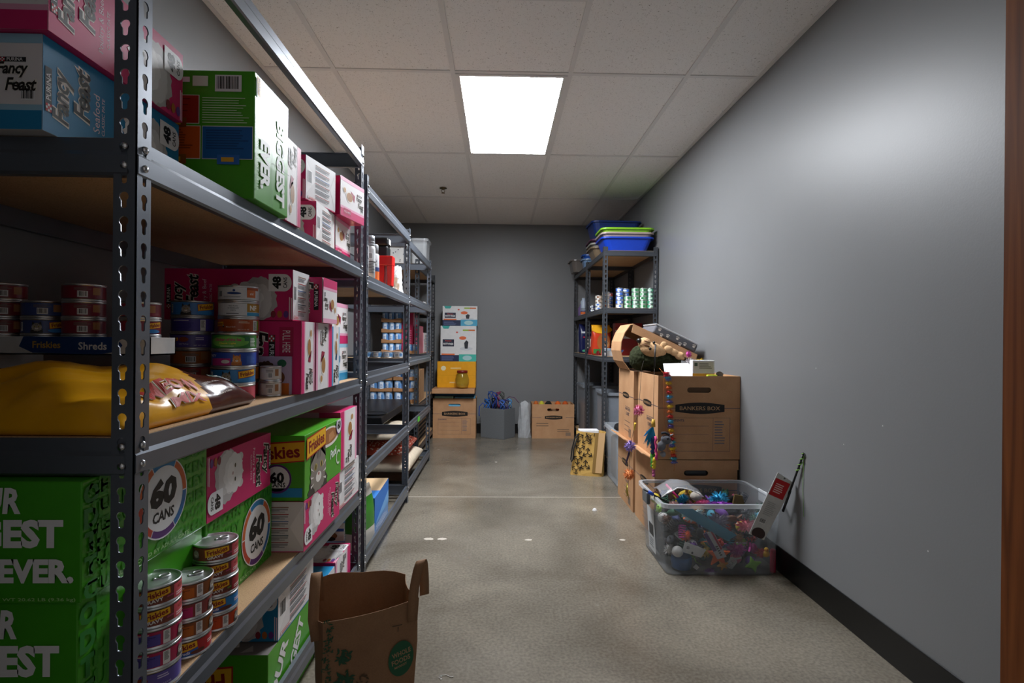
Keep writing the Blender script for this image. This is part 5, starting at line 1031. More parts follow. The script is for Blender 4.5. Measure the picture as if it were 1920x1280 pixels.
for k, (c_, nm) in enumerate(LC):
    pts = []; x0, y0 = -.262 + .105 * (k % 3), .045 + .073 * (k // 3)      # every leash coils in its own part of the bin
    for q in range(30):
        a = q * .72 + k; rr = .018 + .010 * lr.random(); zz = .312 + (.20 if k in (1, 3, 4, 7) else .12) * abs(math.sin(q * .21 + k * .5)); pts.append(inbin(x0 + rr * 1.25 * math.cos(a), y0 + rr * .85 * math.sin(a), zz))
    tag(MB().tube(pts, .0075 if k < 6 else .006, 6, flat=.5).build('dog_leash', mat('webbing_' + nm, c_, .6, bump=.3)), '%s webbing leash coiled in the grey felt bin' % nm, 'leash', 'leashes in the felt bin')
tag(MB().tube([inbin(-.26, .02, .36), inbin(-.29, .0, .39), inbin(-.325, -.015, .345), inbin(-.33, -.013, .26), inbin(-.325, -.012, .24)], .011, 6, flat=.45).build('dog_leash', mat('webbing_royal', '#1e49a8', .6)), 'royal blue leash end hanging over the felt bin wall', 'leash', 'leashes in the felt bin')
tag(MB().tube([inbin(-.105, .1545, .33), inbin(-.085, .1545, .42), inbin(-.03, .1545, .465), inbin(.04, .16, .455), inbin(.09, .17, .40)], .004, 6).build('dog_leash', mat('webbing_plum', '#5f2f55', .6)), 'thin plum leash loop springing out of the felt bin', 'leash', 'leashes in the felt bin')
crumple('plastic_bag', 'tall clear plastic bag standing between felt bin and moving box', 'bag', (.292, 6.17, 0), (.072, .07), .375, mat('clear_film', '#d9dcde', .25, var=.05, alpha=.55), 8, amp=.5, top=.8)
b2 = moving_box('kraft moving box holding orange toys in the back right corner', (.848, 6.08, 0), 0, (.475, .29, .385), small=True)
for k, (x_, c_, nm, sx) in enumerate(((.422, '#c9682a', 'orange', .05), (.487, '#c9c23a', 'yellow-green', .055), (.565, '#1c1b1a', 'black', .07), (.675, '#d9641f', 'bright orange', .06), (.76, '#c8581c', 'burnt orange', .06))):
    tag(MB().ball((0, 0, 0), (sx * .62, .06, .055), 0, 14, 9, .05, random.Random(k)).build('soft_toy', mat('plush_' + nm, c_, .9, bump=.6, bscale=90), None, (x_, 6.20, .356)), '%s soft toy poking out of the back corner moving box' % nm, 'toy', 'soft toys in the corner box')
tag(MB().box((.385, 6.09, .006), (.838, 6.36, .298)).build('packing_fill', mat('brown_paper_fill', '#a07c58', .8, bump=.8, bscale=20)), 'crumpled paper filling under the toys in the corner box', 'packing', kind='stuff')
tag(MB().box((-.735, 6.085, .006), (-.275, 6.36, .399)).build('packing_fill', cl[1]), 'packed cloths below the folded ones in the box', 'cloth', kind='stuff')
gt = atX(786, 779, -0.620); MB().box((.0046, -.045, -.030), (.0056, .045, .006)).build('price_tag', mat('green_tag', '#5fd03a', .5), U3, (-0.628 - U3.location.x, gt.y - U3.location.y, .507 - .012))
# ------------------------------------------------------------------ right shelving: litter pans on top
zr = 1.868 + .002
def pan(label, x, y, z, w_, d_, h_, c, rz=0, tp=.80): return tote(label, (x, y, z), w_, d_, h_, mat('pan_' + c.lstrip('#'), c, .32, var=.04), rz, 'litter_pan', .012, .003, tp, .05, 'litter pans on the right shelving', cat='litter pan')
pan('royal blue litter pan at the bottom of the front pile', 1.088, 4.745, zr, .43, .34, .118, '#1540b8')
pan('beige litter pan nested in the royal blue pan', 1.088, 4.745, zr + .045, .43, .34, .112, '#b3a198')
pan('lime green litter pan nested on top of the beige pan', 1.088, 4.745, zr + .090, .435, .345, .105, '#86c428')
pan('tan litter pan at the bottom of the rear pile', 1.078, 5.16, zr, .45, .34, .105, '#7a6a55')
pan('grey litter pan nested in the tan pan', 1.078, 5.16, zr + .040, .455, .345, .10, '#8f8f86')
pan('plum litter pan nested in the grey pan', 1.078, 5.16, zr + .080, .46, .35, .095, '#4a1f3c')
pan('deep navy litter pan crowning the rear pile', 1.078, 5.165, zr + .122, .45, .34, .225, '#0e2a66', math.radians(2))
pan('pale blue small tub beside the rear pile', .950, 5.75, zr, .15, .2, .095, '#7d9cc0')
pan('bright blue small tub nested in the pale blue tub', .950, 5.75, zr + .055, .145, .195, .085, '#1d55b0')
pan('taupe oval tub at the far end of the top shelf', .895, 6.10, zr, .21, .3, .13, '#6f6862')
# cans on the right shelving
zk = 1.382 + .002
def a_dot(c):
    def f(P): P.rect(P.W * .36, P.H * .15, P.W * .50, P.H * .85, '#dfe8e2', 1, nu=4); P.ell(P.W * .55, P.H * .5, P.W * .1, P.H * .3, c, 2, 'printed_panel', 12)
    return f
RP = {}
def rcan(label, loc, c, dot, D=.064, h=.0345, grp='cans on the right shelving'):
    k = (c, dot, D, h)
    if k not in RP: RP[k] = can(label, loc, D, h, c, a_dot(dot), -PI / 2 - .25, grp, seg=20); return
    dup(RP[k], loc, (0, 0, RND.uniform(-.4, .4)), label, grp)
cols_ = [(.908, 4.62, [('cream', '#cfc4b0', '#a33a2a')] * 4), (.958, 4.72, [('blue and white', '#3b66c4', '#c9d6f0')] * 3 + [('red-capped', '#b8372c', '#e8d8c8')]),
    (1.026, 4.62, [('white', '#c9ccd0', '#3f70c8')] + [('blue', '#4470cc', '#e0e6f2')] * 4), (1.096, 4.62, [('pale green', '#7fb488', '#1f7a48')] * 3), (1.163, 4.62, [('sea green', '#4f9f7c', '#cfe4d4'), ('sea green', '#3f8a68', '#cfe4d4')] + [('pale green', '#7fb488', '#1f7a48')] * 3),
    (1.229, 4.62, [('pale green', '#7fb488', '#1f7a48')] * 5), (1.295, 4.62, [('sea green', '#4f9f7c', '#cfe4d4')] * 5), (1.096, 4.69, [('blue', '#4470cc', '#e0e6f2')] * 5),
    (.912, 4.98, [('white', '#c9ccd0', '#3f70c8')] * 2 + [('brown and white', '#c4b4a4', '#7a4a2c')] * 2), (.912, 5.30, [('navy', '#1d2a55', '#c9ccd0')] * 2), (.985, 5.05, [('brown and white', '#c4b4a4', '#7a4a2c')] * 3)]
CN = ('by the front post', 'second along', 'third along', 'fourth along', 'fifth along', 'sixth along', 'by the wall', 'in the second row', 'on the aisle side', 'at the rear of the shelf', 'behind the aisle column')
for (x_, y_, rows), cn in zip(cols_, CN):
    for k, (nm, c_, d_) in enumerate(rows): rcan('%s can, level %s of the column %s' % (nm, ('one', 'two', 'three', 'four', 'five')[k], cn), (x_, y_, zk + k * .0347), c_, d_)
bottle('pale blue spray can on the corner shelving', (.918, 5.92, zk), [(.03, 0), (.032, .004), (.032, .15), (.02, .17), (.02, .19), (0, .19)], mat('spray_blue', '#a9b6c6', .35), cat='spray can', art=(.032, .01, .09, aer2))
bottle('short violet shampoo bottle beside the pale blue spray can', (.912, 6.06, zk), [(.03, 0), (.034, .01), (.034, .09), (.015, .105), (.015, .13), (0, .13)], mat('shampoo_violet', '#6f5a86', .35), cat='bottle', name='shampoo_bottle')
# food bags and boxes on the middle right shelf
zm = .968 + .002
def dogbag(P):
    W, H = P.W, P.H; P.ell(W * .5, H * .85, W * .55, H * .14, '#e2a51c', 1, 'printed_panel', 24); P.ell(W * .56, H * .42, W * .36, H * .30, '#a9612c', 2, 'dog_picture', 20); P.ell(W * .66, H * .36, W * .17, H * .13, '#c9915c', 3, 'dog_picture', 16); P.ell(W * .68, H * .40, W * .09, H * .06, '#1c1410', 4, 'dog_picture', 12); P.ell(W * .5, H * .58, W * .05, H * .03, '#1c1410', 4, 'dog_picture', 10); P.ell(W * .62, H * .22, W * .11, H * .09, '#d47a78', 4, 'dog_picture', 12); P.rect(0, H * .05, W * .4, H * .20, '#3a7a3c', 2)
sack('food_sack', 'red and yellow dog food sack with a brown dog face', (.962, 5.12, zm), math.radians(8), .18, .10, .285, ['#c23a1c', '#d89a1a'], lambda q, a: 1 if q > .78 else 0, dogbag, 4, 'food sacks on the right shelving')
def navybag(P):
    W, H = P.W, P.H; P.txt('nibbles', W * .5, H * .72, H * .07, '#e3e3ea', 1, 'lettering', 0, .02, fit=W * .6) if False else P.rect(W * .1, H * .68, W * .7, H * .74, '#dfe2ea', 1, 'lettering'); P.rect(W * .2, H * .52, W * .95, H * .57, '#b8304a', 1); P.ell(W * .65, H * .32, W * .3, H * .18, '#e6ded2', 1, 'dog_picture', 20); P.ell(W * .3, H * .08, W * .16, H * .04, '#4fae8a', 1, 'printed_panel', 12)
sack('food_sack', 'navy dog food sack with white dog in the back corner', (.965, 6.00, zm), math.radians(6), .17, .10, .32, ['#141c4e', '#1d2a6a'], lambda q, a: 0, navybag, 7, 'food sacks on the right shelving')
def milk(P): P.rect(0, P.H * .52, P.W, P.H * .78, '#d8d6d2', 1, 'logo'); P.txt('MILK-BONE', P.W * .5, P.H * .65, P.H * .15, '#1c1a1a', 2, 'logo', 0, .04, fit=P.W * .92); P.rect(0, P.H * .84, P.W, P.H * .87, '#7a1414', 1)
carton('red dog biscuit carton behind the tipped cardboard lid', (1.325, 5.0, zm), 0, (.25, .12, .30), '#8f1512', {'front': milk})
carton('long white box lying at the edge of the middle right shelf', (1.01, 4.62, zm), math.radians(0), (.085, .26, .048), {'all': '#d4d5d8', 'top': '#c9d4de'}, {'left': lambda P: P.lines(P.W * .1, P.H * .2, P.W * .5, P.H * .5, 3, '#8a8d92', 1)}, name='small_box', cat='box')
carton('thin pale box resting on the long white box', (1.005, 4.66, zm + .049), math.radians(-4), (.07, .24, .018), '#b8cbdc', name='small_box', cat='box')
crumple('treat_packet', 'crinkled red treat packet hanging over the shelf edge', 'packet', (.908, 5.33, zm), (.03, .06), .07, mat('red_foil', '#a3141c', .25, metal=.2), 6, amp=.7)
crumple('treat_packet', 'dark red treat packet beside the long white box', 'packet', (.906, 4.95, zm), (.020, .05), .04, mat('maroon_foil', '#6d0f14', .3), 9, amp=.6)
tag(MB().lathe([(.034, .055), (.005, .012), (.005, 0), (.003, 0), (.003, .012), (.031, .055)], 20, cap=False).build('funnel', mat('blue_plastic', '#2a6fd0', .35), None, (1.03, 4.60, zm)), 'small blue funnel on the middle right shelf', 'funnel')
# totes under and beside the right shelving
tote('tall smoky grey storage tote on the bottom right shelf', (1.105, 4.80, .1125), .40, .42, .545, mat('smoke_plastic', '#80868e', .35, var=.05, alpha=.94), name='storage_tote', taper=.93)
tote('narrow smoky tote standing in the back right corner shelving', (1.08, 5.88, .1125), .38, .5, .52, mat('smoke_plastic2', '#7a8087', .35, var=.05, alpha=.94), name='storage_tote', taper=.93)
tote('clear storage tote with dark contents behind the kraft boxes', (1.09, 4.24, 0), .42, .44, .425, CLR2, name='storage_tote', taper=.94)
tag(bevel(MB().box((.915, 4.06, .008), (1.265, 4.42, .34)).build('black_blanket', mat('black_fleece', '#15161a', .95, var=.3, bump=.6)), .03, 3), 'black fleece blanket folded inside the clear tote', 'blanket')
tag(bevel(MB().box((.93, 4.10, .342), (1.22, 4.38, .44)).build('black_bag', mat('black_nylon', '#101114', .5, bump=.7, bscale=30)), .035, 3), 'black nylon bag bulging above the clear tote rim', 'bag')
# paper carrier bag with arrow pattern
pb_ = thing('carrier_bag', 'tan paper carrier bag printed with black arrows standing on the floor', 'bag', (.735, 4.46, 0), math.radians(-16))
TANP = kraft('tan_bag_paper', '#c09a52', '#cfa85e'); rn = random.Random(2); n = 24; R_ = 8; vs_ = []; fs_ = []
def bpt(j, q, top=False):
    a = 2 * PI * (j + .5) / n; c, s = math.cos(a), math.sin(a); e = .35; x = math.copysign(abs(c) ** e, c) * .125 * (1 + .10 * (1 - q) ** 3 - .05 * q); y = math.copysign(abs(s) ** e, s) * .072 * (1 + .1 * (1 - q) ** 3)
    return Vector((x + .03 * q, y, .365 * q - (.02 * (c + 1) * .5 if q == 1 else 0)))
for i in range(R_ + 1):
    for j in range(n): p_ = bpt(j, i / R_); k = .004 if 0 < i < R_ else .001; vs_.append(p_ + Vector((rn.uniform(-k, k), rn.uniform(-k, k), 0)))
for i in range(R_):
    for j in range(n): j2 = (j + 1) % n; fs_.append((i * n + j, i * n + j2, (i + 1) * n + j2, (i + 1) * n + j))
fs_.append(tuple(reversed(range(n)))); ob_ = MB().add(vs_, fs_).build('bag_body', TANP, pb_); m_ = ob_.modifiers.new('paper', 'SOLIDIFY'); m_.thickness = .0012; m_.offset = -1
P = Printer(pb_); P.face((-.125, -.08, 0), (1, 0, 0), (0, 0, 1), .25, .36, 0, lambda a, b, l: Vector((a - .125 + .03 * b / .365, -.072 * (1 + .1 * (1 - b / .365) ** 3) - .0055 - l * 2, b)))
def arrow(cx_, cy_, r_, a0):
    for k in range(3):
        a = math.radians(a0 + 120 * k); c, s = math.cos(a), math.sin(a)
        def q(u, v): return (cx_ + u * c - v * s, cy_ + u * s + v * c)
        for (pp) in ([q(0, -.003), q(r_, -.003), q(r_, .003), q(0, .003)], [q(r_, 0), q(r_ * .55, r_ * .42), q(r_ * .40, r_ * .34), q(r_ * .80, 0)], [q(r_, 0), q(r_ * .55, -r_ * .42), q(r_ * .40, -r_ * .34), q(r_ * .80, 0)]): P.poly([(min(.168, max(.002, x)), min(.35, max(.01, y))) for x, y in pp], '#1f1a14', 1, 'arrow_print')
for cx_, cy_, a0 in ((.035, .31, 30), (.105, .29, 90), (.055, .22, 30), (.12, .185, 90), (.045, .13, 30), (.11, .085, 90), (.04, .045, 30), (.13, .33, 30)): arrow(cx_, cy_, .046, a0)
P.rect(.170, .03, .195, .355, '#8f6f3c', 1, 'side_band'); P.txt('YOU & YOUR PET', .183, .20, .012, '#3a2c18', 2, 'lettering', 90, .02, fit=.2); P.rect(.196, .03, .248, .355, '#cfa878', 1, 'side_band'); P.lines(.20, .10, .04, .2, 12, '#a88450', 2); P.done()
MB().tube([(-.06, -.075, .345), (-.095, -.085, .30), (-.115, -.088, .22), (-.125, -.088, .13), (-.118, -.09, .11), (-.108, -.09, .13), (-.10, -.088, .22), (-.075, -.082, .31)], .006, 6).build('rope_handle', mat('black_cord', '#141210', .8), pb_)
tag(bevel(MB().box((.66, 4.41, .335), (.82, 4.50, .368)).build('paper_sheaf', mat('white_paper', '#e2e2e2', .7)), .004), 'white paper sheaf sticking out of the carrier bag', 'paper')
# ------------------------------------------------------------------ kraft moving boxes along the right wall
lo1 = moving_box('lidded kraft moving box on the floor behind the toy bin', (1.333, 2.985, 0), 0, (.465, .425, .438), open_=False, handle='cap')
mb = MB(); mb.box((-.470, -.005, .385), (.004, .0, .4405)); mb.box((-.470, .425, .385), (.004, .430, .4405)); mb.box((.0004, 0, .385), (.004, .425, .4405)); mb.box((-.470, -.005, .4384), (.004, .430, .4405)); mb.build('lid', KRAFT, lo1)
def slab(parent, a, b, c, d, th=.005, name='flap', m=None):
    a, b, c, d = map(Vector, (a, b, c, d)); n_ = (b - a).cross(d - a).normalized() * th; return MB().add([a, b, c, d, a + n_, b + n_, c + n_, d + n_], [(0, 3, 2, 1), (4, 5, 6, 7), (0, 1, 5, 4), (1, 2, 6, 5), (2, 3, 7, 6), (3, 0, 4, 7)]).build(name, m or KRAFT, parent)
slab(lo1, (-.467, .02, .434), (-.467, .415, .434), (-.522, .425, .462), (-.522, .05, .462))
lo2 = moving_box('kraft moving box with bent flap on the floor beside the clear tote', (1.333, 3.445, 0), 0, (.47, .44, .438), open_=False)
slab(lo2, (-.471, .01, .436), (-.471, .43, .436), (-.525, .445, .458), (-.525, .02, .462))
up1 = moving_box('open kraft moving box stacked above the toy bin, printed front', (1.345, 2.985, .4412), math.radians(.4), (.462, .42, .465))
up2 = moving_box('open kraft moving box holding the plush hedgehog, under the tipped lid', (1.335, 3.455, .4392), 0, (.47, .43, .465))
tag(MB().box((.897, 3.0, .447), (1.33, 3.39, .885)).build('packing_fill', mat('packing_dark', '#5d4a38', .9, bump=.9, bscale=25)), 'packed pet toys below the rim of the open printed box', 'packing', kind='stuff')
tag(MB().box((.875, 3.47, .446), (1.32, 3.87, .90)).build('packing_fill', mat('packing_dark2', '#6a4d3a', .9, bump=.9, bscale=25)), 'packed soft toys below the plush hedgehog', 'packing', kind='stuff')
# tipped cardboard lid over the rear box
tl = thing('tipped_lid', 'torn kraft box lid tipped over the plush hedgehog', 'lid', (.865, 3.66, .9055))
def cur(pts, y0, y1, name, th=.005):
    mb = MB(); vs_ = []; 
    for x, z in pts: vs_ += [(x, y0, z), (x, y1, z)]
    mb.add(vs_, [(2 * k, 2 * k + 1, 2 * k + 3, 2 * k + 2) for k in range(len(pts) - 1)], 0, False); o = mb.build(name, KRAFT, tl); m_ = o.modifiers.new('board', 'SOLIDIFY'); m_.thickness = th; m_.offset = 0; return o
cur([(-.004, .004), (-.045, .06), (-.062, .13), (-.058, .19), (-.035, .25), (-.010, .285), (.004, .305)], -.10, .20, 'bent_flap')
cur([(.004, .305), (.14, .242), (.28, .176), (.425, .108)], -.16, .20, 'lid_panel')
slab(tl, (.006, -.16, .306), (.428, -.16, .108), (.410, -.168, .062), (-.008, -.168, .252), .005, 'rim'); slab(tl, (.428, -.16, .108), (.428, .20, .108), (.412, .20, .062), (.412, -.16, .062), .005, 'rim'); slab(tl, (.006, .20, .306), (.428, .20, .108), (.410, .205, .062), (-.008, .205, .252), .005, 'rim')
# packaged pet mat with paw prints lying on the tipped lid
ang = math.atan2(.198, .424); pm = thing('pet_mat', 'grey paw print pet mat in clear wrap lying on the tipped lid', 'mat', (1.13, 3.665, 1.0955)); pm.rotation_euler = (0, ang, 0)
bevel(MB().box((-.145, -.155, 0), (.165, .16, .055)).build('mat_body', mat('grey_fleece', '#5c5d63', .9, bump=.4, bscale=150)), .012, 3).parent = pm
P = Printer(pm); P.face((-.145, -.1553, 0), (1, 0, 0), (0, 0, 1), .31, .055)
for cx_, cy_ in ((.035, .038), (.10, .022), (.165, .036), (.225, .022), (.285, .036), (.06, .008), (.195, .008)):
    P.ell(cx_, cy_ - .003, .009, .007, '#cbc5bc', 1, 'paw_print', 12)
    for k in range(4): P.ell(cx_ - .009 + .006 * k, cy_ + .007 + (.003 if k in (1, 2) else 0), .0028, .004, '#cbc5bc', 1, 'paw_print', 8)
P.done()
bevel(MB().box((-.150, -.160, .0555), (.170, .165, .066)).build('clear_wrap', mat('wrap_film', '#cfd2d6', .18, var=0, alpha=.55), pm), .005, 2)
# plush hedgehog
FURD = mat('dark_plush', '#2f3322', .98, var=.5, scale=60, bump=1.0, bscale=140, spec=.1); FURT = mat('tan_plush', '#c6a077', .95, var=.12, scale=60, bump=.6, bscale=160, spec=.1)
ph_ = thing('plush_hedgehog', 'plush hedgehog toy with tan face and dark fur lying on its side', 'plush toy', (.972, 3.43, .9065))
def furball(parts, name, m, parent, vox=.008, wob=.0):
    mb = MB(); rr = random.Random(8)
    for c, r, rot in parts: mb.ball(c, r, 0, 20, 14, 0, rr, Matrix.Rotation(rot, 3, 'Y'))
    o = mb.build(name, m, parent); md = o.modifiers.new('one_surface', 'REMESH'); md.mode = 'VOXEL'; md.voxel_size = vox; md.use_smooth_shade = True
    if wob:
        tx = bpy.data.textures.new('fur', 'CLOUDS'); tx.noise_scale = .012; dm = o.modifiers.new('fur', 'DISPLACE'); dm.texture = tx; dm.strength = wob; dm.mid_level = .5
    return o
furball([((.02, -.01, .075), (.14, .11, .075), 0), ((-.075, -.01, .085), (.07, .085, .082), 0), ((.10, .0, .062), (.085, .10, .062), 0)], 'fur_body', FURD, ph_, .007, .014)
fc_ = furball([((-.02, -.085, .138), (.078, .05, .048), .25), ((-.068, -.078, .178), (.04, .045, .038), .3), ((.015, -.078, .128), (.055, .045, .040), .2)], 'face', FURT, ph_, .006, .003)
MB().ball((-.104, -.088, .196), (.017, .02, .015), 0, 14, 10).build('nose', mat('nose_black', '#120f0e', .4), fc_)
for c in ((-.046, -.128, .146), (-.020, -.118, .184)): MB().ball(c, .009, 0, 12, 8).build('eye', mat('eye_black', '#0b0b0c', .1), fc_)
MB().tube([(-.09, -.112, .176), (-.070, -.124, .168), (-.052, -.128, .162)], .0035, 6).build('mouth', mat('mouth_brown', '#6b4630', .9), fc_); MB().tube([(-.08, -.115, .196), (-.062, -.124, .190), (-.045, -.126, .180)], .003, 6).build('mouth', mat('mouth_brown', '#6b4630', .9), fc_)
MB().ball((.052, -.088, .166), (.024, .014, .026), 0, 14, 10).build('ear', FURT, ph_)
furball([((.078, -.095, .142), (.033, .026, .024), .5), ((.112, -.098, .124), (.034, .024, .022), .5), ((.145, -.100, .104), (.028, .026, .026), .3), ((.160, -.112, .092), (.015, .013, .015), 0), ((.157, -.115, .112), (.013, .011, .013), 0)], 'arm', FURT, ph_, .005, .002)
def puff(name, label, cat, loc, r, m, group=None, n=90, seed=1, sz=(1, 1, 1), parent=None):
    rr = random.Random(seed); mb = MB(); mb.ball((0, 0, 0), (r * .55 * sz[0], r * .55 * sz[1], r * .55 * sz[2]), 0, 10, 7)
    for k in range(n):
        z = rr.uniform(-1, 1); a = rr.uniform(0, 2 * PI); q = math.sqrt(1 - z * z); d_ = Vector((q * math.cos(a), q * math.sin(a), z)); t_ = d_.orthogonal().normalized() * r * .10; L = r * rr.uniform(.8, 1.1); e_ = Vector((d_.x * sz[0], d_.y * sz[1], d_.z * sz[2])) * L; b_ = e_ * .4
        mb.add([b_ - t_, b_ + t_, e_], [(0, 1, 2)]); t2 = d_.cross(t_).normalized() * r * .10; mb.add([b_ - t2, b_ + t2, e_], [(0, 1, 2)])
    o = mb.build(name, m, parent, loc)
    if parent is None: tag(o, label, cat, group)
    return o
puff('fluffy_toy', 'white fluffy toy between hedgehog paw and tipped lid', 'toy', (1.206, 3.395, .956), .046, mat('fluff_white', '#d8d3d6', .95), seed=4, sz=(1.0, .6, 1.0), n=140)
puff('fluffy_toy', 'small pink feather toy under the tipped lid', 'toy', (1.190, 3.375, 1.020), .026, mat('fluff_pink', '#d05aa8', .9), seed=5); puff('fluffy_toy', 'small yellow feather toy under the tipped lid', 'toy', (1.272, 3.40, .965), .036, mat('fluff_yellow', '#e0c02a', .9), seed=6)
# things lying in the open printed box
slab(None, (.975, 3.15, .887), (1.185, 3.16, .890), (1.16, 3.30, .965), (1.0, 3.28, .960), .004, 'paper_packet', mat('white_paper', '#e2e2e2', .7)); tag(bpy.data.objects['paper_packet'], 'white paper packet sticking out of the open printed box', 'packet')
def gbox(P):
    W, H = P.W, P.H; P.rect(0, 0, W, H * .28, '#d79a22', 1); P.rect(W * .05, H * .30, W * .95, H * .92, '#bdb7a8', 1); P.lines(W * .30, H * .55, W * .58, H * .32, 4, '#6d675c', 2); P.rect(W * .08, H * .68, W * .22, H * .86, '#4d5a4a', 2)
carton('small white and gold boxed pet remedy on the packet', (1.236, 3.075, .8865), math.radians(-3), (.125, .06, .105), '#dcdcdc', {'front': gbox}, name='small_box', cat='box')
tag(bevel(MB().box((1.10, 3.00, .8865), (1.24, 3.06, .9005)).build('plastic_sleeve', CLR2), .004), 'clear plastic sleeve lying flat before the gold boxed remedy', 'sleeve')
tag(bevel(MB().box((1.17, 3.005, .901), (1.225, 3.03, .912)).build('marker_tag', mat('lime_tag', '#c8d63a', .5)), .003), 'lime yellow tag on the clear plastic sleeve', 'tag')
tag(MB().ball((0, 0, 0), (.022, .02, .022), 0, 12, 8, .12).build('catnip_ball', mat('catnip_grey', '#7a7468', .9, bump=.6), None, (1.275, 3.10, .9055)), 'grey lumpy catnip ball beside the gold boxed remedy', 'toy')
# hanging wand toys ------------------------------------------------
BLKM = mat('black_rod', '#121214', .45, var=0); CORD = mat('dark_string', '#2a2018', .8, var=0)
def pxa(x, y, X=None, Y=None): return atX(x, y, X) if X is not None else atY(x, y, Y)
w1 = thing('wand_toy', 'pompom string wand toy hanging down the left of the kraft boxes', 'cat toy', tuple(pxa(1203, 690, X=.872))); o1 = w1.location.copy()
Xs = .768
line = [pxa(1207, 676, X=.885), pxa(1203, 690, X=.868), pxa(1198, 765, X=.828), pxa(1190, 800, X=Xs), pxa(1181, 836, X=Xs), pxa(1180, 886, X=Xs), pxa(1176, 925, X=Xs)]
MB().tube([p_ - o1 for p_ in line], .0012, 5).build('string', CORD, w1)
for (x, y, X_, r_, c_, sd) in ((1197, 769, .815, .040, '#d77a9c', 1), (1181, 836, Xs, .040, '#a48fce', 2), (1180, 889, Xs, .040, '#e89a60', 3)): puff('pompom', None, None, pxa(x, y, X=X_) - o1, r_, mat('pom_' + c_.lstrip('#'), c_, .9), seed=sd, parent=w1, n=120)
MB().tube([pxa(1191, 793, X=Xs) - o1, pxa(1189, 806, X=Xs) - o1], [.006, .004], 8).build('bead', mat('bead_yellow', '#d8b03a', .5), w1)
MB().tube([pxa(1180, 846, X=Xs) - o1, pxa(1177, 858, X=Xs) - o1, pxa(1173, 872, X=Xs) - o1], [.004, .007, .003], 6, flat=.3).build('ribbon', mat('ribbon_navy', '#24245a', .6), w1)
mb = MB(); rr = random.Random(3)
for k in range(10): a_ = pxa(1176, 905, X=Xs) - o1; mb.tube([a_, a_ + Vector((0, rr.uniform(-.04, .04), -.05 - rr.uniform(0, .04)))], .0016, 4)
mb.build('tinsel', mat('gold_tinsel', '#b9a24a', .3, metal=.6), w1)
w2 = thing('wand_toy', 'feather wand toy with turquoise feathers and braided ribbon tail', 'cat toy', tuple(pxa(1228, 680, X=.872))); o2 = w2.location.copy(); Xf = .845
MB().tube([pxa(1229, 645, X=.885) - o2, pxa(1227, 690, X=.872) - o2], .004, 8).build('rod', BLKM, w2); MB().tube([pxa(1227, 690, X=.872) - o2, pxa(1226, 735, X=Xf) - o2, pxa(1225, 790, X=Xf) - o2], .0012, 5).build('string', CORD, w2)
MB().tube([pxa(1225, 786, X=Xf) - o2, pxa(1225, 800, X=Xf) - o2], [.009, .011], 10).build('bead', mat('bead_gold', '#d2a83a', .5), w2)
mb = MB(); rr = random.Random(7); a_ = pxa(1225, 798, X=Xf) - o2
for k in range(34):
    d_ = Vector((rr.uniform(-.045, .010), rr.uniform(.0, .07), -rr.uniform(.06, .14))); s_ = Vector((.009, .004, 0)) * rr.choice((-1, 1)); mb.add([a_, a_ + d_ * .5 + s_, a_ + d_, a_ + d_ * .5 - s_], [(0, 1, 2, 3)])
mb.build('feathers', mat('turquoise_feather', '#2fa3cf', .8), w2)
for (x0, y0, x1, y1, c_, r_) in ((1224, 818, 1224, 850, '#1f3a6a', .010), (1229, 818, 1231, 862, '#c23a72', .006), (1223, 850, 1225, 876, '#3f8a2c', .011), (1227, 858, 1226, 878, '#d2b52a', .008), (1225, 876, 1226, 893, '#b85a86', .007)):
    A_, B_ = pxa(x0, y0, X=Xf) - o2, pxa(x1, y1, X=Xf) - o2; MB().tube([A_.lerp(B_, k / 8) + Vector((.003 * math.sin(k * 2.4), .004 * math.cos(k * 2.4), 0)) for k in range(9)], [r_ * (1 + .35 * (k % 2)) for k in range(9)], 7).build('braid', mat('braid_' + c_.lstrip('#'), c_, .7), w2)
# rainbow garland hanging on the printed front
Yg = 2.952; g1 = thing('flower_garland', 'rainbow fabric flower garland hanging down the printed box front', 'garland', tuple(pxa(1250, 700, Y=2.978))); og = g1.location.copy()
gl = [(1249, 700), (1253, 712), (1255, 740), (1257, 770), (1258, 800), (1260, 825), (1262, 845), (1264, 866)]; cl_ = ['#c8303c', '#c83a50', '#4aa0b8', '#7a86b8', '#e0b82a', '#d2602a', '#c4302a', '#4a9cc0', '#6a5a98', '#e0b42a', '#d8702c', '#c43028', '#4a98b4', '#5a4a90', '#e2b22a', '#d86a2a', '#c22f2c', '#4aa0ae', '#6a6aa8', '#e2c02a', '#d8782c', '#c63a2a', '#4a9aa8', '#6a70a8']
pp = [pxa(x, y, Y=Yg) - og for x, y in gl]; MB().tube([pxa(1247, 694, Y=2.99) - og] + pp, .001, 5).build('string', CORD, g1)
for k, c_ in enumerate(cl_):
    q = k / (len(cl_) - 1) * (len(pp) - 1); i = min(int(q), len(pp) - 2); p_ = pp[i].lerp(pp[i + 1], q - i); puff('petal_ruffle', None, None, p_, .026, mat('petal_' + c_.lstrip('#'), c_, .85), seed=k, parent=g1, n=34, sz=(1, .8, .6))
MB().tube([pp[-1], pp[-1] + Vector((.004, 0, -.03)), pp[-1] + Vector((-.002, 0, -.05))], .0012, 5).build('tail_string', mat('orange_string', '#c8702a', .8), g1)
GRY = mat('grey_plush', '#63646a', .95, var=.1, bump=.5, bscale=150)
g2 = thing('plush_mouse', 'small grey plush mouse dangling beside the flower garland', 'cat toy', tuple(pxa(1240, 815, Y=2.972))); om = g2.location.copy(); Ym = 2.914
furball([(pxa(1249, 824, Y=Ym) - om, (.030, .022, .024), .3), (pxa(1240, 836, Y=Ym) - om, (.024, .020, .028), .2)], 'body', GRY, g2, .005, .002)
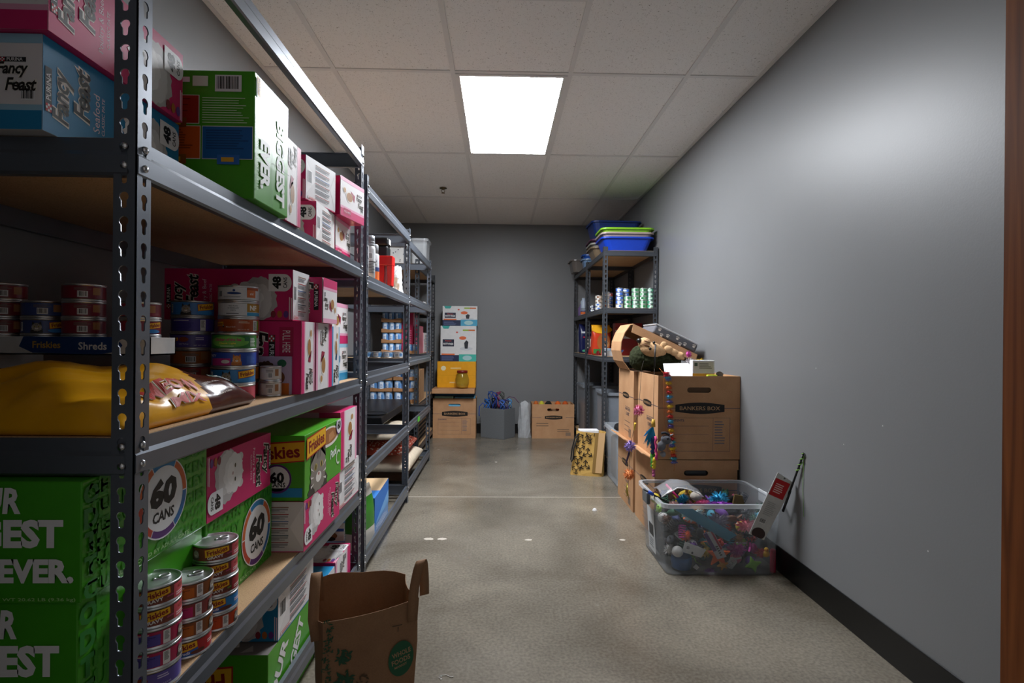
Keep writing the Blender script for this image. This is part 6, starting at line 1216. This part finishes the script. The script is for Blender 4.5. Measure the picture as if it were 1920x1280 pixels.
MB().ball(pxa(1252, 822, Y=Ym - .02) - om, .006, 0, 10, 7).build('eye', mat('eye_black', '#0b0b0c', .1), g2); MB().ball(pxa(1257, 829, Y=Ym) - om, (.012, .012, .010), 0, 10, 7).build('muzzle', mat('plush_pale', '#b4b4ba', .95), g2)
MB().tube([pxa(1240, 812, Y=Ym) - om, pxa(1247, 811, Y=Ym) - om, pxa(1255, 815, Y=Ym) - om], .007, 7).build('mane', mat('plush_dark', '#2c2d31', .95), g2); MB().tube([pxa(1255, 817, Y=Ym) - om, pxa(1262, 814, Y=Ym) - om], [.006, .003], 7).build('ear', mat('plush_pale', '#b4b4ba', .95), g2)
MB().tube([pxa(1236, 690, Y=2.99) - om, pxa(1245, 700, Y=2.972) - om, pxa(1245, 740, Y=2.955) - om, pxa(1245, 815, Y=Ym) - om], .001, 5).build('string', mat('orange_string', '#c8702a', .8), g2); MB().tube([pxa(1241, 840, Y=Ym) - om, pxa(1242, 850, Y=Ym) - om], .001, 5).build('tail', CORD, g2); MB().ball(pxa(1243, 851, Y=Ym) - om, .016, 0, 12, 8).build('foot', mat('plush_mid', '#85868c', .95), g2)
# ------------------------------------------------------------------ clear bin of cat toys
BC = Vector((1.052, 2.712, 0)); BINM = mat('clear_bin', '#b4babf', .14, var=0, alpha=.17, coat=.2); RIMM = mat('clear_bin_rim', '#d9dde0', .22, var=0, alpha=.42)
bn = tote('clear plastic bin full of cat toys on the floor', tuple(BC), .561, .436, .338, BINM, 0, 'storage_bin', .016, .0025, .92, .035, rimm=RIMM, cat='bin')
GL = mat('grey_latch', '#5f6468', .4); bevel(MB().box((-.314, -.045, .285), (-.2955, .045, .345)).build('latch', GL, bn), .006); bevel(MB().box((.2885, -.045, .285), (.2945, .045, .345)).build('latch', mat('white_latch', '#c9cccf', .4), bn), .003)
P = Printer(bn); P.face((-.2555, .09, .03), (0, -1, 0), (.115, 0, 1), .12, .22, 0, lambda a, b, l: Vector((-.2580 - .0225 * (b + .03) / .338 - .0012 - l, .09 - a, .03 + b))); P.rect(0, 0, .12, .22, '#c6c9cb', 1, 'sticker'); P.rect(.02, .08, .10, .14, '#33363a', 2, 'sticker'); P.lines(.02, .02, .08, .05, 4, '#6d7074', 2); P.done()
tr = random.Random(21)
TC = [('teal', '#2f7f96'), ('magenta', '#b02a86'), ('orange', '#e0662a'), ('lime green', '#86b83a'), ('red', '#c2352f'), ('yellow', '#dcc03a'), ('black', '#191a1d'), ('violet', '#6d3f96'), ('pink', '#d86a8a'), ('brown', '#6d4a34'), ('navy', '#22305a'), ('grey', '#5a5e64'), ('white', '#d2d0cc'), ('tan', '#b08a5c'), ('forest green', '#2d5a44')]
def toy(kind, cn, c_, loc, rot, lab, k):
    m = mat('toy_' + cn.replace(' ', '_'), c_, .75, var=.15, scale=50, bump=.3, bscale=120)
    if kind == 'mouse':
        o = thing('toy_mouse', lab, 'cat toy', loc, 0, 'toys in the clear bin'); o.rotation_euler = rot; MB().ball((0, 0, 0), (.036, .019, .017), 0, 12, 8).build('body', m, o); MB().tube([(-.034, 0, 0), (-.06, .008, .004), (-.08, -.006, .0)], [.003, .002, .0012], 5).build('tail', m, o)
        for s_ in (-1, 1): MB().ball((.02, .012 * s_, .014), (.008, .004, .009), 0, 8, 6).build('ear', m, o)
    elif kind == 'ball':
        o = tag(MB().ball((0, 0, 0), .026, 0, 14, 10, .02, random.Random(k)).build('toy_ball', m, None, loc, rot), lab, 'cat toy', 'toys in the clear bin'); MB().lathe([(.0263, -.004), (.0268, 0), (.0263, .004)], 14, cap=False).build('stripe', mat('toy_white', '#d2d0cc', .75), o)
    elif kind == 'fish':
        o = thing('toy_fish', lab, 'cat toy', loc, 0, 'toys in the clear bin'); o.rotation_euler = rot; MB().ball((0, 0, 0), (.042, .014, .024), 0, 14, 8).build('body', m, o); MB().prism([(-.036, 0), (-.066, .022), (-.058, 0), (-.066, -.022)], lambda q: (q[0], -.004, q[1]), lambda q: (q[0], .004, q[1])).build('tail', m, o); MB().ball((.026, -.012, .006), .004, 0, 8, 6).build('eye', BLKM, o)
    elif kind == 'spring':
        o = tag(MB().tube([(.016 * math.cos(a * .8), .016 * math.sin(a * .8), -.03 + a * .0014) for a in range(44)], .0026, 5).build('toy_spring', m, None, loc, rot), lab, 'cat toy', 'toys in the clear bin')
    else:
        o = puff('toy_puff', lab, 'cat toy', loc, .032, m, 'toys in the clear bin', 70, k)
    return o
kinds = ['mouse', 'ball', 'fish', 'puff', 'spring']; KN = {'mouse': 'felt mouse', 'ball': 'striped ball', 'fish': 'plush fish', 'puff': 'tinsel puff', 'spring': 'plastic spring'}; used_ = set()
tag(MB().box((-.22, .03, .006), (.22, .165, .20)).build('toy_filling', mat('toy_filling', '#2b2c30', .9, var=.6, scale=25, bump=.9, bscale=30), None, tuple(BC)), 'dark jumble of small toys deep inside the clear bin', 'cat toys', kind='stuff')
# particular toys pressed against the bin front
Yf = BC.y - .190
def card(name, label, quad, Y, m, th=.002, cat='card', tilt=0.0):
    a, b, c, d = [atY(x, y, Y + tilt * (y - quad[0][1]) / 100) for x, y in quad]; o = slab(None, a, b, c, d, th, name, m); return tag(o, label, cat)
o = card('packaging_strip', 'long teal packaging strip slanting across the bin front', [(1262, 953), (1292, 950), (1382, 1003), (1363, 1014)], Yf, mat('teal_card', '#2a7c98', .5), tilt=-.012)
def card_art(o, quad, Y, fn, tilt=0.0):
    P = Printer(o); A = [atY(x, y, Y + tilt * (y - quad[0][1]) / 100) for x, y in quad]; W = (A[1] - A[0]).length; H = (A[3] - A[0]).length; u = (A[1] - A[0]).normalized(); v = (A[3] - A[0]).normalized(); P.face(A[0] - Vector((0, .0032, 0)), u, v, W, H, 0, lambda a, b, l: A[0] + u * a + v * b + Vector((0, -.0030 - l * 2, 0))); fn(P); P.done()
q_ = [(1279, 1034), (1314, 1045), (1324, 1030), (1284, 1015)]; o = card('hang_card', 'white hang card with barcode behind the bin front', q_, Yf + .004, mat('card_white', '#d6d6d4', .5)); card_art(o, q_, Yf + .004, lambda P: (P.bar(P.W * .12, P.H * .35, P.W * .2, P.H * .4, 1, 8), P.ell(P.W * .5, P.H * .2, P.W * .05, P.H * .12, '#2a2a2c', 1, 'hang_hole', 10)))
q_ = [(1345, 1048), (1362, 1043), (1337, 995), (1318, 1000)]; o = card('hang_card', 'violet and white hang card leaning below the teal strip', q_, Yf + .010, mat('card_violet', '#c9c6cc', .5)); card_art(o, q_, Yf + .010, lambda P: (P.rect(0, P.H * .3, P.W * .4, P.H, '#5b3a7a', 1), P.rect(P.W * .8, P.H * .3, P.W, P.H, '#b02a4a', 1), P.lines(P.W * .45, P.H * .1, P.W * .3, P.H * .4, 5, '#2a2a2c', 2)))
o = card('hang_card', 'small white printed tag at the bin foot', [(1299, 1063), (1306, 1068), (1311, 1063), (1305, 1057)], Yf + .012, mat('card_white', '#d6d6d4', .5))
def star(label, x, y, r_, c_, n=5):
    p_ = atY(x, y, Yf + .018); mb = MB(); ring = [((r_ if k % 2 == 0 else r_ * .42) * math.cos(PI * k / n + .3), (r_ if k % 2 == 0 else r_ * .42) * math.sin(PI * k / n + .3)) for k in range(2 * n)]; mb.prism(ring, lambda q: (p_.x + q[0], p_.y - .008, p_.z + q[1]), lambda q: (p_.x + q[0], p_.y + .008, p_.z + q[1])); return tag(bevel(mb.build('star_toy', mat('felt_' + c_.lstrip('#'), c_, .85)), .004), label, 'cat toy')
star('bright orange star toy pressed on the bin front', 1347, 1040, .060, '#ee6a2a'); star('small amber star toy low in the bin', 1355, 1058, .030, '#d89a3a', 6); star('lime green butterfly toy at the bin foot', 1412, 1058, .042, '#86c040', 4)
for k, (x, y, r_, c_, nm) in enumerate(((1382, 1030, .048, '#a82a8c', 'magenta'), (1332, 1072, .030, '#8a4a9c', 'lilac'), (1428, 1036, .032, '#c8343a', 'scarlet'), (1400, 985, .050, '#d06a7a', 'salmon pink'), (1345, 978, .06, '#7d7488', 'dusky mauve'), (1300, 965, .05, '#bfd0d0', 'pale mint'))):
    puff('feather_toy', '%s feather toy showing through the bin front' % nm, 'cat toy', atY(x, y, Yf + .03), r_, mat('feather_' + nm.replace(' ', '_'), c_, .85), None, 120, 30 + k, (1.2, .5, .8))
o = thing('rubber_duck', 'tiny yellow and orange duck toy in the bin corner', 'cat toy', tuple(atY(1436, 1038, Yf + .025))); MB().ball((0, 0, 0), (.018, .014, .016), 0, 12, 8).build('body', mat('duck_yellow', '#e8b02a', .4), o); MB().ball((.002, -.002, .021), .011, 0, 12, 8).build('head', mat('duck_yellow', '#e8b02a', .4), o); MB().lathe([(.005, 0), (0, .010)], 8, c=(.0, -.014, .02)).build('beak', mat('duck_orange', '#e2702a', .4), o)
tag(bevel(MB().cbox(tuple(atY(1449, 1052, Yf + .030)), (.026, .02, .12)).build('crinkle_tube', mat('crinkle_pink', '#b8284e', .5)), .008, 2), 'upright crimson crinkle tube in the bin corner', 'cat toy')
tag(MB().lathe([(.045, 0), (.05, .03), (.048, .055), (.044, .055), (.044, .004), (0, .004)], 24, cap=False).build('plastic_cup', mat('cup_blue', '#3a6ea8', .3, alpha=.9), None, (BC.x - .165, Yf + .068, .008)), 'translucent blue cup low in the bin', 'cup')
# toys heaped above the rim
def rod(name, label, pts, r_, m, cat='wand'): return tag(MB().tube(pts, r_, 8).build(name, m), label, cat)
rod('toy_wand', 'pink plastic wand stick slanting out of the bin', [atY(1249, 908, 2.80), atY(1271, 932, 2.72)], .006, mat('wand_pink', '#c8286c', .4)); 
o = thing('toy_wand', 'black wand stick with blue collar poking over the bin edge', 'wand', tuple(atY(1228, 928, 2.66))); oo = o.location.copy(); E0, E1 = atX(1207, 917, .708), atX(1254, 943, .83); MB().tube([E0 - oo, E1 - oo], .0042, 8).build('rod', BLKM, o); MB().tube([E0.lerp(E1, .18) - oo, E0.lerp(E1, .38) - oo], .0085, 8).build('collar', mat('collar_blue', '#1f4fc0', .4), o); MB().tube([E0.lerp(E1, .42) - oo, E0.lerp(E1, .44) + Vector((0, 0, -.022)) - oo], .003, 6).build('clip', BLKM, o)
heap = [(1279, 934, 2.75, .036, '#2f93b4', 'turquoise', (1.1, .6, .8)), (1288, 928, 2.78, .030, '#b98a4c', 'sandy', (.5, .5, 1.5)), (1348, 935, 2.74, .058, '#4ab4d8', 'sky blue', (1.0, .7, .7)), (1350, 945, 2.655, .045, '#a04cc0', 'violet', (1.5, .5, .4)), (1318, 943, 2.68, .030, '#d86a9c', 'rose pink', (1.4, .7, .7)), (1262, 945, 2.68, .028, '#d4b0b0', 'blush', (1.2, .7, .7)), (1386, 950, 2.80, .035, '#4a3a58', 'dark plum', (1.3, .8, .6))]
for k, (x, y, Y_, r_, c_, nm, sz) in enumerate(heap): puff('feather_toy', '%s feather toy heaped at the top of the bin' % nm, 'cat toy', atY(x, y, Y_), r_, mat('feather_' + nm.replace(' ', '_'), c_, .85), None, 150, 60 + k, sz)
tag(MB().ball((0, 0, 0), (.030, .028, .024), 0, 14, 10, .05).build('yarn_ball', mat('yarn_cream', '#dcd2c4', .95, bump=.8), None, tuple(atY(1305, 930, 2.80))), 'cream yarn ball heaped at the top of the bin', 'cat toy')
q_ = [(1372, 946), (1395, 946), (1390, 928), (1376, 926)]; o = card('catnip_pouch', 'olive catnip pouch leaning in the bin top', q_, 2.74, mat('pouch_olive', '#6d5a34', .45), .012); card_art(o, q_, 2.74, lambda P: (P.ell(P.W * .45, P.H * .6, P.W * .28, P.H * .25, '#b8a47a', 1, 'logo'), P.ell(P.W * .45, P.H * .6, P.W * .22, P.H * .18, '#3a2f2a', 2, 'logo')))
zb = MB(); rr = random.Random(5); G = 8; vs_ = []
for i in range(G + 1):
    for j in range(G + 1):
        p_ = Vector((.82 + .21 * i / G, 2.69 + .16 * j / G, .315 + .048 * math.sin(PI * i / G) + .02 * math.sin(PI * j / G) + rr.uniform(-.004, .004))); vs_.append(p_)
zb.add(vs_, [(i * (G + 1) + j, (i + 1) * (G + 1) + j, (i + 1) * (G + 1) + j + 1, i * (G + 1) + j + 1) for i in range(G) for j in range(G)], 0, True); o = zb.build('zip_bag', mat('zip_film', '#d4d6da', .12, var=0, alpha=.30)); tag(o, 'clear zip bag draped over the toys in the bin', 'bag')
MB().tube([vs_[k * (G + 1)] for k in range(G + 1)], .003, 6).build('zip_strip', mat('zip_white', '#e4e4e4', .4), o)
# toy wand on a red and white card sticking out by the wall
q_ = [(1404, 1000), (1432, 1012), (1489, 905), (1458, 885)]; o = card('wand_card', 'white and red hang card sticking out of the bin by the wall', q_, 2.4915, mat('card_white', '#d6d6d4', .5), .002, tilt=.073)
card_art(o, q_, 2.4915, lambda P: (P.rect(P.W * .04, P.H * .66, P.W * .96, P.H * .92, '#c21f24', 1, 'red_panel'), P.txt('EGGO FLING', P.W * .5, P.H * .83, P.H * .05, '#f0dcd8', 2, 'lettering', 0, .02, fit=P.W * .7) if False else P.lines(P.W * .18, P.H * .72, P.W * .6, P.H * .15, 5, '#efc9c4', 2, 'lettering'), P.lines(P.W * .2, P.H * .36, P.W * .6, P.H * .22, 8, '#b9b9b8', 1), P.bar(P.W * .2, P.H * .22, P.W * .4, P.H * .08, 1, 8), P.ell(P.W * .5, P.H * .06, P.W * .42, P.H * .09, '#4a3a3a', 1, 'cat_picture'), P.ell(P.W * .5, P.H * .96, P.W * .06, P.H * .012, '#6d6d6d', 2, 'hang_hole')), .073)
A_, B_ = atY(1468, 958, 2.473), atY(1507, 849, 2.346)
o = thing('toy_wand', 'black wand with green spiral string standing against the wall', 'wand', tuple(A_)); oo = o.location.copy(); MB().tube([A_ - oo, B_ - oo], .0045, 8).build('rod', BLKM, o); MB().tube([A_.lerp(B_, .0) - oo, A_.lerp(B_, .36) - oo], .0058, 8).build('grip', BLKM, o)
ax_ = (B_ - A_).normalized(); e1 = ax_.orthogonal().normalized(); e2 = ax_.cross(e1); MB().tube([A_.lerp(B_, .68 + .32 * k / 40) + (e1 * math.cos(k * .55) + e2 * math.sin(k * .55)) * .0062 - oo for k in range(41)], .0018, 5).build('spiral_string', mat('string_green', '#7ab83a', .6), o)
MB().tube([B_ - oo, B_ + Vector((.002, .005, -.03)) - oo, B_ + Vector((.003, .01, -.16)) - oo, B_ + Vector((.002, .0, -.28)) - oo], .0011, 5).build('loose_string', mat('string_green', '#7ab83a', .6), o)
from mathutils.bvhtree import BVHTree
from mathutils import Euler
bpy.context.view_layer.update()
def tree_of(o, mw):
    vs_, fs_ = [], []
    for q in [o] + list(o.children_recursive):
        if q.type == 'MESH': k_ = len(vs_); vs_ += [mw @ v.co for v in q.data.vertices]; fs_ += [tuple(k_ + i for i in p.vertices) for p in q.data.polygons]
    return BVHTree.FromPolygons(vs_, fs_)
BIN_KINDS = ('storage_bin', 'feather_toy', 'star_toy', 'hang_card', 'packaging_strip', 'rubber_duck', 'crinkle_tube', 'plastic_cup', 'toy_wand', 'yarn_ball', 'catnip_pouch', 'toy_filling', 'zip_bag')
blocks = [tree_of(o, o.matrix_world) for o in list(COL.objects) if o.parent is None and o.name.split('.')[0] in BIN_KINDS]
solid = [o.location - BC for o in COL.objects if o.name.startswith('feather_toy') or o.name.startswith('yarn_ball')]
SHAPE = {}                               # outline of each kind of toy, taken once and then used to test places
for kd in KN:
    o = toy(kd, 'grey', '#5a5e64', (0, 0, 0), (0, 0, 0), 'outline', 1); vs_, fs_ = [], []
    for q in list(o.children_recursive) + [o]:
        if q.type == 'MESH': k_ = len(vs_); vs_ += [v.co.copy() for v in q.data.vertices]; fs_ += [tuple(k_ + i for i in p.vertices) for p in q.data.polygons]
        me = q.data; bpy.data.objects.remove(q)
        if me: bpy.data.meshes.remove(me)
    SHAPE[kd] = (vs_, fs_)
placed = []; tries = 0; kinds = ['mouse', 'fish', 'puff', 'spring', 'mouse', 'fish', 'puff', 'ball']
while len(placed) < 92 and tries < 2600:
    tries += 1; z_ = tr.uniform(.030, .285); g = .92 + .08 * z_ / .338; hw_, hd = .561 / 2 * g - .040, .436 / 2 * g - .036
    p_ = Vector((tr.uniform(-hw_, hw_), tr.uniform(-hd, hd if z_ > .235 else -.01), z_)); kd = kinds[tr.randrange(8)]; cn, c_ = TC[tr.randrange(len(TC))] if tr.random() < .55 else TC[tr.choice((6, 6, 9, 10, 11, 14))]; rot = (tr.uniform(-.6, .6), tr.uniform(-.6, .6), tr.uniform(0, 6))
    if any((p_ - q).length < .038 for q in placed) or any((p_ - q).length < .034 for q in solid): continue
    mw = Matrix.LocRotScale(BC + p_, Euler(rot) if kd != 'puff' else Euler((0, 0, 0)), None); t_ = BVHTree.FromPolygons([mw @ v for v in SHAPE[kd][0]], SHAPE[kd][1])
    if any(t_.overlap(q) for q in blocks): continue
    toy(kd, cn, c_, BC + p_, rot, '%s %s cat toy in the clear plastic bin' % (cn, KN[kd]), 1)
    blocks.append(t_); placed.append(p_)
# ------------------------------------------------------------------ scraps on the floor
p = atZ(1115, 957, 0); crumple('paper_scrap', 'tiny crumpled white paper scrap on the concrete floor', 'scrap', (p.x, p.y, .0005), (.015, .012), .014, mat('white_paper', '#e2e2e2', .7), 3, amp=.8)
p = atZ(835, 1268, 0); tag(MB().tube([p + Vector((-.015 + .006 * math.sin(k * 1.7), .004 * k - .02, .0016 + .001 * (k % 2))) if k < 7 else p + Vector((-.01 + .006 * (k - 6), .006 * math.sin(k), .0018)) for k in range(13)], .0011, 5).build('string_scrap', mat('white_thread', '#dcdad4', .8)), 'loose white thread curled on the concrete floor', 'thread')
